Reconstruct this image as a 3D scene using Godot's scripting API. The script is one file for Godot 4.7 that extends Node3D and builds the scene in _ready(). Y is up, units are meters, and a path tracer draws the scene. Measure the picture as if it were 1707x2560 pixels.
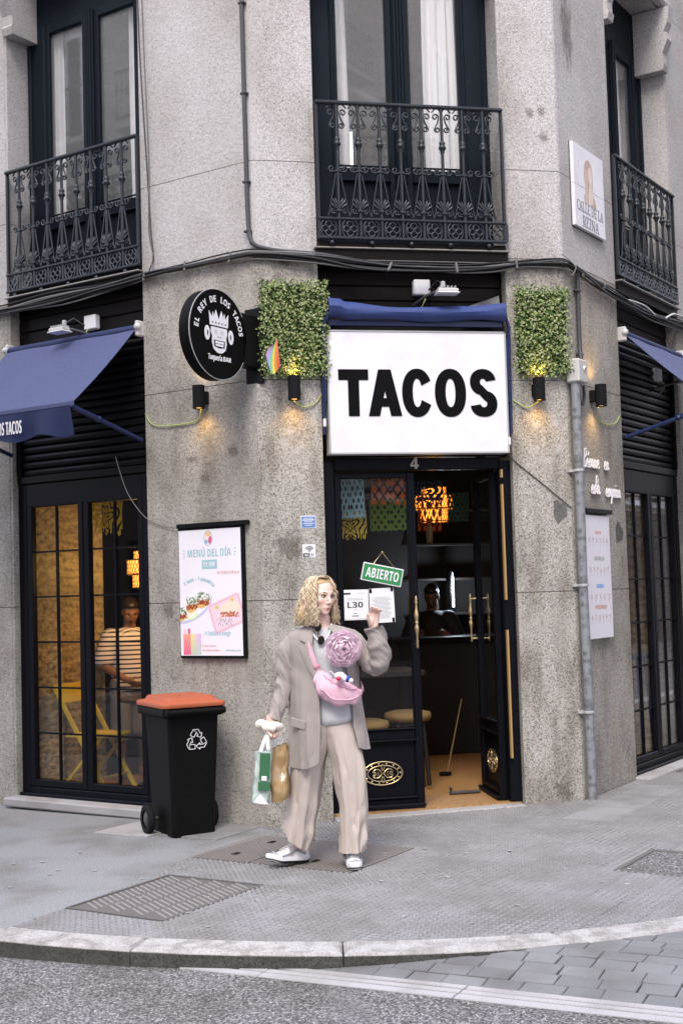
extends Node3D
# A street corner with a taco restaurant: chamfered stone building, sidewalk, signs, lamps and people.
# World: x along the chamfered corner wall, y up, z out of it. The left wall and the right wall leave the corner at 45 degrees.

const H2 := 0.70710678
const FL := Vector3(-1.165, 0, 0)
const FR := Vector3(1.165, 0, 0)
var XL := Transform3D(Basis(Vector3(H2, 0, H2), Vector3.UP, Vector3(-H2, 0, H2)), FL)     # left wall: local x runs towards the corner, z out
var XR := Transform3D(Basis(Vector3(H2, 0, -H2), Vector3.UP, Vector3(H2, 0, H2)), FR)     # right wall: local x runs away from the corner
var XC := Transform3D()
var M := {}
var names := {}
var bold: SystemFont
var heavy: FontVariation
var sans: SystemFont
var serif: SystemFont
var rng := RandomNumberGenerator.new()

class MB:
	var v := PackedVector3Array()
	var n := PackedVector3Array()
	var c := PackedColorArray()
	var uv := PackedVector2Array()
	var idx := PackedInt32Array()
	var t := Transform3D()
	var col := Color.WHITE
	var colored := false
	func vert(p: Vector3, nn: Vector3, w := Vector2.ZERO) -> int:
		v.append(t * p)
		n.append((t.basis * nn).normalized())
		uv.append(w)
		c.append(col)
		return v.size() - 1
	func face(a: int, b: int, d: int) -> void:
		var g := (v[b] - v[a]).cross(v[d] - v[a])
		if g.dot(n[a] + n[b] + n[d]) > 0.0:
			idx.append_array(PackedInt32Array([a, d, b]))
		else:
			idx.append_array(PackedInt32Array([a, b, d]))
	func tri(a: Vector3, b: Vector3, d: Vector3) -> void:
		var nn := (b - a).cross(d - a).normalized()
		face(vert(a, nn), vert(b, nn), vert(d, nn))
	func quad(a: Vector3, b: Vector3, d: Vector3, e: Vector3) -> void:   # counter-clockwise seen from outside
		var nn := (d - a).cross(e - b).normalized()
		var i := vert(a, nn, Vector2(0, 1)); var j := vert(b, nn, Vector2(1, 1)); var k := vert(d, nn, Vector2(1, 0)); var l := vert(e, nn, Vector2(0, 0))
		face(i, j, k); face(i, k, l)
	func box(o: Vector3, s: Vector3, b := Basis()) -> MB:
		var h := s * 0.5
		var p := []
		for k in 8:
			p.append(o + b * Vector3(h.x * (1 if k & 1 else -1), h.y * (1 if k & 2 else -1), h.z * (1 if k & 4 else -1)))
		quad(p[4], p[5], p[7], p[6]); quad(p[1], p[0], p[2], p[3]); quad(p[5], p[1], p[3], p[7])
		quad(p[0], p[4], p[6], p[2]); quad(p[6], p[7], p[3], p[2]); quad(p[0], p[1], p[5], p[4])
		return self
	func bev(o: Vector3, s: Vector3, r := 0.006, b := Basis()) -> MB:
		var h := s * 0.5
		r = minf(r, minf(h.x, minf(h.y, h.z)) * 0.9)
		var q := func(sx, sy, sz, ax):
			var m := Vector3(h.x - r, h.y - r, h.z - r)
			m[ax] += r
			return o + b * Vector3(m.x * sx, m.y * sy, m.z * sz)
		for ax in 3:
			for sg in [-1, 1]:
				var u := (ax + 1) % 3
				var w := (ax + 2) % 3
				var pp := []
				for e in [[-1, -1], [1, -1], [1, 1], [-1, 1]]:
					var sv := [0, 0, 0]
					sv[ax] = sg; sv[u] = e[0]; sv[w] = e[1]
					pp.append(q.call(sv[0], sv[1], sv[2], ax))
				if sg > 0: quad(pp[0], pp[1], pp[2], pp[3])
				else: quad(pp[3], pp[2], pp[1], pp[0])
		for ax in 3:
			var u := (ax + 1) % 3
			var w := (ax + 2) % 3
			for e in [[-1, -1], [1, -1], [1, 1], [-1, 1]]:
				var pp := []
				for k in [[-1, u], [1, u], [1, w], [-1, w]]:
					var sv := [0, 0, 0]
					sv[ax] = k[0]; sv[u] = e[0]; sv[w] = e[1]
					pp.append(q.call(sv[0], sv[1], sv[2], k[1]))
				var nn: Vector3 = b[u] * e[0] + b[w] * e[1]
				if (pp[2] - pp[0]).cross(pp[3] - pp[1]).dot(nn) < 0: pp.reverse()
				quad(pp[0], pp[1], pp[2], pp[3])
		for k in 8:
			var sv := [1 if k & 1 else -1, 1 if k & 2 else -1, 1 if k & 4 else -1]
			var a = q.call(sv[0], sv[1], sv[2], 0); var d = q.call(sv[0], sv[1], sv[2], 1); var e = q.call(sv[0], sv[1], sv[2], 2)
			if (d - a).cross(e - a).dot(b * Vector3(sv[0], sv[1], sv[2])) > 0: tri(a, d, e)
			else: tri(a, e, d)
		return self
	func grid(rows: Array, cu := false, cv := false, flip := false, cols := []) -> MB:   # rows of points; cu closes each row, cv closes the rows; smooth
		var nr := rows.size()
		var nc: int = rows[0].size()
		var base := v.size()
		for i in nr:
			for j in nc:
				var i0 := i - 1; var i1 := i + 1; var j0 := j - 1; var j1 := j + 1
				if cv: i0 = (i0 + nr) % nr; i1 = i1 % nr
				else: i0 = maxi(i0, 0); i1 = mini(i1, nr - 1)
				if cu: j0 = (j0 + nc) % nc; j1 = j1 % nc
				else: j0 = maxi(j0, 0); j1 = mini(j1, nc - 1)
				var g: Vector3 = (rows[i][j1] - rows[i][j0]).cross(rows[i1][j] - rows[i0][j])
				if g.length_squared() < 1e-16: g = (rows[i][j1] - rows[i][j0]).cross(Vector3(0.3, 1, 0.2)) if i > 0 else Vector3.UP
				if flip: g = -g
				if not cols.is_empty(): col = cols[i][j]
				vert(rows[i][j], g.normalized(), Vector2(float(j) / maxi(nc - 1, 1), float(i) / maxi(nr - 1, 1)))
		for i in (nr if cv else nr - 1):
			for j in (nc if cu else nc - 1):
				var a := base + i * nc + j
				var b := base + i * nc + (j + 1) % nc
				var d := base + ((i + 1) % nr) * nc + (j + 1) % nc
				var e := base + ((i + 1) % nr) * nc + j
				face(a, b, d); face(a, d, e)
		return self
	func fan(ring: Array, up: Vector3) -> void:
		var m := Vector3.ZERO
		for p in ring: m += p
		m /= ring.size()
		var k := vert(m, up)
		var f := []
		for p in ring: f.append(vert(p, up))
		for j in f.size(): face(k, f[j], f[(j + 1) % f.size()])
	func tube(path: Array, r, sides := 6, caps := true, sq := 1.0) -> MB:
		var rows := []
		var up := Vector3.UP
		var m := path.size()
		for i in m:
			var d: Vector3 = (path[mini(i + 1, m - 1)] - path[maxi(i - 1, 0)]).normalized()
			if i == 0:
				up = Vector3.UP if absf(d.y) < 0.9 else Vector3(0.2, 0, 1)
			var s := d.cross(up).normalized()
			up = s.cross(d).normalized()
			var rr: float = r[i] if r is Array or r is PackedFloat32Array else r
			var ring := []
			for j in sides:
				var a := TAU * (j + 0.5) / sides
				ring.append(path[i] + (s * cos(a) + up * sin(a) * sq) * rr)
			rows.append(ring)
		grid(rows, true, false, false)
		# outward normals: the ring runs from s to up, the path along d = up x s, so the cross product points out or in the same way everywhere
		if caps:
			fan(rows[0], (path[0] - path[1]).normalized()); fan(rows[m - 1], (path[m - 1] - path[m - 2]).normalized())
		return self
	func bar(a: Vector3, b: Vector3, w: float, d: float, up := Vector3.UP) -> MB:
		var y := (b - a).normalized()
		var x := up.cross(y).normalized() if absf(up.dot(y)) < 0.98 else Vector3(1, 0, 0).cross(y).normalized()
		return box((a + b) * 0.5, Vector3(w, (b - a).length(), d), Basis(x, y, x.cross(y)))
	func lathe(prof: Array, segs := 16, at := Vector3.ZERO, b := Basis()) -> MB:   # prof: Vector2(radius, y) from bottom to top
		var rows := []
		for p in prof:
			var ring := []
			for j in segs:
				var a := TAU * j / segs
				ring.append(at + b * Vector3(p.x * cos(a), p.y, -p.x * sin(a)))
			rows.append(ring)
		return grid(rows, true, false, false)
	func ball(o: Vector3, r, seg := 10, rings := 7, b := Basis()) -> MB:
		var s: Vector3 = r if r is Vector3 else Vector3.ONE * r
		var rows := []
		for i in rings + 1:
			var f := PI * i / rings - PI / 2
			var ring := []
			for j in seg:
				var a := TAU * j / seg
				ring.append(o + b * (Vector3(maxf(cos(f), 0.002) * cos(a), sin(f), -maxf(cos(f), 0.002) * sin(a)) * s))
			rows.append(ring)
		return grid(rows, true)
	func prism(poly: PackedVector2Array, y0, y1, r := 0.0, low = null) -> MB:   # poly in x,z; y0 and y1 numbers or functions of (x, z)
		if Geometry2D.is_polygon_clockwise(poly): poly.reverse()
		var m := poly.size()
		var tris := Geometry2D.triangulate_polygon(poly)
		var yy := func(q, p): return q.call(p.x, p.y) if q is Callable else q
		var inner := poly
		if r > 0.0:
			inner = PackedVector2Array()
			for j in m:
				var d0 := (poly[j] - poly[(j - 1 + m) % m]).normalized()
				var d1 := (poly[(j + 1) % m] - poly[j]).normalized()
				var n0 := Vector2(d0.y, -d0.x); var n1 := Vector2(d1.y, -d1.x)
				var bis := n0 + n1
				inner.append(poly[j] - bis * (r / maxf(bis.length_squared() * 0.5, 0.3)))
		var top := []; var bot := []; var rim := []
		for j in m:
			top.append(Vector3(inner[j].x, yy.call(y1, poly[j]), inner[j].y))
			rim.append(Vector3(poly[j].x, yy.call(y1, poly[j]) - r, poly[j].y))
			bot.append(Vector3(poly[j].x, yy.call(y0, poly[j]), poly[j].y))
		for k in range(0, tris.size(), 3):
			var a: Vector3 = top[tris[k]]; var b: Vector3 = top[tris[k + 1]]; var d: Vector3 = top[tris[k + 2]]
			if (b - a).cross(d - a).y > 0: tri(a, b, d)
			else: tri(a, d, b)
			a = bot[tris[k]]; b = bot[tris[k + 1]]; d = bot[tris[k + 2]]
			if (b - a).cross(d - a).y < 0: tri(a, b, d)
			else: tri(a, d, b)
		for j in m:
			var k := (j + 1) % m
			quad(bot[k], bot[j], rim[j], rim[k])
			if r > 0.0: quad(rim[k], rim[j], top[j], top[k])
		return self
	func plate(poly: PackedVector2Array, z0: float, z1: float) -> MB:   # poly in x,y, thickness along z
		var keep := t
		t = t * Transform3D(Basis(Vector3(1, 0, 0), Vector3(0, 0, 1), Vector3(0, -1, 0)), Vector3.ZERO)
		var p2 := PackedVector2Array()
		for p in poly: p2.append(Vector2(p.x, -p.y))
		prism(p2, z0, z1)
		t = keep
		return self
	func sub(m: Mesh, x: Transform3D) -> void:
		for s in m.get_surface_count():
			var a = m.surface_get_arrays(s)
			var base := v.size()
			var w := t * x
			for k in a[0].size():
				v.append(w * a[0][k]); n.append((w.basis * a[1][k]).normalized()); uv.append(a[4][k] if a[4] != null else Vector2.ZERO); c.append(col)
			for k in a[12]: idx.append(base + k)
	func mesh(mat: Material) -> ArrayMesh:
		var a := []
		a.resize(Mesh.ARRAY_MAX)
		a[Mesh.ARRAY_VERTEX] = v; a[Mesh.ARRAY_NORMAL] = n; a[Mesh.ARRAY_TEX_UV] = uv; a[Mesh.ARRAY_INDEX] = idx
		if colored: a[Mesh.ARRAY_COLOR] = c
		var m := ArrayMesh.new()
		m.add_surface_from_arrays(Mesh.PRIMITIVE_TRIANGLES, a)
		m.surface_set_material(0, mat)
		return m

func numbered(called: String) -> String:
	var k: int = names.get(called, 0)
	names[called] = k + 1
	return called if k == 0 else "%s_%03d" % [called, k]

func tag(o: Node3D, label: String, category: String, group := "") -> Node3D:
	o.set_meta("label", label); o.set_meta("category", category)
	if group: o.set_meta("group", group)
	return o

func thing(called: String, label: String, category: String, x := Transform3D(), group := "") -> Node3D:
	var o := Node3D.new()
	o.name = numbered(called)
	add_child(o, true)
	o.transform = x
	return tag(o, label, category, group)

func put(called: String, mb, m: Material, parent: Node = null, x := Transform3D()) -> MeshInstance3D:
	var o := MeshInstance3D.new()
	o.mesh = mb if mb is Mesh else mb.mesh(m)
	if mb is Mesh and m: o.material_override = m
	if parent == null:
		parent = self
		o.name = numbered(called)
	else:
		var k := 0
		var nm := called
		while parent.has_node(NodePath(nm)):
			k += 1
			nm = "%s_%03d" % [called, k]
		o.name = nm
	parent.add_child(o, true)
	o.transform = x
	return o

func struct(called: String, mb, m: Material, parent: Node = null, x := Transform3D()) -> MeshInstance3D:
	var o := put(called, mb, m, parent, x)
	if parent == null: o.set_meta("kind", "structure")
	return o

func again(o: Node3D, x: Transform3D, label := "", group := "") -> Node3D:
	var r: Node3D = o.duplicate()
	r.name = numbered(String(o.name).rstrip("0123456789_"))
	add_child(r, true)
	r.transform = x
	if label: r.set_meta("label", label)
	if group: r.set_meta("group", group)
	return r

func at(x: float, y: float, z: float) -> Transform3D:
	return Transform3D(Basis(), Vector3(x, y, z))

func turned(p: Vector3, yaw: float) -> Transform3D:
	return Transform3D(Basis(Vector3.UP, yaw), p)

func word(s: String, h: float, font: Font, depth := 0.002, width := 0.0) -> ArrayMesh:   # lettering: cap height h, centred, back at z = 0; width > 0 fits it
	var tm := TextMesh.new()
	tm.text = s; tm.font = font; tm.font_size = 48; tm.pixel_size = 0.01; tm.depth = 0.01; tm.curve_step = 2.0
	var a := tm.surface_get_arrays(0)
	var vv: PackedVector3Array = a[0]
	var lo := Vector3(1e9, 1e9, 1e9); var hi := -lo
	for p in vv:
		lo = lo.min(p); hi = hi.max(p)
	var ref := TextMesh.new()
	ref.text = "H"; ref.font = font; ref.font_size = 48; ref.pixel_size = 0.01; ref.depth = 0.01
	var cap := ref.get_aabb()
	var ky := h / cap.size.y
	var kx := ky
	if width > 0.0: kx = width / (hi.x - lo.x)
	for k in vv.size():
		var p := vv[k]
		vv[k] = Vector3((p.x - (lo.x + hi.x) * 0.5) * kx, (p.y - cap.position.y - cap.size.y * 0.5) * ky, (p.z - lo.z) / (hi.z - lo.z) * depth)
	a[0] = vv
	var m := ArrayMesh.new()
	m.add_surface_from_arrays(Mesh.PRIMITIVE_TRIANGLES, a)
	return m

func lin(r: float, g: float, b: float) -> Color:   # a real-world base colour
	return Color(r, g, b).linear_to_srgb()

func mat(called: String, c: Color, rough := 0.8, metal := 0.0) -> StandardMaterial3D:
	var m := StandardMaterial3D.new()
	m.resource_name = called
	m.albedo_color = c; m.roughness = rough; m.metallic = metal
	M[called] = m
	return m

func noise(size: int, freq: float, stops: Array, type := FastNoiseLite.TYPE_SIMPLEX, oct := 3, sd := 1, normal := false) -> NoiseTexture2D:
	var f := FastNoiseLite.new()
	f.noise_type = type; f.frequency = freq; f.seed = sd; f.fractal_octaves = oct
	if oct == 1: f.fractal_type = FastNoiseLite.FRACTAL_NONE
	f.cellular_return_type = FastNoiseLite.RETURN_CELL_VALUE
	var t := NoiseTexture2D.new()
	t.width = size; t.height = size; t.seamless = true; t.noise = f
	t.as_normal_map = normal
	if stops.size():
		var g := Gradient.new()
		var offs := PackedFloat32Array(); var cols := PackedColorArray()
		for s in stops:
			offs.append(s[0]); cols.append(s[1])
		g.offsets = offs; g.colors = cols
		t.color_ramp = g
	return t

func world_tex(m: StandardMaterial3D, t: Texture2D, metres: float) -> void:
	m.albedo_texture = t
	m.uv1_triplanar = true; m.uv1_world_triplanar = true
	m.uv1_scale = Vector3.ONE / metres
	m.uv1_triplanar_sharpness = 4.0

func local_tex(m: StandardMaterial3D, t: Texture2D, metres: float) -> void:
	m.albedo_texture = t
	m.uv1_triplanar = true
	m.uv1_scale = Vector3.ONE / metres
	m.uv1_triplanar_sharpness = 4.0

func stains(m: StandardMaterial3D, t: Texture2D, sc: Vector3) -> void:
	m.detail_enabled = true
	m.detail_albedo = t
	m.detail_blend_mode = BaseMaterial3D.BLEND_MODE_MUL
	m.detail_uv_layer = BaseMaterial3D.DETAIL_UV_2
	m.uv2_triplanar = true; m.uv2_world_triplanar = true
	m.uv2_scale = sc
	m.uv2_triplanar_sharpness = 4.0

func grey(v: float, tint := Color(1, 1, 1)) -> Color:
	return Color(v * tint.r, v * tint.g, v * tint.b).linear_to_srgb()

func materials() -> void:
	var cell := FastNoiseLite.TYPE_CELLULAR
	# granite: fine dark and light flecks over a pinkish grey
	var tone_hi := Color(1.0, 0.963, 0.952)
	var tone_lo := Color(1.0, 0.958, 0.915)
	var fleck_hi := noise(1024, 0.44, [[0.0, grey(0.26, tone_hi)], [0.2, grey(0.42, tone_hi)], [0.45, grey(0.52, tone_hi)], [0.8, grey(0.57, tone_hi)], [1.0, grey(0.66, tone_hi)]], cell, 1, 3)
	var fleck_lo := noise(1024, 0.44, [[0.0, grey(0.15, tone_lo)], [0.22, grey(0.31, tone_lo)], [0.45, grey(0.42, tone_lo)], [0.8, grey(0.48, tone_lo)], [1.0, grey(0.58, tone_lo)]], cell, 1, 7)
	var soot := noise(512, 0.008, [[0.0, Color(0.84, 0.825, 0.8)], [0.4, Color(0.94, 0.935, 0.925)], [0.65, Color(1, 1, 1)], [1.0, Color(1, 1, 1)]], FastNoiseLite.TYPE_SIMPLEX, 5, 11)
	var rain := noise(512, 0.012, [[0.0, Color(0.76, 0.75, 0.73)], [0.35, Color(0.89, 0.885, 0.87)], [0.6, Color(0.98, 0.98, 0.97)], [1.0, Color(1, 1, 1)]], FastNoiseLite.TYPE_SIMPLEX, 5, 23)
	var bump := noise(512, 0.12, [], FastNoiseLite.TYPE_SIMPLEX, 4, 5)
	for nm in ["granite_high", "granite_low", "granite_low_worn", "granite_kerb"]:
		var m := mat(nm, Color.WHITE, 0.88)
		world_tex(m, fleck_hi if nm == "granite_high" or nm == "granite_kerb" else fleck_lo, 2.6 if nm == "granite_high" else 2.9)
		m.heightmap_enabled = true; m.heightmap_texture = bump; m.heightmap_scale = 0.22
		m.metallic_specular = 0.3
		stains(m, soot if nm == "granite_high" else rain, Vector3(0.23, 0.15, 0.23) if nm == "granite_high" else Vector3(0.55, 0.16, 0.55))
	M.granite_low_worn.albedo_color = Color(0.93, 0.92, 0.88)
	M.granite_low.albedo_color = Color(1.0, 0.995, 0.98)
	mat("mortar", lin(0.15, 0.142, 0.13), 0.95)
	# ground
	var asph := mat("asphalt", Color.WHITE, 0.9)
	world_tex(asph, noise(1024, 0.42, [[0.0, grey(0.025)], [0.22, grey(0.075, Color(1, 0.97, 0.96))], [0.5, grey(0.14, Color(1, 0.97, 0.96))], [0.82, grey(0.215, Color(1, 0.97, 0.96))], [1.0, grey(0.45, Color(1, 0.96, 0.95))]], cell, 1, 31), 3.1)
	asph.heightmap_enabled = true; asph.heightmap_texture = noise(1024, 0.3, [], cell, 1, 31); asph.heightmap_scale = 0.35
	stains(asph, soot, Vector3(0.31, 0.31, 0.31))
	var fine := noise(1024, 0.2, [[0.0, grey(0.66)], [0.5, grey(0.9)], [1.0, grey(1.0)]], FastNoiseLite.TYPE_SIMPLEX, 3, 41)
	var k := 0
	for g in [0.272, 0.288, 0.255, 0.302]:
		var m := mat("paver%d" % k, grey(g, Color(1, 0.985, 1.0)), 0.85)
		world_tex(m, fine, 2.3)
		stains(m, soot, Vector3(0.37, 0.37, 0.37))
		k += 1
	var patch := mat("patch", grey(0.285, Color(0.97, 0.99, 1.0)), 0.9)
	world_tex(patch, noise(1024, 0.14, [[0.0, grey(0.5)], [0.45, grey(0.85)], [0.6, grey(1.0)], [1.0, grey(1.0)]], FastNoiseLite.TYPE_SIMPLEX, 3, 43), 2.6)
	stains(patch, soot, Vector3(0.29, 0.29, 0.29))
	k = 0
	for g in [0.215, 0.235, 0.195]:
		var m := mat("sett%d" % k, grey(g, Color(0.97, 0.985, 1.0)), 0.85)
		world_tex(m, fine, 1.7)
		stains(m, soot, Vector3(0.41, 0.41, 0.41))
		k += 1
	mat("kerb_top", grey(0.38, Color(1, 0.98, 0.985)), 0.85)
	var pale := mat("pale_stone", grey(0.44, Color(1, 0.975, 0.985)), 0.85)
	world_tex(pale, noise(1024, 0.2, [[0.0, grey(0.55)], [0.4, grey(0.88)], [1.0, grey(1.0)]], FastNoiseLite.TYPE_SIMPLEX, 3, 47), 2.0)
	stains(pale, soot, Vector3(0.4, 0.4, 0.4))
	world_tex(M.kerb_top, fleck_hi, 2.2)
	M.kerb_top.albedo_color = grey(0.82)
	stains(M.kerb_top, rain, Vector3(0.9, 0.9, 0.9))
	var iron_cover := mat("cover_iron", grey(0.15, Color(1, 0.93, 0.88)), 0.7, 0.1)
	world_tex(iron_cover, fine, 1.1)
	mat("cover_grit", grey(0.3, Color(1, 0.95, 0.91)), 0.95)
	mat("cover_rib", grey(0.24, Color(1, 0.91, 0.84)), 0.9)
	# painted wood and metal
	var paint := noise(512, 0.03, [[0.0, grey(0.7)], [0.5, grey(0.95)], [1.0, grey(1.0)]], FastNoiseLite.TYPE_SIMPLEX, 5, 51)
	local_tex(mat("frame", lin(0.0055, 0.0062, 0.0095), 0.42), paint, 0.8)
	local_tex(mat("frame_old", lin(0.010, 0.015, 0.022), 0.5), noise(1024, 0.045, [[0.0, grey(0.55)], [0.4, grey(0.95)], [0.8, grey(1.0)], [0.83, Color(3, 3, 3)], [1.0, grey(1.0)]], FastNoiseLite.TYPE_SIMPLEX, 5, 53), 1.3)
	local_tex(mat("iron", lin(0.03, 0.036, 0.043), 0.38, 0.25), paint, 0.5)
	local_tex(mat("slat", lin(0.006, 0.006, 0.0072), 0.4), paint, 0.9)
	local_tex(mat("fascia", lin(0.010, 0.0078, 0.0072), 0.5), paint, 1.1)
	mat("steel_edge", lin(0.32, 0.3, 0.27), 0.45, 0.5)
	mat("black", lin(0.008, 0.008, 0.009), 0.4)
	mat("ink_black", lin(0.0028, 0.0028, 0.003), 0.6)
	mat("black_matt", lin(0.012, 0.012, 0.013), 0.75)
	mat("white", lin(0.78, 0.77, 0.79), 0.5)
	mat("white_print", lin(0.8, 0.79, 0.81), 0.6)
	local_tex(mat("board_white", lin(0.82, 0.80, 0.84), 0.35), noise(512, 0.01, [[0.0, grey(0.88)], [0.5, grey(0.98)], [1.0, grey(1.0)]], FastNoiseLite.TYPE_SIMPLEX, 5, 91), 1.6)
	mat("grey_plastic", lin(0.42, 0.42, 0.43), 0.5)
	mat("pale_plastic", lin(0.55, 0.54, 0.52), 0.5)
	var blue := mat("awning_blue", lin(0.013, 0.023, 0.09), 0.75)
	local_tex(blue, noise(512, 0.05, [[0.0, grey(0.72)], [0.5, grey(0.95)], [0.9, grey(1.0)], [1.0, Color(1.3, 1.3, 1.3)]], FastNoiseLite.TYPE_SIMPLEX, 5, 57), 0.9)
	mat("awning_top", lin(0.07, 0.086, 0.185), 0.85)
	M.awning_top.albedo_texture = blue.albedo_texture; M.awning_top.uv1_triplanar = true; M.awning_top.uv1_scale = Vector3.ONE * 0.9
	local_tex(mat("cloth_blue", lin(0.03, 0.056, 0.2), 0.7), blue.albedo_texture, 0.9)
	mat("arm_blue", lin(0.012, 0.022, 0.085), 0.35)
	mat("cable_black", lin(0.014, 0.014, 0.014), 0.6)
	mat("cable_grey", lin(0.17, 0.165, 0.155), 0.6)
	mat("cable_dark", lin(0.055, 0.055, 0.06), 0.5)
	mat("earth_wire", lin(0.42, 0.5, 0.16), 0.5)
	var pvc := mat("pvc", lin(0.25, 0.26, 0.28), 0.55)
	local_tex(pvc, noise(512, 0.02, [[0.0, grey(0.35)], [0.4, grey(0.8)], [0.6, grey(1.0)], [1.0, grey(1.0)]], FastNoiseLite.TYPE_SIMPLEX, 5, 59), 0.9)
	mat("brass", lin(0.72, 0.57, 0.32), 0.3, 0.9)
	mat("brass_dark", lin(0.4, 0.28, 0.14), 0.4, 0.8)
	mat("rubber", lin(0.015, 0.015, 0.015), 0.8)
	var binm := mat("bin_black", lin(0.006, 0.006, 0.006), 0.6)
	local_tex(binm, noise(512, 0.03, [[0.0, grey(0.6)], [0.6, grey(1.0)], [1.0, Color(1.2, 1.2, 1.2)]], FastNoiseLite.TYPE_SIMPLEX, 5, 61), 0.7)
	mat("bin_orange", lin(0.42, 0.1, 0.04), 0.6)
	var pl := mat("plaster", Color.WHITE, 0.9)
	world_tex(pl, noise(512, 0.03, [[0.0, lin(0.085, 0.066, 0.028)], [0.45, lin(0.31, 0.245, 0.12)], [1.0, lin(0.52, 0.42, 0.22)]], FastNoiseLite.TYPE_SIMPLEX, 5, 67), 1.2)
	pl.heightmap_enabled = true; pl.heightmap_texture = noise(512, 0.03, [], FastNoiseLite.TYPE_SIMPLEX, 5, 67); pl.heightmap_scale = 2.0
	local_tex(mat("wood_floor", lin(0.5, 0.28, 0.11), 0.6), noise(512, 0.04, [[0.0, grey(0.5)], [1.0, grey(1.0)]], FastNoiseLite.TYPE_SIMPLEX, 4, 71), 0.8)
	mat("wood_dark", lin(0.015, 0.009, 0.006), 0.6)
	mat("wood_pale", lin(0.42, 0.27, 0.1), 0.7)
	mat("dark_room", lin(0.016, 0.013, 0.011), 0.9)
	mat("yellow", lin(0.55, 0.4, 0.03), 0.5)
	mat("straw", lin(0.25, 0.165, 0.06), 0.9)
	var curtain := mat("curtain", lin(0.82, 0.81, 0.82), 0.9)
	curtain.backlight_enabled = true; curtain.backlight = Color(0.3, 0.3, 0.3)
	var glass := mat("glass", Color(0.1, 0.1, 0.1, 0.004), 0.02)
	glass.transparency = BaseMaterial3D.TRANSPARENCY_ALPHA
	var g2 := mat("glass_old", Color(0.1, 0.1, 0.1, 0.004), 0.02)
	g2.transparency = BaseMaterial3D.TRANSPARENCY_ALPHA
	g2.albedo_color = Color(0.85, 0.86, 0.86, 0.0); g2.metallic = 0.1
	for p in [["lamp_glow", Color(1.0, 0.58, 0.2), 1.1], ["tube_glow", Color(0.85, 0.92, 1.0), 1.2], ["bulb_glow", Color(1.0, 0.75, 0.4), 2.5]]:
		var m := mat(p[0], Color(0.9, 0.8, 0.6), 0.6)
		m.emission_enabled = true; m.emission = p[1]; m.emission_energy_multiplier = p[2]
	for p in [["leaf", 0.15], ["skin", 0.0], ["tint", 0.0], ["hair", 0.0], ["tulle", 0.9]]:
		var m := mat(p[0], Color.WHITE, 0.7)
		m.vertex_color_use_as_albedo = true
		if p[1] > 0: m.backlight_enabled = true; m.backlight = Color(p[1], p[1], p[1]) * (0.8 if p[0] == "leaf" else 1.0)
	M.skin.subsurf_scatter_enabled = true; M.skin.subsurf_scatter_strength = 0.12; M.skin.roughness = 0.5
	M.hair.roughness = 0.45
	for nm in ["ink_black", "frame", "frame_old", "slat", "fascia", "black", "black_matt", "bin_black", "rubber"]: M[nm].metallic_specular = 0.22
	M.iron.metallic_specular = 0.5
func _ready() -> void:
	# camera
	var cam := Camera3D.new()
	cam.name = "camera"
	cam.basis = Basis(Vector3.UP, deg_to_rad(-11.68)) * Basis(Vector3.RIGHT, deg_to_rad(3.5)) * Basis(Vector3.BACK, deg_to_rad(-1.734))
	cam.position = Vector3(-2.456, 1.6, 9.036)
	cam.fov = 43.24
	cam.near = 0.1; cam.far = 200.0
	add_child(cam)
	# overcast sky, a weak sun behind cloud
	var env := Environment.new()
	var sky_mat := ProceduralSkyMaterial.new()
	sky_mat.sky_top_color = Color(0.82, 0.835, 0.925); sky_mat.sky_horizon_color = Color(0.87, 0.87, 0.92); sky_mat.sky_curve = 0.25
	sky_mat.ground_bottom_color = Color(0.45, 0.44, 0.43); sky_mat.ground_horizon_color = Color(0.7, 0.7, 0.7)
	sky_mat.sky_energy_multiplier = 1.15
	sky_mat.sun_angle_max = 0.0
	var sky := Sky.new()
	sky.sky_material = sky_mat
	env.background_mode = Environment.BG_SKY
	env.sky = sky
	env.ambient_light_source = Environment.AMBIENT_SOURCE_SKY
	env.tonemap_mode = Environment.TONE_MAPPER_LINEAR
	env.tonemap_exposure = 2.65
	env.sdfgi_enabled = true; env.ssao_enabled = true; env.ssil_enabled = true
	var we := WorldEnvironment.new()
	we.environment = env
	add_child(we)
	var sun := DirectionalLight3D.new()
	sun.name = "sun"
	sun.light_energy = 0.45; sun.light_angular_distance = 25.0; sun.light_color = Color(1.0, 0.975, 0.95); sun.shadow_enabled = true
	add_child(sun)
	sun.look_at_from_position(Vector3(-2.5, 8, 6), Vector3.ZERO)
	bold = SystemFont.new(); bold.font_names = PackedStringArray(["Droid Sans"]); bold.font_weight = 700
	heavy = FontVariation.new(); heavy.base_font = bold; heavy.variation_embolden = 1.1
	sans = SystemFont.new(); sans.font_names = PackedStringArray(["Droid Sans"])
	serif = SystemFont.new(); serif.font_names = PackedStringArray(["Droid Serif"])
	rng.seed = 20240611
	materials()
	ground()
	building()
	interior()
	street_opposite()
	fittings()
	people()

# ---------- ground ----------
func gy(x: float, z: float) -> float:
	return clampf(0.0175 * x + (0.015 * z if z < 0.0 else 0.0), -0.13, 0.06)

func ry(x: float) -> float:   # the road climbs a little towards the crossing
	return -0.117 + 0.03 * clampf(x + 2.2, -1.0, 3.2)

func ab(a: float, b: float) -> Vector2:   # street axes: a away from the left wall, b away from the right wall
	return Vector2((b - a) * H2, (a + b) * H2)

func to_ab(p: Vector2) -> Vector2:
	return Vector2((p.y - p.x) * H2, (p.x + p.y) * H2)

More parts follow.
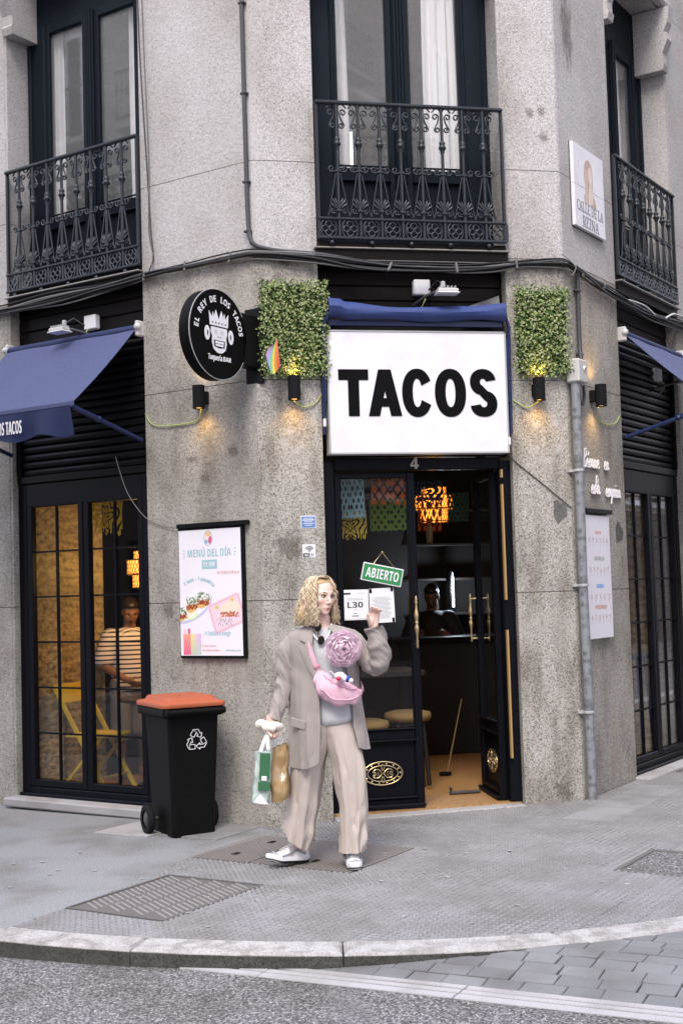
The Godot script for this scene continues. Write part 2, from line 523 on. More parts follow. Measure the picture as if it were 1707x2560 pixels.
func kerb_line(extra: float) -> PackedVector2Array:
	var out := PackedVector2Array()
	for k in 12: out.append(ab(3.52 + extra, -12.9 + k))
	for k in 40:
		var t := PI / 2 * k / 39.0
		out.append(ab(0.9 + (2.62 + extra) * cos(t), -0.9 + (3.79 + extra) * sin(t)))
	for k in 12: out.append(ab(-0.1 - k, 2.89 + extra))
	return out

func prism_piece(parent: Node, called: String, poly: PackedVector2Array, y0, y1, r: float, m: Material) -> void:
	var mb := MB.new()
	mb.prism(poly, y0, y1, r)
	put(called, mb, m, parent)

func ground() -> void:
	var mb := MB.new()
	var sheet := []
	for z in [-60.0, -20.0, -6.0, 0.0, 4.0, 9.0, 20.0, 60.0]:
		var r := []
		for x in [-60.0, -20.0, -8.0, -3.2, -2.0, -1.0, 0.0, 1.0, 3.0, 8.0, 20.0, 60.0]: r.append(Vector3(x, ry(x), z))
		sheet.append(r)
	mb.grid(sheet, false, false, true)
	struct("road", mb, M.asphalt)
	# loose grit that gives the old asphalt its rough grain
	var inner := kerb_line(0.0)
	var area := inner.duplicate()
	area.append_array(PackedVector2Array([ab(-11.1, -12.9)]))
	mb = MB.new()
	mb.prism(area, -0.4, func(x, z): return gy(x, z) - 0.016)
	var walk := struct("pavement", mb, M.mortar)
	# kerb stones
	var mid := kerb_line(0.1)
	var len_at := PackedFloat32Array([0.0])
	for k in range(1, mid.size()): len_at.append(len_at[k - 1] + mid[k].distance_to(mid[k - 1]))
	var start := 0.0
	var best := 1e9
	for k in mid.size():
		var d := mid[k].distance_to(Vector2(-1.25, 3.10))
		if d < best: best = d; start = len_at[k]
	start = fmod(start, 1.0)
	var outer := kerb_line(0.2)
	var riser_edge := kerb_line(0.2035)
	mat("kerb_grime_shade", grey(0.085, Color(0.97, 1.0, 0.95)), 0.95)  # riser tone: grime together with shade put into the stone colour
	world_tex(M.kerb_grime_shade, M.granite_low.albedo_texture, 2.4)
	M.kerb_grime_shade.albedo_color = grey(0.17, Color(0.97, 1.0, 0.95))
	stains(M.kerb_grime_shade, M.paver0.detail_albedo, Vector3(1.3, 1.3, 1.3))
	var sample := func(line: PackedVector2Array, s: float) -> Vector2:
		var k := 1
		while k < line.size() - 1 and len_at[k] < s: k += 1
		return line[k - 1].lerp(line[k], clampf((s - len_at[k - 1]) / (len_at[k] - len_at[k - 1]), 0, 1))
	var s := start
	var kerbs := struct("kerb", MB.new().box(Vector3(-9.5, -0.35, -4.5), Vector3(0.3, 0.1, 0.3)), M.mortar)
	while s + 1.0 < len_at[-1]:
		var pi := PackedVector2Array(); var po := PackedVector2Array()
		for q in 5:
			var ss := s + 0.004 + (0.992) * q / 4.0
			pi.append(sample.call(inner, ss)); po.append(sample.call(outer, ss))
		po.reverse()
		pi.append_array(po)
		var lift := rng.randf_range(-0.003, 0.003)
		prism_piece(kerbs, "kerb_stone", pi, -0.4, func(x, z): return gy(x, z) + 0.002 + lift, 0.012, M.kerb_top)
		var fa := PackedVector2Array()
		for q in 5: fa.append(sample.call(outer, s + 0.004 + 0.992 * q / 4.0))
		for q in 5: fa.append(sample.call(riser_edge, s + 0.004 + 0.992 * (4 - q) / 4.0))
		prism_piece(kerbs, "grimy_shaded_riser", fa, -0.4, func(x, z): return gy(x, z) - 0.014 + lift, 0.0, M.kerb_grime_shade)  # dark strip on the kerb face, part grime, part painted shade
		s += 1.0
	# repaired strip of smooth asphalt along the left street
	var line_b := -0.53
	var patch := PackedVector2Array([ab(0.7, -12.0), ab(0.7, -1.2), ab(1.0, -0.62), ab(1.9, line_b - 0.14), ab(2.36, -0.53), ab(3.15, -0.47), ab(3.56, -0.45), ab(3.57, -1.3), ab(3.57, -12.0)])
	mb = MB.new()
	mb.prism(patch, -0.1, func(x, z): return gy(x, z) + 0.003, 0.004)
	put("asphalt_patch", mb, M.patch, walk)
	# square covers set in the pavement are left out of the tiling
	var covers := [Rect2(2.29, -0.47, 0.83, 0.69), Rect2(1.1, -0.70, 0.75, 1.21), Rect2(0.66, 1.86, 0.6, 0.72)]
	var holes := []
	for r in covers:
		holes.append(PackedVector2Array([ab(r.position.x, r.position.y), ab(r.end.x, r.position.y), ab(r.end.x, r.end.y), ab(r.position.x, r.end.y)]))
	var region := kerb_line(-0.004)
	region.append(ab(-11.1, -12.9))
	var wall := PackedVector2Array([Vector2(-1.165, 0.02), Vector2(1.165, 0.02), Vector2(1.165, 0) + Vector2(H2, -H2) * 6.0 + Vector2(H2, H2) * 0.03, Vector2(0, -9), Vector2(-1.165, 0) - Vector2(H2, H2) * 6.0])
	var studs := []
	var rest := MB.new()
	var tiles := []
	var tile := 0.2
	for i in range(-16, 20):
		for j in range(-7, 16):
			var a := i * tile + 0.05; var b := j * tile - 0.04
			var mc := ab(a + tile / 2, b + tile / 2)
			var sq := PackedVector2Array([ab(a + 0.002, b + 0.002), ab(a + tile - 0.002, b + 0.002), ab(a + tile - 0.002, b + tile - 0.002), ab(a + 0.002, b + tile - 0.002)])
			if mc.x > 2.4 or a > 3.7: continue
			var got := Geometry2D.intersect_polygons(sq, region)
			if got.is_empty(): continue
			var pieces := [got[0]]
			for h in [patch, wall] + holes:
				var nx := []
				for p in pieces:
					for c in Geometry2D.clip_polygons(p, h):
						if not Geometry2D.is_polygon_clockwise(c): nx.append(c)
				pieces = nx
			for p in pieces:
				if p.size() < 3: continue
				tiles.append([mc.distance_to(Vector2(-0.6, 3.0)), p, mc])
			if not pieces.is_empty():
				for u in 5:
					for w in 5:
						var q := ab(a + 0.02 + u * 0.04, b + 0.02 + w * 0.04)
						for p in pieces:
							if Geometry2D.is_point_in_polygon(q, p):
								studs.append(q)
	tiles.sort_custom(func(x, y): return x[0] < y[0])
	for k in tiles.size():
		var p: PackedVector2Array = tiles[k][1]
		var mc: Vector2 = tiles[k][2]
		var lift := rng.randf_range(-0.0012, 0.0012)
		var top := func(x, z): return gy(x, z) + lift
		if k < 300: prism_piece(walk, "paving_tile", p, -0.05, top, 0.0025, M["paver%d" % rng.randi_range(0, 3)])
		else: rest.prism(p, -0.05, top, 0.0025)
	if rest.v.size(): put("far_paving_tiles", rest, M.paver0, walk).set_meta("kind", "stuff")
	mb = MB.new()
	mb.lathe([Vector2(0.0145, -0.002), Vector2(0.0138, 0.003), Vector2(0.010, 0.0062)], 6)
	mb.fan([Vector3(0.010, 0.0062, 0), Vector3(0.005, 0.0062, -0.0087), Vector3(-0.005, 0.0062, -0.0087), Vector3(-0.010, 0.0062, 0), Vector3(-0.005, 0.0062, 0.0087), Vector3(0.005, 0.0062, 0.0087)], Vector3.UP)
	var mm := MultiMesh.new()
	mm.transform_format = MultiMesh.TRANSFORM_3D
	mm.mesh = mb.mesh(M.paver1)
	mm.instance_count = studs.size()
	for k in studs.size():
		var q: Vector2 = studs[k]
		var sc := rng.randf_range(0.75, 1.1)
		mm.set_instance_transform(k, Transform3D(Basis().scaled(Vector3(sc, rng.randf_range(0.8, 1.4), sc)), Vector3(q.x, gy(q.x, q.y), q.y)))
	var mi := MultiMeshInstance3D.new()
	mi.multimesh = mm; mi.name = "tile_studs"; mi.set_meta("kind", "stuff")
	walk.add_child(mi)
	# trodden gum and specks of litter
	mb = MB.new()
	for k in 150:
		var q := Vector2(rng.randf_range(-4.0, 2.2), rng.randf_range(0.3, 3.0))
		var e := to_ab(q)
		if e.x < 0.95 or e.y > 2.6 or pow((e.x - 0.9) / 2.5, 2.0) + pow((maxf(e.y, -0.9) + 0.9) / 3.6, 2.0) > 1.0: continue
		var rr := rng.randf_range(0.006, 0.016)
		var ring := []
		for j in 9: ring.append(Vector3(q.x + rr * cos(TAU * j / 9) * rng.randf_range(0.8, 1.2), gy(q.x, q.y) + 0.0074, q.y - rr * sin(TAU * j / 9) * rng.randf_range(0.8, 1.2)))
		mb.fan(ring, Vector3.UP)
	put("gum_spots", mb, M.pale_stone, walk).set_meta("kind", "stuff")
	# pale slabs along the shop windows
	for q in [[0.86, -1.9, 0.58, 0.5], [0.86, -2.44, 0.58, 0.5], [0.86, -2.98, 0.58, 0.5], [0.86, -1.36, 0.5, 0.5], [0.86, -3.52, 0.58, 0.5], [0.86, -4.06, 0.58, 0.5]]:
		var sq := PackedVector2Array([ab(q[0], q[1]), ab(q[0] + q[2], q[1]), ab(q[0] + q[2], q[1] + q[3]), ab(q[0], q[1] + q[3])])
		var lift := 0.008 + rng.randf() * 0.004
		prism_piece(walk, "paving_slab", sq, -0.1, func(x, z): return gy(x, z) + lift, 0.003, M[["paver3", "paver1", "pale_stone", "paver3", "paver0"][rng.randi_range(0, 4)]])
	for q in [[-0.55, 0.98, 0.5, 0.35], [-1.07, 0.98, 0.5, 0.35], [-1.59, 0.98, 0.5, 0.35]]:
		var sq := PackedVector2Array([ab(q[0], q[1]), ab(q[0] + q[2], q[1]), ab(q[0] + q[2], q[1] + q[3]), ab(q[0], q[1] + q[3])])
		prism_piece(walk, "paving_slab", sq, -0.1, func(x, z): return gy(x, z) + 0.008, 0.003, M.paver3)
	# crossing of stone setts behind a line of grooved gutter stones
	var e1 := Vector2(0.7605, 0.6494); var e2 := Vector2(0.6494, -0.7605)
	var o := Vector2(-1.556, 3.116)
	var side := kerb_line(0.204)
	side.append(ab(-11.1, -12.9))
	var height := func(x, z):
		var d: float = (Vector2(x, z) - o).dot(e2)
		return minf(ry(x) + 0.004 + 0.105 * maxf(d, 0.0), gy(x, z) - 0.003)
	var bedp := PackedVector2Array()
	for q in [[-1.2, 0.0], [7.0, 0.0], [7.0, 3.0], [-1.2, 3.0]]: bedp.append(o + e1 * q[0] + e2 * q[1])
	var crossing: MeshInstance3D = null
	mb = MB.new()
	for row in 16:
		var strip := PackedVector2Array([o + e1 * -1.2 + e2 * (row * 0.1), o + e1 * 7.0 + e2 * (row * 0.1), o + e1 * 7.0 + e2 * (row * 0.1 + 0.1), o + e1 * -1.2 + e2 * (row * 0.1 + 0.1)])
		for c in Geometry2D.clip_polygons(strip, side):
			if not Geometry2D.is_polygon_clockwise(c): mb.prism(c, -0.3, func(x, z): return height.call(x, z) - 0.006)
	crossing = struct("crossing", mb, M.mortar)
	var count := 0
	for row in 15:
		var x := -0.6 + rng.randf() * 0.1
		while x < 2.7:
			var w := rng.randf_range(0.15, 0.2)
			var g := 0.0026
			var y0 := row * 0.1 + g; var y1 := row * 0.1 + 0.1 - g
			var sq := PackedVector2Array()
			for q in [[x + g, y0], [x + w - g, y0], [x + w - g, y1], [x + g, y1]]:
				sq.append(o + e1 * (q[0] + rng.randf_range(-0.004, 0.004)) + e2 * (q[1] + rng.randf_range(-0.004, 0.004)))
			x += w
			for c in Geometry2D.clip_polygons(sq, side):
				if c.size() < 3 or Geometry2D.is_polygon_clockwise(c) or count >= 300: continue
				var area2 := 0.0
				for k in c.size(): area2 += c[k].cross(c[(k + 1) % c.size()])
				if absf(area2) < 0.004: continue
				var lift := rng.randf_range(-0.0025, 0.002)
				prism_piece(crossing, "sett", c, -0.2, func(a, b): return height.call(a, b) + lift, 0.0035, M["sett%d" % rng.randi_range(0, 2)])
				count += 1
	var gx := -1.0
	while gx < 6.5:
		for q in [[0.0, 0.042], [0.056, 0.094], [0.108, 0.163]]:
			var sq := PackedVector2Array([o + e1 * (gx + 0.003) - e2 * q[1], o + e1 * (gx + 0.947) - e2 * q[1], o + e1 * (gx + 0.947) - e2 * q[0], o + e1 * (gx + 0.003) - e2 * q[0]])
			for c in Geometry2D.clip_polygons(sq, side):
				if c.size() >= 3 and not Geometry2D.is_polygon_clockwise(c): prism_piece(crossing, "gutter_stone", c, -0.3, func(x, _z): return ry(x) + 0.007, 0.004, M.pale_stone)
		gx += 0.95
	cover_tread(covers[0], "rusty square tread plate cover in the pavement near the kerb")
	cover_ribbed(covers[1])
	# cover filled with concrete near the right side
	var r: Rect2 = covers[2]
	var cv := thing("utility_cover", "square metal framed cover with rough concrete infill, set in the studded tiles", "cover")
	mb = MB.new()
	var ring := [PackedVector2Array([ab(r.position.x, r.position.y), ab(r.end.x, r.position.y), ab(r.end.x, r.position.y + 0.035), ab(r.position.x, r.position.y + 0.035)]),
		PackedVector2Array([ab(r.position.x, r.end.y - 0.035), ab(r.end.x, r.end.y - 0.035), ab(r.end.x, r.end.y), ab(r.position.x, r.end.y)]),
		PackedVector2Array([ab(r.position.x, r.position.y + 0.035), ab(r.position.x + 0.035, r.position.y + 0.035), ab(r.position.x + 0.035, r.end.y - 0.035), ab(r.position.x, r.end.y - 0.035)]),
		PackedVector2Array([ab(r.end.x - 0.035, r.position.y + 0.035), ab(r.end.x, r.position.y + 0.035), ab(r.end.x, r.end.y - 0.035), ab(r.end.x - 0.035, r.end.y - 0.035)])]
	for p in ring: mb.prism(p, -0.1, func(x, z): return gy(x, z) + 0.006, 0.003)
	put("frame", mb, M.cover_iron, cv)
	mb = MB.new()
	mb.prism(PackedVector2Array([ab(r.position.x + 0.04, r.position.y + 0.04), ab(r.end.x - 0.04, r.position.y + 0.04), ab(r.end.x - 0.04, r.end.y - 0.04), ab(r.position.x + 0.04, r.end.y - 0.04)]), -0.1, func(x, z): return gy(x, z) + 0.001)
	put("concrete_infill", mb, M.asphalt, cv)

func ab3(a: float, b: float, lift := 0.0) -> Vector3:
	var p := ab(a, b)
	return Vector3(p.x, gy(p.x, p.y) + lift, p.y)

func cover_tread(r: Rect2, label: String) -> void:
	var cv := thing("tread_plate_cover", label, "cover")
	var mb := MB.new()
	mb.prism(PackedVector2Array([ab(r.position.x, r.position.y), ab(r.end.x, r.position.y), ab(r.end.x, r.end.y), ab(r.position.x, r.end.y)]), -0.08, func(x, z): return gy(x, z) + 0.001, 0.003)
	put("plate", mb, M.cover_iron, cv)
	mb = MB.new()
	for q in [[r.position.x + 0.006, r.position.y, r.position.x + 0.006, r.end.y], [r.end.x - 0.006, r.position.y, r.end.x - 0.006, r.end.y], [r.position.x, r.position.y + 0.006, r.end.x, r.position.y + 0.006], [r.position.x, r.end.y - 0.006, r.end.x, r.end.y - 0.006]]:
		mb.bar(ab3(q[0], q[1], 0.004), ab3(q[2], q[3], 0.004), 0.014, 0.008)
	put("frame", mb, M.cover_iron, cv)
	# raised bars in three bands, the middle band leaning the other way
	mb = MB.new()
	var bands := 4
	for s in bands:
		var b0 := r.position.y + 0.02 + (r.size.y - 0.04) * s / bands
		var b1 := r.position.y + 0.02 + (r.size.y - 0.04) * (s + 1) / bands
		var a := r.position.x - 0.1
		while a < r.end.x + 0.1:
			var k := 0.075
			var p := Vector2(a, b0 + 0.012); var q := Vector2(a + k, b1 - 0.012)
			if minf(p.x, q.x) > r.position.x + 0.02 and maxf(p.x, q.x) < r.end.x - 0.02:
				mb.bar(ab3(p.x, p.y, 0.0035), ab3(q.x, q.y, 0.0035), 0.008, 0.006)
			a += 0.042
	put("tread_bars", mb, M.cover_grit, cv).set_meta("kind", "stuff")

func cover_ribbed(r: Rect2) -> void:
	mat("cover_dark", grey(0.05, Color(1, 0.93, 0.88)), 0.9)  # panel darkened so its colour carries the shade between the ribs
	var cv := thing("ribbed_access_cover", "large ribbed brown metal access cover in two panels under the standing woman", "cover")
	for q in [[r.position.y, r.position.y + 0.475], [r.position.y + 0.481, r.end.y]]:
		var mb := MB.new()
		mb.prism(PackedVector2Array([ab(r.position.x, q[0]), ab(r.end.x, q[0]), ab(r.end.x, q[1]), ab(r.position.x, q[1])]), -0.08, func(x, z): return gy(x, z) - 0.002, 0.003)
		var pan := put("panel", mb, M.cover_dark, cv)
		mb = MB.new()
		var b: float = q[0] + 0.012
		while b < q[1] - 0.008:
			mb.bar(ab3(r.position.x + 0.012, b, 0.0), ab3(r.end.x - 0.012, b, 0.0), 0.013, 0.010)
			b += 0.026
		put("ribs", mb, M.cover_rib, pan).set_meta("kind", "stuff")
		for h in [0.25, 0.75]:
			mb = MB.new()
			mb.bar(ab3(lerpf(r.position.x, r.end.x, h) - 0.03, (q[0] + q[1]) / 2, 0.003), ab3(lerpf(r.position.x, r.end.x, h) + 0.03, (q[0] + q[1]) / 2, 0.003), 0.03, 0.008)
			put("lifting_slot", mb, M.black_matt, pan)

# ---------- the building ----------
var house: Node3D

func stone(poly: PackedVector2Array, ys: Array, called := "stone_block") -> void:
	for k in ys.size() - 1:
		var y0: float = ys[k]; var y1: float = ys[k + 1]
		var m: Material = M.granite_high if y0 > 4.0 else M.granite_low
		var mb := MB.new()
		mb.prism(poly, y0 + 0.0025, y1 - 0.0025, 0.0)
		put(called, mb, m, house)

func building() -> void:
	house = thing("corner_building", "pinkish grey granite corner building with balconies, dark shop windows and a chamfered entrance", "building")
	var ys := [-0.4, 1.55, 3.12, 4.035, 4.71, 6.9, 8.0]
	var inset := 0.004
	for s in [-1.0, 1.0]:
		var d := Vector2(H2 * s, -H2)          # along the side wall, away from the corner
		var nn := Vector2(H2 * s, H2)
		var f := Vector2(1.165 * s, 0)
		var g := 0.03
		var poly := PackedVector2Array([Vector2(0.71 * s, -inset), Vector2((0.71 + g) * s, -inset), Vector2((0.71 + g) * s, 0), f - Vector2(0.012 * s, 0), f + d * 0.012, f + d * (1.07 - g), f + d * (1.07 - g) - nn * inset, f + d * 1.07 - nn * inset, f + d * 1.07 - nn * 0.45, Vector2(0.979 * s, -0.45), Vector2(0.71 * s, -0.45)])
		stone(poly, ys)
		var core := PackedVector2Array([Vector2(0.725 * s, -0.02), f - Vector2(0.01 * s, 0.02), f + d * 1.05 - nn * 0.02, f + d * 1.05 - nn * 0.43, Vector2(0.975 * s, -0.43), Vector2(0.725 * s, -0.43)])
		var mb := MB.new()
		mb.prism(core, -0.4, 8.0)
		put("wall_core", mb, M.mortar, house)
		var far := PackedVector2Array([f + d * 2.52 - nn * inset, f + d * (2.52 + g) - nn * inset, f + d * (2.52 + g), f + d * 6.0, f + d * 6.0 - nn * 0.45, f + d * 2.52 - nn * 0.45])
		stone(far, ys)
	# shell behind the stone: floors, roof and back walls
	var foot := PackedVector2Array([Vector2(-0.7, -0.06), Vector2(0.7, -0.06), Vector2(0.98, -0.4), Vector2(0.9, 0) + Vector2(H2, -H2) * 6.0, Vector2(0, -9.3), Vector2(-0.9, 0) + Vector2(-H2, -H2) * 6.0, Vector2(-0.98, -0.4)])
	var mb := MB.new(); mb.prism(foot, 4.04, 4.1); put("upper_floor", mb, M.dark_room, house)
	mb = MB.new(); mb.prism(foot, 7.9, 8.1); put("roof", mb, M.granite_high, house)
	mb = MB.new(); mb.prism(foot, -0.3, 0.028); put("shop_floor", mb, M.wood_floor, house)
	mb = MB.new(); mb.prism(foot, 3.5, 3.6); put("shop_ceiling", mb, M.dark_room, house)
	for s in [-1.0, 1.0]:
		mb = MB.new()
		var d2 := Vector3(H2 * s, 0, -H2); var n2 := Vector3(H2 * s, 0, H2)
		var c := Vector3(1.165 * s, 4.0, 0) + d2 * 5.9 - n2 * 2.8
		mb.box(c, Vector3(5.4, 8.0, 0.2), Basis(n2, Vector3.UP, n2.cross(Vector3.UP)))
		put("back_wall", mb, M.dark_room, house)
	# the three bays
	var xl := XL * at(-1.795, 0, 0)
	var xr := XR * at(1.795, 0, 0)
	for x in [xl, xr]:
		shop_window(x)
		shutter(x)
		fascia(x, 0.725)
		balcony_window(x, 0.725)
		railing(x, 0.725, 9, 0.03, 5.12)
		lintel(x, 0.725)
	balcony_window(XC, 0.71)
	railing(XC, 0.71, 9, 0.065, 5.135)
	lintel(XC, 0.71)
	fascia(XC, 0.71)
	entrance()
	# repairs and marks on the stone
	for q in [[-0.975, 1.93, 0.09, 0.10, 1], [-0.955, 2.72, 0.05, 0.05, 2], [-0.9, 2.62, 0.045, 0.05, 2], [-0.985, 2.66, 0.045, 0.04, 2], [0.9, 2.78, 0.03, 0.035, 2], [1.06, 2.8, 0.035, 0.03, 2], [0.9, 2.6, 0.035, 0.035, 2], [1.07, 2.6, 0.04, 0.03, 2], [0.985, 2.52, 0.07, 0.025, 2], [1.06, 2.14, 0.055, 0.08, 0], [1.0, 0.1, 0.06, 0.09, 1], [0.95, 5.15, 0.03, 0.035, 1], [1.04, 5.17, 0.03, 0.04, 1], [1.05, 4.97, 0.035, 0.04, 1], [-0.95, 3.96, 0.04, 0.03, 1]]:
		blotch(XC, q)
	for q in [[-0.24, 2.63, 0.05, 0.04, 1], [-0.5, 2.45, 0.04, 0.04, 1], [-0.62, 2.6, 0.06, 0.025, 1], [-0.88, 1.5, 0.05, 0.07, 1]]:
		blotch(XL, q)
	for q in [[0.9, 2.0, 0.08, 0.08, 0], [0.25, 5.9, 0.1, 0.3, 1]]:
		blotch(XR, q)

func blotch(x: Transform3D, q: Array) -> void:   # a thin irregular repair or stain on the face of the stone
	var poly := PackedVector2Array()
	var ph: float = q[0] * 37.0
	for k in 14:
		var a := TAU * k / 14
		var r: float = 1.0 + 0.16 * sin(3 * a + ph) + 0.12 * sin(5 * a + ph * 1.7)
		poly.append(Vector2(q[0] + q[2] * r * cos(a), q[1] + q[3] * r * sin(a)))
	var mb := MB.new()
	if q[4] == 0: mb.plate(poly, 0.0, 0.0022)
	else: mb.quad(Vector3(q[0] - q[2] * 1.5, q[1] - q[3] * 1.5, 0.002), Vector3(q[0] + q[2] * 1.5, q[1] - q[3] * 1.5, 0.002), Vector3(q[0] + q[2] * 1.5, q[1] + q[3] * 1.5, 0.002), Vector3(q[0] - q[2] * 1.5, q[1] + q[3] * 1.5, 0.002))
	if not M.has("blot0"):
		var cols := [Color(0.15, 0.15, 0.145, 0.5), Color(0.13, 0.115, 0.095, 0.5), Color(0.66, 0.65, 0.64, 0.6)]
		for k in 3:
			var m := mat("blot%d" % k, cols[k].linear_to_srgb(), 0.95)
			m.transparency = BaseMaterial3D.TRANSPARENCY_ALPHA
			m.albedo_color.a = cols[k].a
			if k == 0: continue
			var im := Image.create(64, 64, false, Image.FORMAT_RGBA8)   # the soft ragged edge of a stain
			var fn := FastNoiseLite.new(); fn.seed = k; fn.frequency = 0.06; fn.fractal_octaves = 4
			for y in 64:
				for xx in 64:
					var d := Vector2(xx - 31.5, y - 31.5).length() / 31.5
					im.set_pixel(xx, y, Color(1, 1, 1, clampf(smoothstep(0.95, 0.25, d + 0.5 * fn.get_noise_2d(xx, y)) * (0.75 + 0.6 * fn.get_noise_2d(xx * 3.0, y * 3.0)), 0.0, 1.0) if d < 0.97 else 0.0))
			m.albedo_texture = ImageTexture.create_from_image(im)
	put(["mortar_repair", "stain", "paint_patch"][q[4]], mb, M["blot%d" % q[4]], house, x)

func frame_bars(mb: MB, x0: float, x1: float, y0: float, y1: float, w: float, z: float, d: float) -> void:
	mb.bev(Vector3(x0 + w / 2, (y0 + y1) / 2, z), Vector3(w, y1 - y0, d), 0.006)
	mb.bev(Vector3(x1 - w / 2, (y0 + y1) / 2, z), Vector3(w, y1 - y0, d), 0.006)
	mb.bev(Vector3((x0 + x1) / 2, y0 + w / 2, z), Vector3(x1 - x0 - 2 * w, w, d), 0.006)
	mb.bev(Vector3((x0 + x1) / 2, y1 - w / 2, z), Vector3(x1 - x0 - 2 * w, w, d), 0.006)

func shop_window(x: Transform3D) -> void:
	var mb := MB.new()
	mb.bev(Vector3(0, 0.005, 0.02), Vector3(1.52, 0.07, 0.2), 0.012)
	put("window_sill", mb, M.pale_stone, house, x)
	mb = MB.new()
	var z := -0.09
	mb.bev(Vector3(-0.675, 1.29, z), Vector3(0.09, 2.5, 0.07)); mb.bev(Vector3(0.675, 1.29, z), Vector3(0.09, 2.5, 0.07))
	mb.bev(Vector3(0, 2.45, z), Vector3(1.26, 0.18, 0.07)); mb.bev(Vector3(0, 0.075, z), Vector3(1.26, 0.07, 0.07))
	mb.bev(Vector3(0, 0.052, z + 0.045), Vector3(1.44, 0.025, 0.05))
	var w := put("window", mb, M.frame, house, x)
	for s in [-1, 1]:
		mb = MB.new()
		frame_bars(mb, s * 0.315 - 0.312, s * 0.315 + 0.312, 0.115, 2.405, 0.055, z + 0.006, 0.055)
		put("casement", mb, M.frame, w)
		var x0: float = s * 0.315 - 0.257
		for i in 2:
			for j in 6:
				mb = MB.new()
				var c := Vector3(x0 + 0.257 * (i + 0.5), 0.175 + 0.3625 * (j + 0.5), z)
				mb.quad(c + Vector3(-0.124, -0.176, 0), c + Vector3(0.124, -0.176, 0), c + Vector3(0.124, 0.176, 0), c + Vector3(-0.124, 0.176, 0))
				mb.quad(c + Vector3(-0.124, -0.176, -0.006), c + Vector3(0.124, -0.176, -0.006), c + Vector3(0.124, 0.176, -0.006), c + Vector3(-0.124, 0.176, -0.006))
				put("pane", mb, M.glass, w)
		mb = MB.new()
		mb.box(Vector3(s * 0.315, 1.26, z + 0.002), Vector3(0.014, 2.175, 0.024))
		put("glazing_bar", mb, M.frame, w)
		for j in range(1, 6):
			mb = MB.new()
			mb.box(Vector3(s * 0.315, 0.175 + 0.3625 * j, z + 0.001), Vector3(0.512, 0.014, 0.021))
			put("glazing_bar", mb, M.frame, w)

func shutter(x: Transform3D) -> void:
	var mb := MB.new()
	mb.bev(Vector3(0, 2.575, -0.09), Vector3(1.44, 0.06, 0.09))
	for s in [-1, 1]: mb.bev(Vector3(s * 0.7, 3.12, -0.075), Vector3(0.045, 1.02, 0.07))
	mb.box(Vector3(0, 3.12, -0.125), Vector3(1.4, 1.05, 0.01))  # added backing plate, unseen, blocks room light between the slats
	var sh := put("roller_shutter", mb, M.slat, house, x)
	mb = MB.new()
	var prof := [Vector2(-0.03, -0.016), Vector2(0.0, -0.028), Vector2(0.012, -0.02), Vector2(0.016, 0.0), Vector2(0.010, 0.018), Vector2(0.0, 0.027), Vector2(-0.03, 0.02)]
	var poly := PackedVector2Array()
	for p in prof: poly.append(p)
	mb.t = Transform3D(Basis(Vector3(0, 0, -1), Vector3(0, 1, 0), Vector3(1, 0, 0)), Vector3.ZERO)
	mb.t = Transform3D(Basis(Vector3(0, 0, 1), Vector3(0, 1, 0), Vector3(-1, 0, 0)), Vector3.ZERO)
	mb.plate(poly, -0.678, 0.678)
	var slat := mb.mesh(M.slat)
	for k in 17: put("slat", slat, null, sh, at(0, 2.635 + 0.062 * k, -0.08 + rng.randf_range(-0.002, 0.002)))

func fascia(x: Transform3D, hw: float) -> void:
	var mb := MB.new()
	mb.box(Vector3(0, 3.33 if hw < 0.72 else 3.87, -0.17), Vector3(hw * 2 - 0.004, 1.52 if hw < 0.72 else 0.45, 0.1))
	var f := put("fascia", mb, M.fascia, house, x)
	var y := 2.62 if hw < 0.72 else 3.69
	while y < 4.0:
		mb = MB.new()
		mb.bev(Vector3(0, y + 0.055, -0.105), Vector3(hw * 2 - 0.006, 0.106, 0.024), 0.008)
		put("board", mb, M.fascia, f)
		y += 0.11
	mb = MB.new()
	mb.box(Vector3(0, 4.03, -0.1), Vector3(hw * 2 - 0.002, 0.075, 0.24))
	put("beam", mb, M.fascia, house, x)
	mb = MB.new()
	mb.bev(Vector3(0, 4.074, 0.012), Vector3(hw * 2 + (0.05 if hw < 0.72 else 0.02), 0.013, 0.085), 0.004)
	put("beam_flange", mb, M.steel_edge, house, x)  # flange strip kept pale: light on its top edge put into the colour
	if hw < 0.72:
		mb = MB.new(); mb.bev(Vector3(0, 3.988, 0.008), Vector3(hw * 2 + 0.03, 0.008, 0.06), 0.003)
		put("beam_flange", mb, M.cable_grey, house, x)  # lower flange strip, paler than the beam to paint in its lit edge
		mb = MB.new(); mb.box(Vector3(0, 4.03, 0.02), Vector3(hw * 2 + 0.02, 0.07, 0.03))
		put("beam_web", mb, M.fascia, house, x)

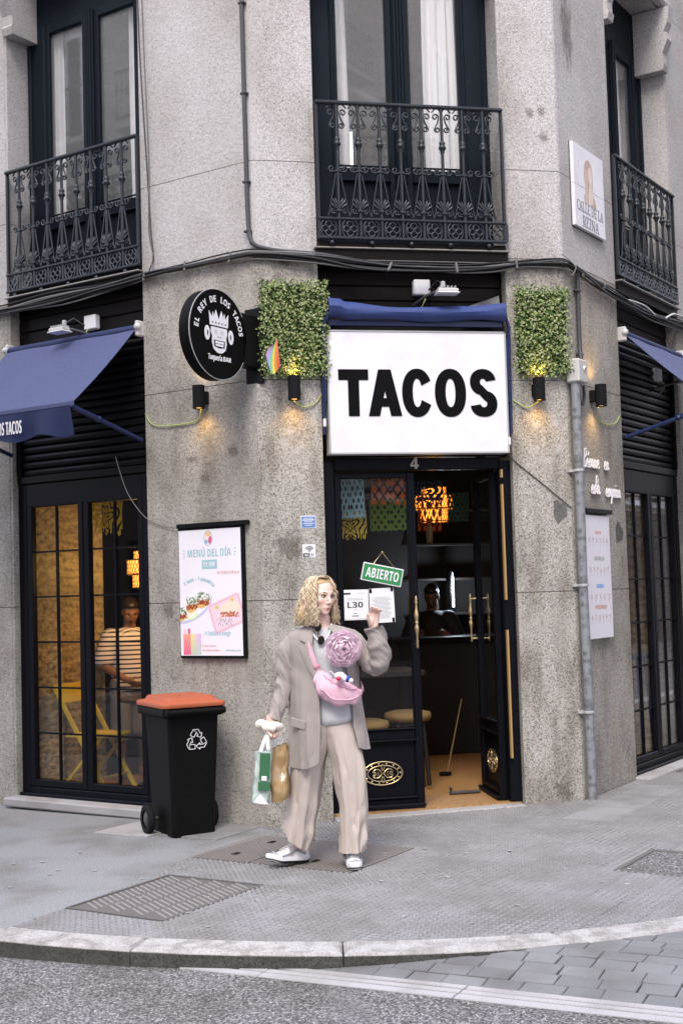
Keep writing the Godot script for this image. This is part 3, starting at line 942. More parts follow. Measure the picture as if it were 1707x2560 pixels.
func lintel(x: Transform3D, hw: float) -> void:
	var mb := MB.new()
	mb.box(Vector3(0, 7.42, -0.19), Vector3(hw * 2 - 0.004, 1.1, 0.34))
	put("lintel", mb, M.granite_high, house, x)
	if hw > 0.72:
		mb = MB.new()
		mb.bev(Vector3(0, 6.93, 0.03), Vector3(hw * 2 + 0.1, 0.09, 0.1), 0.02)
		put("lintel_moulding", mb, M.granite_high, house, x)
	for s in [-1, 1]:
		mb = MB.new()
		var poly := PackedVector2Array([Vector2(-0.24, 6.28), Vector2(0.03, 6.28), Vector2(0.045, 6.34), Vector2(0.03, 6.36), Vector2(0.03, 6.44), Vector2(0.085, 6.56), Vector2(0.08, 6.62), Vector2(0.045, 6.63), Vector2(0.09, 6.72), Vector2(0.11, 6.86), Vector2(-0.24, 6.86)])
		mb.t = Transform3D(Basis(Vector3(0, 0, 1), Vector3(0, 1, 0), Vector3(-1, 0, 0)), Vector3(s * (hw - 0.055), 0, 0))
		mb.plate(poly, -0.06, 0.06)
		put("corbel", mb, M.granite_high, house, x)

func balcony_window(x: Transform3D, hw: float) -> void:
	var z := -0.26
	var mb := MB.new()
	mb.box(Vector3(0, 6.72, z - 0.02), Vector3(hw * 2 - 0.004, 0.62, 0.06))
	for s in [-1, 1]:
		mb.bev(Vector3(s * (hw - 0.105), 5.26, z - 0.01), Vector3(0.206, 2.3, 0.06))
		mb.bev(Vector3(s * (hw - 0.2), 5.26, z + 0.02), Vector3(0.03, 2.3, 0.04), 0.01)
		mb.bev(Vector3(s * (hw - 0.03), 5.26, z + 0.025), Vector3(0.04, 2.3, 0.03), 0.01)
	var w := put("balcony_window", mb, M.frame_old, house, x)
	for s in [-1, 1]:
		var x0: float = s * 0.282 - (0.194 if s < 0 else 0.194)
		mb = MB.new()
		var c: float = s * 0.282
		mb.bev(Vector3(c - 0.235 + 0.02, 5.26, z), Vector3(0.05, 2.3, 0.05))
		mb.bev(Vector3(c + 0.235 - 0.02, 5.26, z), Vector3(0.05, 2.3, 0.05))
		mb.bev(Vector3(c, 4.71, z), Vector3(0.38, 0.10, 0.05)); mb.bev(Vector3(c, 6.37, z), Vector3(0.38, 0.08, 0.05))
		mb.bev(Vector3(c, 4.15, z), Vector3(0.38, 0.09, 0.05))
		mb.box(Vector3(c, 4.43, z - 0.012), Vector3(0.38, 0.48, 0.025))
		mb.bev(Vector3(c, 4.666, z + 0.03), Vector3(0.4, 0.018, 0.016), 0.006)
		mb.bev(Vector3(c, 4.773, z + 0.03), Vector3(0.4, 0.014, 0.016), 0.005)
		put("casement", mb, M.frame_old, w)
		mb = MB.new()
		mb.quad(Vector3(c - 0.2, 4.75, z - 0.005), Vector3(c + 0.2, 4.75, z - 0.005), Vector3(c + 0.2, 6.34, z - 0.005), Vector3(c - 0.2, 6.34, z - 0.005))
		mb.quad(Vector3(c - 0.2, 4.75, z - 0.010), Vector3(c + 0.2, 4.75, z - 0.010), Vector3(c + 0.2, 6.34, z - 0.0105), Vector3(c - 0.2, 6.34, z - 0.0105))
		put("pane", mb, M.glass_old, w)
	mb = MB.new()
	mb.bev(Vector3(0, 5.26, z + 0.018), Vector3(0.085, 2.3, 0.06), 0.015)
	for s in [-1, 0, 1]: mb.tube([Vector3(s * 0.024, 4.12, z + 0.05), Vector3(s * 0.024, 6.4, z + 0.05)], 0.011, 6)
	put("meeting_stile", mb, M.frame_old, w)

func spiral(c: Vector2, r0: float, r1: float, a0: float, a1: float, n: int) -> Array:
	var out := []
	for k in n:
		var t := float(k) / (n - 1)
		out.append(Vector3(c.x + lerpf(r0, r1, t) * cos(lerpf(a0, a1, t)), c.y + lerpf(r0, r1, t) * sin(lerpf(a0, a1, t)), 0))
	return out

var baluster_mesh: ArrayMesh
var frieze_mesh: ArrayMesh

func railing(x: Transform3D, hw: float, n: int, z: float, top: float) -> void:
	var dx := 2.0 * hw / n
	if baluster_mesh == null:
		var mb := MB.new()
		var y0 := top - 0.85
		mb.lathe([Vector2(0.0125, y0), Vector2(0.0125, y0 + 0.505), Vector2(0.018, y0 + 0.51), Vector2(0.016, y0 + 0.523), Vector2(0.022, y0 + 0.53), Vector2(0.03, y0 + 0.545), Vector2(0.024, y0 + 0.556), Vector2(0.018, y0 + 0.566), Vector2(0.025, y0 + 0.58), Vector2(0.017, y0 + 0.59), Vector2(0.0125, y0 + 0.6), Vector2(0.0115, y0 + 0.85)], 8)
		mb.bev(Vector3(0, y0 + 0.345, 0), Vector3(0.046, 0.024, 0.03), 0.006)
		mb.bev(Vector3(0, y0 + 0.05, 0.004), Vector3(0.05, 0.024, 0.034), 0.008)
		for s in [-1, 1]:
			var fl := func(pts: Array) -> Array: return pts.map(func(p): return Vector3(p.x * s, p.y, p.z))
			# upper scrolls
			var up := spiral(Vector2(0.047, y0 + 0.775), 0.008, 0.027, -PI * 1.2, PI * 1.15, 14)
			up.append_array([Vector3(0.03, y0 + 0.735, 0), Vector3(0.042, y0 + 0.71, 0), Vector3(0.052, y0 + 0.69, 0)])
			up.append_array(spiral(Vector2(0.034, y0 + 0.683), 0.022, 0.007, 0.0, -PI * 2.3, 12))
			mb.tube(fl.call(up), 0.0068, 4, false)
			mb.tube(fl.call([Vector3(0.0, y0 + 0.8, 0), Vector3(0.012, y0 + 0.83, 0), Vector3(0.04, y0 + 0.845, 0), Vector3(0.072, y0 + 0.81, 0)]), 0.0065, 4, false)
			# collar volutes
			mb.tube(fl.call([Vector3(0.015, y0 + 0.345, 0)] + spiral(Vector2(0.047, y0 + 0.363), 0.024, 0.008, -PI * 0.6, PI * 1.5, 12)), 0.007, 4, false)
			# slanting bars
			mb.tube(fl.call([Vector3(0.016, y0 + 0.33, 0), Vector3(dx / 2 - 0.012, y0 + 0.05, 0), Vector3(dx / 2 - 0.002, y0 + 0.015, 0)]), 0.0066, 4, false)
			# palmette leaves and foot volutes
			for q in [[0.018, 0.15, 0.03], [0.034, 0.145, 0.05], [0.05, 0.115, 0.062]]:
				mb.tube(fl.call([Vector3(0.004, y0 + 0.06, 0.004), Vector3(q[0], y0 + 0.06 + (q[1] - 0.06) * 0.6, 0.008), Vector3(q[2], y0 + q[1] - 0.005, 0.004)]), [0.005, 0.012, 0.004], 4, false)
			mb.tube(fl.call([Vector3(0.0, y0 + 0.04, 0.004)] + spiral(Vector2(0.042, y0 + 0.052), 0.02, 0.006, -PI * 0.7, PI * 1.5, 10)), 0.0066, 4, false)
		baluster_mesh = mb.mesh(M.iron)
		mb = MB.new()
		var cy := y0 - 0.078
		for q in [[0.026, 0], [-0.026, 0], [0, 0.031], [0, -0.031]]:
			var ring := []
			for k in 11:
				var a := TAU * k / 10
				ring.append(Vector3(q[0] + 0.023 * cos(a), cy + q[1] + 0.023 * sin(a), 0))
			mb.tube(ring, 0.0072, 4, false)
		for s in [-1, 1]:
			mb.tube([Vector3(s * 0.03, cy + 0.066, 0), Vector3(s * 0.052, cy + 0.04, 0), Vector3(s * 0.058, cy, 0), Vector3(s * 0.052, cy - 0.04, 0), Vector3(s * 0.03, cy - 0.066, 0)], 0.0068, 4, false)
		mb.bev(Vector3(dx / 2, cy, 0), Vector3(0.02, 0.13, 0.012), 0.003)
		frieze_mesh = mb.mesh(M.iron)
	var o := top - 5.12
	if top > 5.12: o = top - 5.12
	var mb := MB.new()
	mb.bev(Vector3(0, top, z), Vector3(hw * 2, 0.026, 0.04), 0.008)
	var rl := put("balcony_railing", mb, M.iron, house, x)
	for k in n - 1: put("baluster", baluster_mesh, null, rl, at(-hw + dx * (k + 1), o, z))
	for k in n: put("frieze_panel", frieze_mesh, null, rl, at(-hw + dx * (k + 0.5), o, z))
	for q in [[top - 0.855, 0.02], [top - 0.995, 0.022]]:
		mb = MB.new(); mb.bev(Vector3(0, q[0], z), Vector3(hw * 2, q[1], 0.028), 0.006)
		put("rail", mb, M.iron, rl)
	for s in [-1, 1]:
		mb = MB.new(); mb.bev(Vector3(s * (hw - 0.012), top - 0.5, z - 0.01), Vector3(0.022, 1.0, 0.03), 0.006)
		put("end_post", mb, M.iron, rl)
	mb = MB.new()
	mb.box(Vector3(0, 4.1, z - 0.12), Vector3(hw * 2 - 0.01, 0.035, 0.2))
	put("balcony_floor", mb, M.fascia, rl)
	for k in 5:
		mb = MB.new(); mb.ball(Vector3(lerpf(-hw + 0.1, hw - 0.14, k / 4.0), top - 1.03, z), 0.019, 8, 6)
		put("ball_knob", mb, M.iron, rl)

func door_leaf(called: String, x: Transform3D, medal_flip := 1.0) -> Node3D:   # local x from 0 (hinge) to 0.6, y from 0.03, z out; hinge at x = 0
	var mb := MB.new()
	mb.bev(Vector3(0.025, 1.24, 0), Vector3(0.05, 2.42, 0.05)); mb.bev(Vector3(0.57, 1.24, 0), Vector3(0.06, 2.42, 0.05))
	mb.bev(Vector3(0.295, 2.43, 0), Vector3(0.49, 0.04, 0.05)); mb.bev(Vector3(0.295, 0.555, 0), Vector3(0.49, 0.07, 0.05))
	mb.bev(Vector3(0.295, 0.065, 0), Vector3(0.49, 0.07, 0.05))
	mb.box(Vector3(0.295, 0.31, -0.008), Vector3(0.49, 0.42, 0.02))
	var d := put(called, mb, M.frame, house, x)
	mb = MB.new()
	for q in [[0.597, 0.0], [0.515, 0.0], [0.108, 0.0]]: mb.bev(Vector3(0.295, q[0], 0.03), Vector3(0.5, 0.016, 0.02), 0.006)
	mb.bev(Vector3(0.3, 0.05, 0.04), Vector3(0.6, 0.03, 0.03), 0.008)
	put("moulding", mb, M.frame, d)
	mb = MB.new()
	mb.quad(Vector3(0.05, 0.59, 0), Vector3(0.54, 0.59, 0), Vector3(0.54, 2.41, 0), Vector3(0.05, 2.41, 0))
	put("pane", mb, M.glass, d)
	# oval cast medallion
	mb = MB.new()
	var ring := []; var ring2 := []
	var c := Vector3(0.295, 0.285, 0.008)
	for k in 29:
		var a := TAU * k / 28
		ring.append(c + Vector3(0.145 * cos(a), 0.083 * sin(a), 0)); ring2.append(c + Vector3(0.112 * cos(a), 0.057 * sin(a), 0.004))
	mb.tube(ring, 0.006, 5, false); mb.tube(ring2, 0.004, 5, false)
	for k in 14:
		var a := TAU * k / 14
		mb.ball(c + Vector3(0.129 * cos(a), 0.07 * sin(a), 0.003), Vector3(0.009, 0.006, 0.005), 6, 4)
	for s in [-1, 1]:
		for u in [-1, 1]:
			mb.tube([c + Vector3(s * 0.005, 0, 0.004), c + Vector3(s * 0.03, u * 0.03, 0.006), c + Vector3(s * 0.06, u * 0.03, 0.006), c + Vector3(s * 0.075, u * 0.012, 0.006), c + Vector3(s * 0.055, u * 0.008, 0.006)], 0.0045, 4, false)
			mb.tube([c + Vector3(s * 0.003, u * 0.02, 0.004), c + Vector3(s * 0.012, u * 0.05, 0.006), c + Vector3(0, u * 0.066, 0.006)], 0.005, 4, false)
		for k in 3: mb.tube([c + Vector3(s * (0.03 + k * 0.018), 0, 0.004), c + Vector3(s * (0.04 + k * 0.018), 0.016, 0.004)], 0.003, 4, false); mb.tube([c + Vector3(s * (0.03 + k * 0.018), 0, 0.004), c + Vector3(s * (0.04 + k * 0.018), -0.016, 0.004)], 0.003, 4, false)
	put("medallion", mb, M.brass, d)
	# long turned pull handle
	mb = MB.new()
	var hx := 0.568
	mb.lathe([Vector2(0.002, 1.17), Vector2(0.011, 1.185), Vector2(0.006, 1.2), Vector2(0.010, 1.22), Vector2(0.007, 1.24), Vector2(0.009, 1.27), Vector2(0.016, 1.3), Vector2(0.017, 1.325), Vector2(0.009, 1.345), Vector2(0.015, 1.352), Vector2(0.015, 1.362), Vector2(0.009, 1.37), Vector2(0.017, 1.39), Vector2(0.016, 1.42), Vector2(0.009, 1.45), Vector2(0.007, 1.49), Vector2(0.011, 1.5), Vector2(0.006, 1.515), Vector2(0.010, 1.53), Vector2(0.002, 1.55)], 10, Vector3(hx, 0, 0.07))
	for y in [1.2, 1.51]: mb.tube([Vector3(hx, y, 0.02), Vector3(hx, y, 0.07)], 0.007, 6)
	put("handle", mb, M.brass, d)
	return d

func entrance() -> void:
	var mb := MB.new()
	var z := -0.1
	for s in [-1, 1]: mb.bev(Vector3(s * 0.665, 1.28, z), Vector3(0.088, 2.5, 0.09))
	mb.bev(Vector3(0, 2.51, z), Vector3(1.24, 0.085, 0.09))
	put("door_frame", mb, M.frame, house)
	mb = MB.new()
	for q in [[0.35, 1.28], [1.5, 2.35], [2.4, 2.46]]: mb.box(Vector3(0.628, (q[0] + q[1]) / 2, -0.03), Vector3(0.012, q[1] - q[0], 0.035))
	put("bare_wood_edge", mb, M.wood_pale, house)
	mb = MB.new()
	mb.prism(PackedVector2Array([Vector2(-0.7, -0.5), Vector2(0.7, -0.5), Vector2(0.7, 0.07), Vector2(-0.7, 0.07)]), -0.2, func(x, zz): return 0.012 + 0.012 * x, 0.008)
	put("doorstep", mb, M.pale_stone, house)
	door_leaf("door", Transform3D(Basis(), Vector3(-0.62, 0.0, z)))
	# second leaf stands open into the room; mirrored so that its hinge is on the other jamb
	var b := Basis(Vector3(0, 0, -1), Vector3.UP, Vector3(-1, 0, 0))
	b = Basis(Vector3.UP, deg_to_rad(-4)) * b
	door_leaf("door", Transform3D(b, Vector3(0.595, 0.0, z - 0.03)))
	# house number
	put("house_number", word("4", 0.085, bold, 0.008), M.steel_edge, house, at(-0.025, 2.515, -0.053))

# ---------- behind the glass ----------
func interior() -> void:
	var mb := MB.new()
	mb.box(Vector3(-2.69, 1.75, -0.62), Vector3(0.18, 3.5, 0.98))
	put("plaster_pier", mb, M.plaster, house, XL)
	mb = MB.new(); mb.box(Vector3(-2.50, 1.75, -0.31), Vector3(0.03, 3.5, 0.36)); put("plaster_lining", mb, M.plaster, house, XL)
	mb = MB.new()
	mb.box(Vector3(-3.35, 1.75, -2.5), Vector3(2.3, 3.5, 0.1))
	put("partition", mb, M.wood_dark, house, XL)
	mb = MB.new(); mb.box(Vector3(2.40, 1.75, -0.42), Vector3(0.16, 3.5, 0.3))
	put("plaster_pier", mb, M.plaster, house, XR)
	mb = MB.new(); mb.box(Vector3(1.6, 1.75, -3.0), Vector3(3.4, 3.5, 0.1))
	put("partition", mb, M.dark_room, house, XR)
	# folding chairs
	var ch := folding_chair()
	ch.transform = XL * turned(Vector3(-2.17, 0.03, -0.55), PI / 2 + 0.15)
	again(ch, XL * turned(Vector3(-1.52, 0.03, -0.78), -PI / 2 + 0.5), "yellow folding chair half hidden behind the striped man's window stile")
	var tb := thing("cafe_table", "small dark round cafe table between the two yellow chairs", "table", XL * at(-1.86, 0.03, -0.95))
	mb = MB.new(); mb.lathe([Vector2(0.01, 0.70), Vector2(0.3, 0.70), Vector2(0.305, 0.715), Vector2(0.3, 0.73), Vector2(0.002, 0.73)], 20); put("tabletop", mb, M.wood_dark, tb)
	mb = MB.new(); mb.lathe([Vector2(0.18, 0.0), Vector2(0.17, 0.02), Vector2(0.03, 0.04), Vector2(0.025, 0.7)], 12); put("pedestal", mb, M.black, tb)
	# woven pendant lamp, lit
	pendant("woven_pendant_lamp", "lit woven rattan pendant lamp in two tiers above the striped man", XL * at(-1.93, 1.68, -0.95), 0.26)
	pendant("woven_pendant_lamp", "lit orange pendant lamp seen through the open doorway behind paper flags", at(0.72, 2.2, -2.2), 0.05)
	# straw hat on the wall
	var hat := thing("sombrero", "wide straw sombrero hung high inside the shop window", "hat", XL * at(-2.05, 2.02, -1.3))
	mb = MB.new(); mb.lathe([Vector2(0.02, -0.02), Vector2(0.13, 0.0), Vector2(0.2, 0.02), Vector2(0.215, 0.05), Vector2(0.2, 0.04), Vector2(0.1, 0.02)], 24, Vector3.ZERO, Basis(Vector3.RIGHT, PI / 2)); put("brim", mb, M.straw, hat)
	mb = MB.new(); mb.lathe([Vector2(0.095, 0.0), Vector2(0.085, 0.06), Vector2(0.05, 0.11), Vector2(0.003, 0.125)], 20, Vector3.ZERO, Basis(Vector3.RIGHT, PI / 2)); put("crown", mb, M.straw, hat)
	paper_flags()
	# bar behind the entrance
	var bar := thing("bar_counter", "dark wooden bar counter across the back of the entrance room", "counter", at(0.35, 0.03, -3.1))
	mb = MB.new(); mb.bev(Vector3(0, 0.53, 0), Vector3(3.0, 1.06, 0.5)); put("front", mb, M.wood_dark, bar)
	mb = MB.new(); mb.bev(Vector3(0, 1.08, 0.03), Vector3(3.1, 0.05, 0.62)); put("countertop", mb, M.black, bar)
	var sh := thing("bottle_shelf", "dark back bar shelves full of bottles behind the counter", "shelf", at(0.2, 0.03, -3.95))
	for k in 4:
		mb = MB.new(); mb.bev(Vector3(0, 1.3 + 0.36 * k, 0), Vector3(3.2, 0.03, 0.25)); put("shelf_board", mb, M.wood_dark, sh)
	mb = MB.new(); mb.box(Vector3(0, 1.6, -0.15), Vector3(3.3, 2.4, 0.04)); put("back_panel", mb, M.dark_room, sh)
	var cols := [Color(0.08, 0.05, 0.01), Color(0.3, 0.3, 0.28), Color(0.35, 0.2, 0.04), Color(0.03, 0.08, 0.03), Color(0.5, 0.45, 0.3)]
	var kinds := []
	for k in 5:
		var m := mat("bottle%d" % k, cols[k].linear_to_srgb(), 0.12)
		mb = MB.new(); mb.lathe([Vector2(0.002, 0), Vector2(0.038, 0.0), Vector2(0.038, 0.16), Vector2(0.03, 0.19), Vector2(0.013, 0.21), Vector2(0.013, 0.265), Vector2(0.002, 0.27)], 10)
		kinds.append(mb.mesh(m))
	for row in 3:
		for k in 12:
			if rng.randf() < 0.2: continue
			var b := put("bottle", kinds[rng.randi_range(0, 4)], null, null, at(-1.1 + k * 0.2 + rng.randf_range(-0.05, 0.05), 1.348 + 0.36 * row, -3.93))
			tag(b, "bottle standing on the dark back bar shelves inside the entrance", "bottle", "bottles on the back bar")
	var tube := thing("light_tube", "white vertical light tube glowing at the back of the bar", "lamp", at(1.32, 1.40, -3.72))
	mb = MB.new(); mb.lathe([Vector2(0.002, 0), Vector2(0.012, 0), Vector2(0.012, 0.30), Vector2(0.002, 0.36)], 10); put("tube_glow", mb, M.tube_glow, tube)
	mb = MB.new(); mb.bev(Vector3(0, 0.18, -0.035), Vector3(0.05, 0.4, 0.03)); put("housing", mb, M.black, tube)
	var ol := OmniLight3D.new(); ol.light_color = Color(0.85, 0.92, 1.0); ol.light_energy = 0.15; ol.omni_range = 8.0; ol.omni_attenuation = 2.0; ol.shadow_enabled = true; ol.light_size = 0.03; ol.position = Vector3(0, 0.18, 0.06)
	tube.add_child(ol)
	# dining table and straw seated stools behind the closed door leaf
	tb = thing("dining_table", "dark rectangular dining table behind the glass of the closed door leaf", "table", at(-0.3, 0.03, -1.25))
	mb = MB.new(); mb.bev(Vector3(0, 0.9, 0), Vector3(1.1, 0.045, 0.6)); put("tabletop", mb, M.wood_dark, tb)
	for q in [[-0.5, -0.25], [0.5, -0.25], [-0.5, 0.25], [0.5, 0.25]]:
		mb = MB.new(); mb.bev(Vector3(q[0], 0.44, q[1]), Vector3(0.05, 0.88, 0.05)); put("leg", mb, M.wood_dark, tb)
	var st := thing("straw_stool", "round straw seated stool close behind the closed door leaf", "stool", at(-0.3, 0.03, -0.75), "straw stools by the dining table")
	mb = MB.new(); mb.lathe([Vector2(0.01, 0.5), Vector2(0.17, 0.5), Vector2(0.19, 0.53), Vector2(0.18, 0.565), Vector2(0.12, 0.58), Vector2(0.002, 0.575)], 20); put("seat", mb, M.straw, st)
	for k in 4:
		mb = MB.new(); mb.tube([Vector3(0.14 * cos(k * PI / 2 + 0.8), 0.5, 0.14 * sin(k * PI / 2 + 0.8)), Vector3(0.18 * cos(k * PI / 2 + 0.8), 0.0, 0.18 * sin(k * PI / 2 + 0.8))], 0.016, 6); put("leg", mb, M.wood_dark, st)
	again(st, at(0.1, 0.06, -0.98), "round straw seated stool farther back, beside the door's meeting edge")
	var br := thing("broom_stick", "thin pale stick leaning inside the open doorway", "broom", at(0.55, 0.03, -1.5))
	mb = MB.new(); mb.tube([Vector3(0, 0.0, 0), Vector3(0.2, 0.62, -0.15)], 0.0065, 6); put("stick", mb, M.straw, br)
	mb = MB.new(); mb.bev(Vector3(-0.01, 0.02, 0.0), Vector3(0.1, 0.03, 0.04)); put("foot", mb, M.black, br)
	var dp := thing("floor_door_stop", "low dark metal door stop on the wooden floor of the doorway", "door stop", at(0.42, 0.03, -0.55))
	mb = MB.new(); mb.bev(Vector3(0, 0.012, 0), Vector3(0.24, 0.02, 0.05)); mb.bev(Vector3(-0.11, 0.03, 0), Vector3(0.012, 0.05, 0.05)); put("stop_bar", mb, M.cable_dark, dp)
	# curtains behind the balcony windows
	curtain_at(XC, -0.515, -0.375, "narrow white curtain drawn to one side of the middle balcony window")
	curtain_at(XC, 0.225, 0.5, "wide white curtain hanging in the middle balcony window")
	curtain_at(XL, -2.34, -2.2, "white curtain at the outer edge of the balcony window above the blue awning")
	curtain_at(XL, -1.44, -1.28, "white curtain at the corner side of the balcony window above the blue awning")
	curtain_at(XR, 1.82, 2.2, "grey looking curtain in the balcony window beside the street name plaque")
	# things behind the right shop window
	var pt := thing("hanging_plant", "leafy green trailing plant hung inside the narrow shop window", "plant", XR * at(1.72, 2.36, -0.32))
	var f := MB.new(); f.colored = true
	for k in 260:
		var p := Vector3(rng.randf_range(-0.6, 0.55), -rng.randf() * rng.randf() * 0.5, rng.randf_range(-0.2, 0.2))
		var b := Basis.from_euler(Vector3(rng.randf_range(-1, 1), rng.randf() * TAU, rng.randf_range(-1, 1)))
		f.col = Color(0.06, 0.12, 0.04).lerp(Color(0.2, 0.28, 0.11), rng.randf())
		var l := rng.randf_range(0.035, 0.06)
		f.quad(p, p + b * Vector3(l * 0.4, 0, l * 0.5), p + b * Vector3(0, 0.006, l), p + b * Vector3(-l * 0.4, 0, l * 0.5))
	put("foliage", f, M.leaf, pt).set_meta("kind", "stuff")
	mb = MB.new(); mb.lathe([Vector2(0.002, 0.0), Vector2(0.08, 0.0), Vector2(0.11, 0.12), Vector2(0.1, 0.12), Vector2(0.075, 0.03)], 14); put("pot", mb, M.black, pt)
	var bc := thing("blue_stool", "tall blue metal stool inside the narrow shop window", "stool", XR * at(2.0, 0.03, -0.35))
	mb = MB.new(); mb.lathe([Vector2(0.01, 0.9), Vector2(0.15, 0.9), Vector2(0.16, 0.92), Vector2(0.15, 0.93), Vector2(0.002, 0.93)], 14); put("seat", mb, M.arm_blue, bc)
	for k in 4:
		mb = MB.new(); mb.tube([Vector3(0.1 * cos(k * PI / 2), 0.9, 0.1 * sin(k * PI / 2)), Vector3(0.17 * cos(k * PI / 2), 0.0, 0.17 * sin(k * PI / 2))], 0.014, 6); put("leg", mb, M.arm_blue, bc)

func folding_chair() -> Node3D:
	var c := thing("folding_chair", "yellow folding chair standing before the rough brown plaster pier", "chair", Transform3D(), "yellow folding chairs in the shop window")
	var mb := MB.new()
	mb.bev(Vector3(0, 0.45, 0.02), Vector3(0.4, 0.02, 0.38), 0.008)
	for k in 5: mb.bev(Vector3(0, 0.463, -0.13 + k * 0.075), Vector3(0.39, 0.008, 0.06), 0.003)
	put("seat", mb, M.yellow, c)
	mb = MB.new()
	var rows := []
	for i in 5:
		var r := []
		for j in 9:
			var u := j / 8.0 - 0.5
			r.append(Vector3(u * 0.36, 0.72 + i * 0.038, -0.235 - 0.012 * i + 0.03 * cos(u * PI)))
		rows.append(r)
	mb.grid(rows)
	var rows2 := []
	for r in rows:
		var q := []
		for p in r: q.append(p + Vector3(0, 0, -0.012))
		rows2.append(q)
	mb.grid(rows2, false, false, true)
	put("backrest", mb, M.yellow, c)
	for s in [-1, 1]:
		mb = MB.new()
		mb.bar(Vector3(s * 0.2, 0.0, 0.24), Vector3(s * 0.2, 0.86, -0.27), 0.022, 0.03)
		put("leg", mb, M.yellow, c)
		mb = MB.new()
		mb.bar(Vector3(s * 0.175, 0.0, -0.25), Vector3(s * 0.175, 0.45, 0.18), 0.02, 0.026)
		put("leg", mb, M.yellow, c)
	mb = MB.new()
	mb.bar(Vector3(-0.2, 0.12, 0.17), Vector3(0.2, 0.12, 0.17), 0.016, 0.016); mb.bar(Vector3(-0.175, 0.12, -0.135), Vector3(0.175, 0.12, -0.135), 0.016, 0.016)
	put("stretcher", mb, M.yellow, c)
	return c

func pendant(called: String, label: String, x: Transform3D, energy: float) -> void:
	var l := thing(called, label, "lamp", x)
	var mb := MB.new()
	mb.lathe([Vector2(0.125, 0.0), Vector2(0.125, 0.11), Vector2(0.17, 0.115), Vector2(0.17, 0.235), Vector2(0.11, 0.24), Vector2(0.11, 0.31), Vector2(0.03, 0.315)], 28)
	put("lamp_shade", mb, M.lamp_glow, l)
	mb = MB.new()
	for q in [[0.128, 0.0, 0.11, 26], [0.173, 0.115, 0.235, 32], [0.113, 0.24, 0.31, 24]]:
		for k in q[3]:
			for s in [-1, 1]:
				var a: float = TAU * k / q[3]; var b: float = a + s * 0.35
				mb.bar(Vector3(q[0] * cos(a), q[1], q[0] * sin(a)), Vector3(q[0] * cos(b), q[2], q[0] * sin(b)), 0.004, 0.004)
		for y in [q[1], q[2]]:
			var ring := []
			for k in 25: ring.append(Vector3(q[0] * cos(TAU * k / 24), y, q[0] * sin(TAU * k / 24)))
			mb.tube(ring, 0.006, 5, false)
	put("rattan_weave", mb, M.straw, l).set_meta("kind", "stuff")
	mb = MB.new(); mb.tube([Vector3(0, 0.31, 0), Vector3(0, 3.5 - x.origin.y, 0)], 0.006, 6); put("cord", mb, M.black, l)
	var o := OmniLight3D.new()
	o.light_color = Color(1.0, 0.82, 0.55); o.light_energy = energy; o.omni_range = 10.0; o.omni_attenuation = 2.0; o.light_size = 0.05; o.shadow_enabled = true
	o.position = Vector3(0, 0.17, 0)
	l.add_child(o)

func flag_texture(kind: int) -> ImageTexture:   # cut paper: bands of holes
	var im := Image.create(96, 96, false, Image.FORMAT_RGBA8)
	for y in 96:
		for x in 96:
			var u := absf(x - 47.5) / 47.5; var v := y / 96.0
			var hole := false
			var cx := u * 6.0; var cy := v * 7.0
			if kind == 0: hole = sin(cx * 3.1) * sin(cy * 2.9) > 0.42 and u < 0.93 and v > 0.05
			elif kind == 1:
				var r := Vector2(u, (v - 0.5) * 1.6).length()
				hole = (sin(r * 19.0 + 3.0 * sin(6.0 * atan2(v - 0.5, u))) > 0.5 and r < 1.0) or (v > 0.8 and sin(u * 21.0) > 0.5)
			else: hole = (sin(cx * 2.2 + cy * 2.0) > 0.55 or sin(cx * 2.2 - cy * 2.0) > 0.7) and u < 0.92 and v > 0.08
			if v > 0.93 and fmod(u * 5.0, 1.0) > 0.5 + (1.0 - v) * 6.0: hole = true
			if v > 0.965 and fmod(u * 5.0, 1.0) > 0.3: hole = true
			im.set_pixel(x, y, Color(1, 1, 1, 0 if hole else 1))
	return ImageTexture.create_from_image(im)

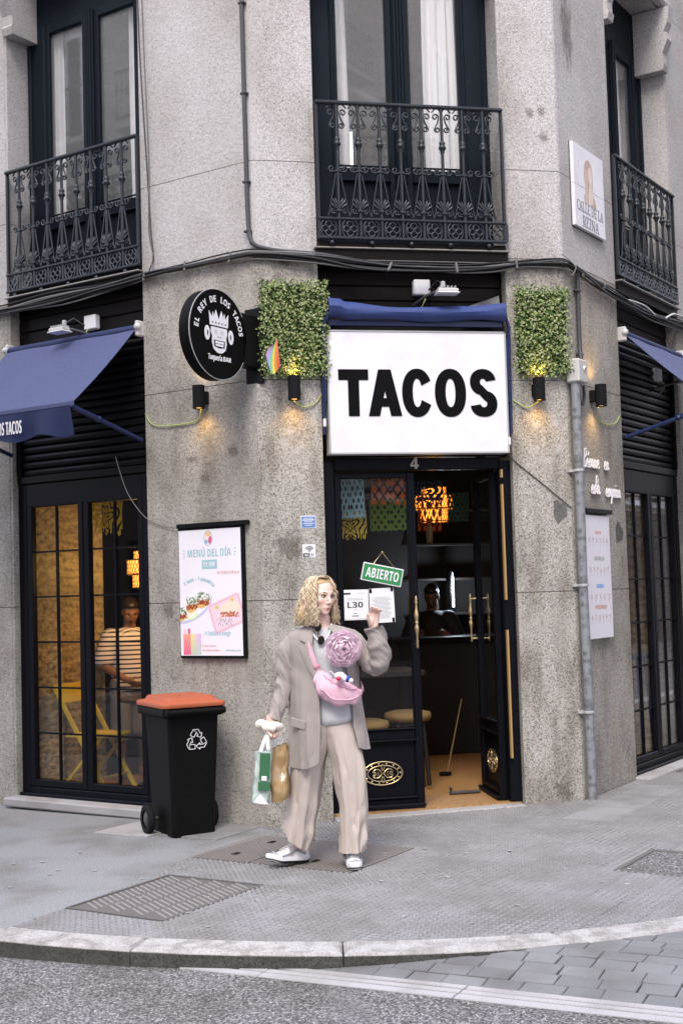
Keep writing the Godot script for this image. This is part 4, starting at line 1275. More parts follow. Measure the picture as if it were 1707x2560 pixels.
func paper_flags() -> void:
	var tex := [flag_texture(0), flag_texture(1), flag_texture(2)]
	var mk := func(k: int, col: Color) -> StandardMaterial3D:
		var m := mat("flag_%d_%s" % [k, col.to_html()], col.linear_to_srgb(), 0.9)
		m.albedo_texture = tex[k]; m.transparency = BaseMaterial3D.TRANSPARENCY_ALPHA_SCISSOR; m.alpha_scissor_threshold = 0.5
		m.backlight_enabled = true; m.backlight = Color(0.5, 0.5, 0.5)
		return m
	var list := [[-0.46, 2.43, -0.33, 0.22, 0.3, 0, Color(0.22, 0.36, 0.38), "pale teal cut paper flag at the top of the closed door leaf", XC], [-0.13, 2.45, -0.36, 0.30, 0.22, 2, Color(0.42, 0.11, 0.025), "rust orange cut paper flag beside the teal one behind the door glass", XC],
		[-0.44, 2.2, -0.42, 0.25, 0.22, 1, Color(0.42, 0.33, 0.06), "mustard yellow cut paper flag hanging below the teal flag", XC], [-0.12, 2.28, -0.46, 0.32, 0.24, 0, Color(0.1, 0.16, 0.03), "dark green cut paper flag hanging below the rust orange flag", XC],
		[0.2, 2.44, -0.7, 0.34, 0.2, 1, Color(0.03, 0.045, 0.07), "dark blue cut paper flag high in the open doorway", XC], [0.33, 2.33, -0.95, 0.2, 0.28, 2, Color(0.5, 0.08, 0.015), "bright orange cut paper flag in front of the glowing pendant lamp", XC], [0.55, 2.36, -0.9, 0.18, 0.24, 0, Color(0.03, 0.06, 0.035), "dark green cut paper flag beside the open door leaf", XC],
		[-1.98, 2.4, -0.5, 0.42, 0.28, 1, Color(0.5, 0.4, 0.03), "yellow cut paper flag hung at the top of the wide shop window", XL]]
	for q in list:
		var mb := MB.new()
		var rows := []
		for i in 7:
			var r := []
			for j in 9:
				r.append(Vector3((j / 8.0 - 0.5) * q[3], -q[4] * i / 6.0, 0.012 * sin(j * 0.9 + i * 0.5)))
			rows.append(r)
		mb.grid(rows)
		var x: Transform3D = q[8] * Transform3D(Basis(Vector3.BACK, rng.randf_range(-0.1, 0.12)), Vector3(q[0], q[1], q[2]))
		tag(put("paper_flag", mb, mk.call(q[5], q[6]), null, x), q[7], "paper flag", "cut paper flags hung inside the shop")

func curtain_at(x: Transform3D, x0: float, x1: float, label: String) -> void:
	var rows := []
	for i in 20:
		var r := []
		for j in 33:
			var u := j / 32.0
			var y := 6.42 - 2.1 * i / 19.0
			r.append(Vector3(lerpf(x0, x1, u) + 0.008 * sin(y * 2.0 + u * 4), y, -0.34 + 0.022 * sin(u * 22.0 + sin(y * 1.3) * 0.6) + 0.008 * sin(u * 51.0)))
		rows.append(r)
	var mb := MB.new()
	mb.grid(rows)
	tag(put("curtain", mb, M.curtain, null, x), label, "curtain", "white curtains in the balcony windows")

func street_opposite() -> void:   # the houses across both streets, seen in the window panes
	var slab := MB.new(); slab.bev(Vector3(0, 0, 0.25), Vector3(1.7, 0.12, 0.55), 0.02)
	var slab_mesh := slab.mesh(M.granite_high)
	var rail := MB.new()
	rail.box(Vector3(0, 0.95, 0.48), Vector3(1.66, 0.03, 0.03)); rail.box(Vector3(0, 0.1, 0.48), Vector3(1.66, 0.03, 0.03))
	for k in 14: rail.box(Vector3(-0.8 + k * 1.6 / 13, 0.5, 0.48), Vector3(0.014, 0.9, 0.014)); rail.ball(Vector3(-0.8 + k * 1.6 / 13, 0.6, 0.48), 0.03, 6, 4)
	var rail_mesh := rail.mesh(M.iron)
	var win := MB.new(); frame_bars(win, -0.5, 0.5, 0.0, 2.2, 0.09, 0.03, 0.08); win.bev(Vector3(0, 1.1, 0.03), Vector3(0.1, 2.1, 0.08))
	var win_mesh := win.mesh(M.white)
	var pane := MB.new(); pane.quad(Vector3(-0.45, 0.05, 0.0), Vector3(0.45, 0.05, 0.0), Vector3(0.45, 2.15, 0.0), Vector3(-0.45, 2.15, 0.0))
	var pane_mesh := pane.mesh(M.black)
	mat("render_cream", lin(0.46, 0.41, 0.34), 0.9); mat("render_rose", lin(0.4, 0.3, 0.26), 0.9); mat("render_grey", lin(0.42, 0.41, 0.38), 0.9)
	var nL := Vector3(-H2, 0, H2); var nR := Vector3(H2, 0, H2)
	# [origin, direction along the front, length, material, label]
	var w := func(a, b) -> Vector3: return Vector3((b - a) * H2, 0, (a + b) * H2)
	for q in [[w.call(10.4, 1.0), -nR, 15.0, "render_grey", "pale grey house across the street from the blue awning, seen in the panes"], [w.call(0.8, 9.0), -nL, 45.0, "render_cream", "cream house across the other street, seen in the narrow window panes"], [w.call(10.4, 24.0), -nR, 15.0, "render_rose", "rose house on the far corner behind the viewer"]]:
		var out: Vector3 = -nL if q[1] == -nR else -nR
		var xd: Vector3 = Vector3.UP.cross(out)
		var start: Vector3 = q[0] if xd.dot(q[1]) > 0 else q[0] + q[1] * q[2]
		var hs := thing("facing_house", q[4], "house", Transform3D(Basis(xd, Vector3.UP, out), start))
		var mb := MB.new()
		mb.box(Vector3(q[2] / 2, 8.4, -2.5), Vector3(q[2], 17.4, 5.0))
		put("wall", mb, M[q[3]], hs)
		for fl in 4:
			var y := 3.9 + fl * 3.1
			mb = MB.new(); mb.bev(Vector3(q[2] / 2, y - 0.25, 0.08), Vector3(q[2], 0.16, 0.2), 0.03)
			put("cornice", mb, M.white, hs)
			for k in int(q[2] / 2.5):
				var x: float = 2.5 * (k + 0.5)
				put("pane", pane_mesh, null, put("window", win_mesh, null, hs, at(x, y, 0)), at(0, 0, 0.012))
				put("balcony_slab", slab_mesh, null, hs, at(x, y - 0.06, 0))
				put("balcony_rail", rail_mesh, null, hs, at(x, y, 0))
		mb = MB.new(); mb.box(Vector3(q[2] / 2, 1.7, 0.02), Vector3(q[2], 3.5, 0.06)); put("shop_front", mb, M.wood_dark, hs)
		for k in int(q[2] / 2.5):
			mb = MB.new(); frame_bars(mb, -0.8, 0.8, 0.0, 2.7, 0.1, 0.03, 0.08); mb.box(Vector3(0, 1.35, 0.06), Vector3(1.4, 2.5, 0.03))
			put("shop_door", mb, M.frame, hs, at(2.5 * (k + 0.5), -0.1, 0))

# ---------- things fixed to the house ----------
func awning(x: Transform3D, label: String, text: String) -> void:
	var a := thing("blue_awning", label, "awning", x)
	var hw := 0.70
	var rows := []
	for i in 13:
		var r := []
		var t := i / 12.0
		for j in 17:
			var u := j / 16.0 * 2 - 1
			r.append(Vector3(u * hw, lerpf(3.64, 3.0, t) - 0.022 * sin(PI * t) + 0.004 * sin(u * 7 + t * 3), lerpf(0.04, 0.73, t)))
		rows.append(r)
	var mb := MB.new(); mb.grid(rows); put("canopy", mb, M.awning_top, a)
	var low := []
	for r in rows:
		var q := []
		for p in r: q.append(p - Vector3(0, 0.004, 0.002))
		low.append(q)
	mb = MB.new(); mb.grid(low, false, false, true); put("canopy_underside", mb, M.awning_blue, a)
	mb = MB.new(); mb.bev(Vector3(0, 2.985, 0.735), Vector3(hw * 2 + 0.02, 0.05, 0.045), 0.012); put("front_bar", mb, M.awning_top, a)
	rows = []
	for i in 9:
		var r := []
		for j in 33:
			var u := j / 32.0 * 2 - 1
			var t := i / 8.0
			r.append(Vector3(u * hw, 2.965 - t * (0.19 + 0.02 * sin(u * 9.0)), 0.757 + 0.02 * t * sin(u * 11 + 0.6) - 0.02 * t))
		rows.append(r)
	mb = MB.new(); mb.grid(rows); 
	var back := []
	for r in rows:
		var q := []
		for p in r: q.append(p - Vector3(0, 0, 0.003))
		back.append(q)
	mb.grid(back, false, false, true)
	put("valance", mb, M.awning_blue, a)
	if text:
		mb = MB.new(); mb.sub(word(text, 0.095, bold, 0.003, 0.54), at(-0.045, 2.862, 0.772))
		put("lettering", mb, M.white_print, a)
	mb = MB.new(); mb.tube([Vector3(-hw, 3.63, 0.03), Vector3(hw, 3.63, 0.03)], 0.035, 10); put("roller", mb, M.awning_blue, a)
	for s in [-1, 1]:
		mb = MB.new()
		mb.tube([Vector3(s * (hw + 0.005), 2.78, 0.02), Vector3(s * (hw - 0.01), 2.90, 0.46)], 0.017, 8)
		mb.tube([Vector3(s * (hw - 0.01), 2.90, 0.46), Vector3(s * (hw - 0.02), 2.965, 0.715)], 0.02, 8)
		mb.ball(Vector3(s * (hw - 0.01), 2.90, 0.46), 0.026, 8, 6)
		put("arm", mb, M.arm_blue, a)
		mb = MB.new(); mb.bev(Vector3(s * (hw + 0.008), 3.63, 0.025), Vector3(0.035, 0.12, 0.08), 0.01); mb.ball(Vector3(s * (hw + 0.02), 3.64, 0.06), 0.028, 8, 6)
		put("bracket", mb, M.pale_plastic, a)

func fittings() -> void:
	var mb: MB
	awning(XL * at(-1.795, 0, 0), "open faded blue awning with white lettering over the wide shop window", "EL REY DE LOS TACOS")
	awning(XR * at(1.795, 0, 0), "open blue awning cut off by the picture edge over the narrow shop window", "")
	sign_board()
	folded_awning()
	hedge(at(-0.9, 3.475, 0.0), 0.49, 0.69, "square green artificial hedge panel beside the round black sign")
	hedge(at(0.965, 3.475, 0.0), 0.42, 0.66, "green artificial hedge panel beside the grey downpipe")
	round_sign()
	for q in [[XC * at(-0.92, 3.045, 0.0), "black cylinder wall lamp under the hedge with the rainbow flag", [Vector3(0.0, -0.09, 0.06), Vector3(0.07, -0.125, 0.02), Vector3(0.16, -0.1, 0.012), Vector3(0.215, -0.03, -0.01)]],
			[XC * at(0.905, 3.04, 0.0), "black cylinder wall lamp under the hedge beside the downpipe", [Vector3(0.0, -0.09, 0.06), Vector3(-0.06, -0.125, 0.02), Vector3(-0.13, -0.1, 0.012), Vector3(-0.19, -0.05, -0.01)]],
			[XL * at(-0.475, 3.035, 0.0), "black cylinder wall lamp below the round black sign", [Vector3(0.0, -0.09, 0.06), Vector3(-0.06, -0.15, 0.02), Vector3(-0.28, -0.17, 0.012), Vector3(-0.52, -0.14, 0.012), Vector3(-0.6, -0.05, -0.01)]],
			[XR * at(0.43, 3.045, 0.0), "black cylinder wall lamp above the white script lettering", [Vector3(0.0, -0.09, 0.06), Vector3(0.1, -0.17, 0.02), Vector3(0.3, -0.19, 0.012), Vector3(0.5, -0.15, 0.012), Vector3(0.64, -0.06, -0.01)]]]:
		wall_lamp(q[0], q[1], q[2])
	menu_board(XL * at(-0.45, 0.0, 0.0))
	price_board(XR * at(0.365, 0.0, 0.0))
	street_plaque()
	stickers()
	script_lettering()
	cables()
	downpipe()
	floodlights()
	door_papers()
	rainbow_flag()
	bin()

func sign_board() -> void:
	var s := thing("taco_sign", "large white sign board reading TACOS in black capitals over the entrance", "sign", at(0, 3.022, 0.0))
	var mb := MB.new(); mb.bev(Vector3(0, 0, 0.0), Vector3(1.33, 0.885, 0.11), 0.006); put("panel", mb, M.board_white, s)
	mb = MB.new()
	for q in [[0, -0.4425, 1.34, 0.012], [0, 0.4425, 1.34, 0.012]]: mb.box(Vector3(q[0], q[1], 0.0), Vector3(q[2], q[3], 0.118))
	for q in [-1, 1]: mb.box(Vector3(q * 0.666, 0, 0.0), Vector3(0.010, 0.897, 0.118))
	put("edge_trim", mb, M.grey_plastic, s)
	# heavy block capitals, drawn in hundredths of the cap height
	mb = MB.new()
	mb.t = Transform3D(Basis().scaled(Vector3(0.00297, 0.00297, 1.0)), Vector3(-0.003, -0.006, 0.0555))
	var z1 := 0.004
	var pl := func(l: Array):
		var p := PackedVector2Array()
		for k in range(0, l.size(), 2): p.append(Vector2(l[k], l[k + 1]))
		mb.plate(p, 0.0, z1)
	var ribbon := func(o: Array, n: Array, closed: bool):
		var m := o.size()
		for k in (m if closed else m - 1):
			var a: Vector2 = o[k]; var b: Vector2 = o[(k + 1) % m]; var d: Vector2 = n[(k + 1) % m]; var e: Vector2 = n[k]
			pl.call([a.x, a.y, b.x, b.y, d.x, d.y, e.x, e.y])
	pl.call([-199, 57, -125, 57, -125, 31, -148.5, 31, -148.5, -57, -175.5, -57, -175.5, 31, -199, 31])
	pl.call([-126, -57, -98.5, -57, -84.5, 4, -84.5, 57, -100, 57]); pl.call([-43, -57, -70.5, -57, -84.5, 4, -84.5, 57, -69, 57])
	pl.call([-93.2, -34, -75.8, -34, -80.6, -13, -88.4, -13])
	var arc := func(cx: float, cy: float, rx: float, ry2: float, a0: float, a1: float, n: int) -> Array:
		var out := []
		for k in n:
			var a := deg_to_rad(lerpf(a0, a1, float(k) / (n - 1)))
			out.append(Vector2(cx + rx * signf(cos(a)) * pow(absf(cos(a)), 0.92), cy + ry2 * signf(sin(a)) * pow(absf(sin(a)), 0.92)))
		return out
	ribbon.call(arc.call(-3.5, 0, 38, 59.5, 28, 332, 40), arc.call(-3.5, 0, 11.5, 35, 28, 332, 40), false)
	ribbon.call(arc.call(80.5, 0, 39.5, 59.5, 0, 360, 49).slice(0, 48), arc.call(80.5, 0, 12.5, 35, 0, 360, 49).slice(0, 48), true)
	var so: Array = arc.call(164, 27, 33, 32.5, 8, 255, 26); var si: Array = arc.call(164, 27, 7.5, 8.5, 8, 255, 26)
	var to: Array = arc.call(165, -27, 34.5, 32.5, 75, -172, 26); var ti: Array = arc.call(165, -27, 8.5, 8.5, 75, -172, 26)
	ribbon.call(so, si, false); ribbon.call(ti, to, false)
	pl.call([so[25].x, so[25].y, ti[0].x, ti[0].y, to[0].x, to[0].y, si[25].x, si[25].y])
	put("lettering", mb, M.ink_black, s)

func folded_awning() -> void:
	var a := thing("folded_awning", "folded blue awning cloth bundled above the white sign board", "awning", at(0, 0, 0))
	var rows := []
	for i in 17:
		var t := TAU * i / 16
		var r := []
		for j in 33:
			var u := j / 32.0 * 2 - 1
			var hgt := 0.05 + 0.02 * pow(absf(u), 3) + 0.006 * sin(u * 6)
			var k := 1.0 + 0.06 * sin(3 * t + u * 5) + 0.05 * sin(7 * t - u * 8)
			r.append(Vector3(u * 0.66, 3.60 + hgt * sin(t) * k - 0.012 * cos(u * 2.5) + (0.02 if u < -0.85 else 0.0), 0.075 + 0.06 * cos(t) * k))
		rows.append(r)
	rows.reverse()
	var mb := MB.new(); mb.grid(rows); put("cloth", mb, M.cloth_blue, a)
	mb = MB.new()
	var fl := []
	for i in 5:
		var r := []
		for j in 7: r.append(Vector3(0.36 + 0.3 * j / 6.0, 3.6 + (0.05 + 0.11 * j / 6.0) * i / 4.0, 0.02 + 0.02 * sin(j * 1.0) - 0.01 * i))
		fl.append(r)
	mb.grid(fl); put("loose_corner", mb, M.cable_dark, a)
	mb = MB.new()
	for s in [-1, 1]:
		mb.tube([Vector3(s * 0.66, 3.58, 0.1), Vector3(s * 0.695, 3.5, 0.07), Vector3(s * 0.7, 3.2, 0.04), Vector3(s * 0.7, 2.72, 0.02)], 0.012, 8)
		mb.tube([Vector3(s * 0.68, 3.42, 0.06), Vector3(s * 0.69, 2.95, 0.045)], 0.009, 8)
	put("arms", mb, M.arm_blue, a)
	mb = MB.new()
	mb.box(Vector3(0, 3.525, 0.03), Vector3(1.3, 0.04, 0.05)); put("front_bar", mb, M.arm_blue, a)
	mb = MB.new()
	for q in [[-0.7, 2.8], [0.672, 2.66]]: mb.bev(Vector3(q[0], q[1], 0.05), Vector3(0.02, 0.06, 0.03), 0.006)
	put("hook", mb, M.white, a)

func hedge(x: Transform3D, w: float, h: float, label: String) -> void:
	var hd := thing("hedge_panel", label, "hedge", x, "artificial hedge panels on the corner piers")
	var mb := MB.new(); mb.bev(Vector3(0, 0, 0.02), Vector3(w - 0.04, h - 0.04, 0.03), 0.01); 
	mat("hedge_back", lin(0.02, 0.035, 0.012), 0.9)
	put("backing", mb, M.hedge_back, hd)
	for part in 2:
		var lf := MB.new(); lf.colored = true
		if part == 0:
			lf.tri(Vector3(0, 0, 0), Vector3(0.5, 0.15, 0.5), Vector3(0, 0.0, 1)); lf.tri(Vector3(0, 0, 0), Vector3(0, 0, 1), Vector3(-0.5, 0.15, 0.5))
		else:
			for k in 4:
				var a := TAU * k / 4
				lf.tri(Vector3.ZERO, Vector3(0.55 * cos(a - 0.5), 0.5, 0.55 * sin(a - 0.5)), Vector3(0.55 * cos(a + 0.5), 0.5, 0.55 * sin(a + 0.5)))
		var mm := MultiMesh.new()
		mm.transform_format = MultiMesh.TRANSFORM_3D; mm.use_colors = true
		mm.mesh = lf.mesh(M.leaf)
		var n := int(w * h * (10500 if part == 0 else 4600))
		mm.instance_count = n
		for k in n:
			var p := Vector3(rng.randf_range(-w / 2, w / 2), rng.randf_range(-h / 2, h / 2), 0)
			# tufts: the depth follows a lumpy field so that gaps stay dark
			var lump := sin(p.x * 61.0 + sin(p.y * 47.0) * 2.0) * sin(p.y * 57.0 + sin(p.x * 39.0) * 2.0)
			p.z = 0.035 + 0.05 * (0.5 + 0.5 * lump) + rng.randf_range(-0.02, 0.022)
			var edge := maxf(absf(p.x) / (w / 2), absf(p.y) / (h / 2))
			if edge > 0.9: p += Vector3(rng.randf_range(-0.02, 0.02), rng.randf_range(-0.02, 0.02), -0.02 * rng.randf())
			if part == 1: p.z += 0.016
			var b := Basis.from_euler(Vector3(rng.randf_range(-1.3, 1.3), rng.randf() * TAU, rng.randf_range(-1.3, 1.3)))
			if part == 1: b = Basis.from_euler(Vector3(PI / 2 + rng.randf_range(-0.7, 0.5), 0, rng.randf_range(-0.7, 0.7))) * Basis(Vector3.UP, rng.randf() * TAU)
			var s := rng.randf_range(0.014, 0.024) if part == 0 else rng.randf_range(0.009, 0.015)
			mm.set_instance_transform(k, Transform3D(b.scaled(Vector3(s, s, s)), p))
			var g := rng.randf()
			if part == 0: mm.set_instance_color(k, Color(0.06, 0.12, 0.025).lerp(Color(0.22, 0.32, 0.09), g))
			else: mm.set_instance_color(k, Color(0.42, 0.5, 0.2).lerp(Color(0.74, 0.74, 0.46), g))
		var mi := MultiMeshInstance3D.new()
		mi.multimesh = mm; mi.name = "foliage" if part == 0 else "blossoms"; mi.set_meta("kind", "stuff")
		hd.add_child(mi)

func round_sign() -> void:
	# a blade sign at right angles to the left wall: local x runs out from the wall, z towards the viewer's side
	var nL := Vector3(-H2, 0, H2)
	var sg := thing("round_blade_sign", "round black projecting sign with a white crowned ape head and curved lettering", "sign", Transform3D(Basis(-nL, Vector3.UP, Vector3(H2, 0, H2)), FL + nL * 0.475 + Vector3(0.03, 3.372, -0.0)))
	var mb := MB.new()
	var R := 0.31
	mb.lathe([Vector2(0.002, -0.1), Vector2(R - 0.008, -0.1), Vector2(R, -0.094), Vector2(R, -0.006), Vector2(R - 0.006, 0.0), Vector2(0.002, 0.0)], 56, Vector3.ZERO, Basis(Vector3.RIGHT, PI / 2))
	put("disc", mb, M.ink_black, sg)
	mb = MB.new()
	var ring := []
	for k in 57: ring.append(Vector3((R + 0.001) * cos(TAU * k / 56), (R + 0.001) * sin(TAU * k / 56), -0.004))
	mb.tube(ring, 0.0035, 5, false); put("rim", mb, M.grey_plastic, sg)
	mb = MB.new(); mb.bev(Vector3(0.36, 0.01, -0.05), Vector3(0.2, 0.37, 0.1), 0.006); put("arm", mb, M.black, sg)
	mb = MB.new(); mb.bev(Vector3(0.463, -0.01, -0.05), Vector3(0.022, 0.55, 0.16), 0.008); put("wall_plate", mb, M.black_matt, sg)
	# curved lettering
	mb = MB.new()
	var txt := "EL REY DE LOS TACOS"
	for k in txt.length():
		if txt[k] == " ": continue
		var a := deg_to_rad(172 - 164.0 * k / (txt.length() - 1))
		var x := Transform3D(Basis(Vector3.BACK, a - PI / 2), Vector3(0.243 * cos(a), 0.243 * sin(a) - 0.0, 0.0005))
		mb.sub(word(txt[k], 0.044, bold, 0.002), x)
	mb.sub(word("Taquería", 0.038, bold, 0.002, 0.15), at(-0.047, -0.165, 0.0005))
	mb.sub(word("BAR", 0.032, bold, 0.002, 0.085), at(0.083, -0.165, 0.0005))
	put("lettering", mb, M.white_print, sg)
	# crowned ape head
	mb = MB.new()
	mb.plate(PackedVector2Array([Vector2(-0.098, 0.055), Vector2(0.098, 0.055), Vector2(0.105, 0.15), Vector2(0.072, 0.11), Vector2(0.062, 0.15), Vector2(0.05, 0.115), Vector2(0.03, 0.165), Vector2(0.0, 0.1), Vector2(-0.03, 0.165), Vector2(-0.05, 0.115), Vector2(-0.062, 0.15), Vector2(-0.072, 0.11), Vector2(-0.105, 0.15)]), 0.0, 0.002)
	put("crown_print", mb, M.white_print, sg)
	var oval := func(cx: float, cy: float, rx: float, ry: float) -> PackedVector2Array:
		var p := PackedVector2Array()
		for k in 24: p.append(Vector2(cx + rx * cos(TAU * k / 24), cy + ry * sin(TAU * k / 24)))
		return p
	mb = MB.new()
	mb.plate(PackedVector2Array([Vector2(-0.085, 0.045), Vector2(0.085, 0.045), Vector2(0.09, 0.01), Vector2(0.075, -0.02), Vector2(0.08, -0.06), Vector2(0.065, -0.105), Vector2(0.03, -0.128), Vector2(0.0, -0.132), Vector2(-0.03, -0.128), Vector2(-0.065, -0.105), Vector2(-0.08, -0.06), Vector2(-0.075, -0.02), Vector2(-0.09, 0.01)]), 0.0, 0.0018)
	for s in [-1, 1]: mb.plate(oval.call(s * 0.128, -0.005, 0.029, 0.05), 0.0, 0.0018)
	put("face_print", mb, M.white_print, sg)
	mb = MB.new()
	for s in [-1, 1]:
		mb.plate(oval.call(s * 0.033, 0.012, 0.014, 0.011), 0.0018, 0.003)
		mb.plate(oval.call(s * 0.124, -0.005, 0.006, 0.02), 0.0018, 0.0026)
		mb.plate(oval.call(s * 0.012, -0.022, 0.006, 0.004), 0.0018, 0.003)
	mb.plate(PackedVector2Array([Vector2(-0.062, -0.044), Vector2(0.062, -0.044), Vector2(0.055, -0.09), Vector2(0.0, -0.098), Vector2(-0.055, -0.09)]), 0.0018, 0.0026)
	for k in 5: mb.plate(oval.call(-0.07 + k * 0.035, 0.075, 0.006, 0.006), 0.002, 0.003)
	put("ink_lines", mb, M.black, sg)
	mb = MB.new()
	for s in [-1, 1]: mb.plate(oval.call(s * 0.033, 0.011, 0.0115, 0.0085), 0.003, 0.004)
	mb.plate(PackedVector2Array([Vector2(-0.05, -0.05), Vector2(0.05, -0.05), Vector2(0.045, -0.066), Vector2(-0.045, -0.066)]), 0.0026, 0.0036)
	mb.plate(PackedVector2Array([Vector2(-0.045, -0.07), Vector2(0.045, -0.07), Vector2(0.04, -0.085), Vector2(-0.04, -0.085)]), 0.0026, 0.0036)
	put("highlights_print", mb, M.white_print, sg)

func wall_lamp(x: Transform3D, label: String, wire: Array) -> void:
	var l := thing("wall_lamp", label, "lamp", x, "black up and down wall lamps")
	var o := Vector3(0, 0, 0.085)
	var mb := MB.new()
	mb.lathe([Vector2(0.039, -0.083), Vector2(0.044, -0.085), Vector2(0.0445, -0.083), Vector2(0.0445, 0.083), Vector2(0.044, 0.085), Vector2(0.039, 0.083)], 24, o)
	put("cylinder", mb, M.black_matt, l)
	mb = MB.new(); mb.bev(Vector3(0, 0, 0.022), Vector3(0.06, 0.09, 0.044), 0.004); put("wall_mount", mb, M.black_matt, l)
	for s in [-1, 1]:
		mb = MB.new(); mb.lathe([Vector2(0.0395, 0.066), Vector2(0.0395, 0.0745), Vector2(0.002, 0.0745)] if s > 0 else [Vector2(0.002, -0.0745), Vector2(0.0395, -0.0745), Vector2(0.0395, -0.066)], 20, o)
		put("bulb_glow", mb, M.bulb_glow, l)
		var sp := SpotLight3D.new()
		sp.light_color = Color(1.0, 0.8, 0.5); sp.light_energy = 0.06; sp.spot_range = 6.0; sp.spot_attenuation = 2.0; sp.spot_angle = 68.0; sp.spot_angle_attenuation = 1.0; sp.light_size = 0.03; sp.shadow_enabled = true
		sp.position = o + Vector3(0, s * 0.08, 0)
		sp.rotation.x = s * PI / 2
		l.add_child(sp)
	var c := Curve3D.new()
	for p in wire: c.add_point(p)
	for k in range(1, wire.size() - 1):
		var t: Vector3 = (wire[k + 1] - wire[k - 1]) * 0.22
		c.set_point_in(k, -t); c.set_point_out(k, t)
	var pts := []
	var ln := c.get_baked_length()
	for k in 25: pts.append(c.sample_baked(ln * k / 24.0, true))
	mb = MB.new(); mb.tube(pts, 0.005, 5); put("earth_wire", mb, M.earth_wire, l)

func food_poster() -> ImageTexture:
	var w := 232; var h := 368
	var im := Image.create(w, h, false, Image.FORMAT_RGB8)
	im.fill(Color(0.93, 0.92, 0.945))
	var r := RandomNumberGenerator.new(); r.seed = 5
	var disc := func(cx: float, cy: float, rx: float, ry: float, rot: float, c: Color):
		for y in range(maxi(0, int(cy - maxf(rx, ry))), mini(h, int(cy + maxf(rx, ry)) + 1)):
			for x in range(maxi(0, int(cx - maxf(rx, ry))), mini(w, int(cx + maxf(rx, ry)) + 1)):
				var d := Vector2(x - cx, y - cy).rotated(-rot)
				if d.x * d.x / (rx * rx) + d.y * d.y / (ry * ry) <= 1.0: im.set_pixel(x, y, c)
	# round portrait badge
	disc.call(112, 26, 16, 22, 0.0, Color(0.55, 0.55, 0.6)); disc.call(112, 26, 14.5, 20.5, 0.0, Color(0.93, 0.9, 0.92))
	disc.call(112, 14, 10, 7, 0.0, Color(0.93, 0.76, 0.55)); disc.call(110, 28, 8, 9, 0.0, Color(0.95, 0.85, 0.85)); disc.call(119, 31, 6, 12, 0.2, Color(0.8, 0.4, 0.55)); disc.call(104, 36, 7, 6, 0.2, Color(0.55, 0.7, 0.78))
	# oval plate with three tacos
	disc.call(42, 226, 84, 40, -0.38, Color(0.78, 0.78, 0.88)); disc.call(40, 221, 82, 37, -0.38, Color(0.95, 0.93, 0.95))
	for q in [[2, 244], [48, 216], [90, 204]]:
		disc.call(q[0], q[1] + 8, 26, 15, -0.5, Color(0.9, 0.72, 0.45))
		for k in 70: disc.call(q[0] + r.randf_range(-22, 22), q[1] + r.randf_range(-6, 16), r.randf_range(2, 4), r.randf_range(2, 3), r.randf() * 3, [Color(0.62, 0.28, 0.13), Color(0.75, 0.4, 0.2), Color(0.5, 0.2, 0.1)][r.randi_range(0, 2)])
		for k in 60: disc.call(q[0] + r.randf_range(-22, 20), q[1] + r.randf_range(-20, 2), r.randf_range(2, 5), r.randf_range(1.5, 3), r.randf() * 3, [Color(0.5, 0.62, 0.45), Color(0.9, 0.92, 0.88), Color(0.35, 0.48, 0.35), Color(0.94, 0.94, 0.94)][r.randi_range(0, 3)])
	disc.call(46, 252, 20, 10, -0.3, Color(0.85, 0.92, 0.7)); disc.call(46, 251, 15, 7, -0.3, Color(0.93, 0.96, 0.86))
	# pink tray with a quesadilla
	for y in h:
		for x in w:
			var d := Vector2(x - 176, y - 246).rotated(0.33)
			var e := Vector2(maxf(absf(d.x) - 50, 0), maxf(absf(d.y) - 34, 0)).length()
			if e < 12: im.set_pixel(x, y, Color(0.94, 0.83, 0.87) if e > 8 or (absf(d.x) < 54 and absf(d.y) < 38) else Color(0.88, 0.7, 0.76))
	disc.call(186, 232, 36, 22, -0.2, Color(0.95, 0.84, 0.74)); disc.call(186, 228, 34, 18, -0.2, Color(0.96, 0.88, 0.8))
	for k in 90: disc.call(186 + r.randf_range(-32, 32), 250 + r.randf_range(-6, 6) - absf(r.randf_range(-4, 4)), 2.6, 1.8, r.randf() * 3, [Color(0.72, 0.38, 0.25), Color(0.8, 0.5, 0.4), Color(0.6, 0.28, 0.2)][r.randi_range(0, 2)])
	for q in [[138, 228], [196, 206]]:
		disc.call(q[0], q[1], 10, 8, 0.0, Color(0.9, 0.86, 0.8)); disc.call(q[0], q[1], 7, 5.5, 0.0, Color(0.9, 0.76, 0.45))
	for k in 26: disc.call(150 + r.randf_range(-14, 44), 274 + r.randf_range(-14, 10), 4, 1.3, r.randf() * 3, Color(0.68, 0.66, 0.7))
	# three drinks
	for q in [[10, 30, Color(0.93, 0.62, 0.5), Color(0.88, 0.32, 0.5)], [38, 28, Color(0.92, 0.86, 0.6), Color(0.72, 0.78, 0.66)], [58, 20, Color(0.9, 0.72, 0.9), Color(0.7, 0.8, 0.74)]]:
		for y in range(304, 366):
			for x in range(q[0], q[0] + q[1]):
				var t := (y - 304) / 62.0
				im.set_pixel(x, y, (q[2] as Color).lerp(q[3], t).lerp(Color.WHITE, 0.12 + 0.12 * sin(x * 0.7 + y * 0.25)))
	disc.call(32, 296, 6, 9, 0.0, Color(0.88, 0.45, 0.6)); disc.call(15, 297, 5, 8, 0.0, Color(0.93, 0.8, 0.85))
	return ImageTexture.create_from_image(im)

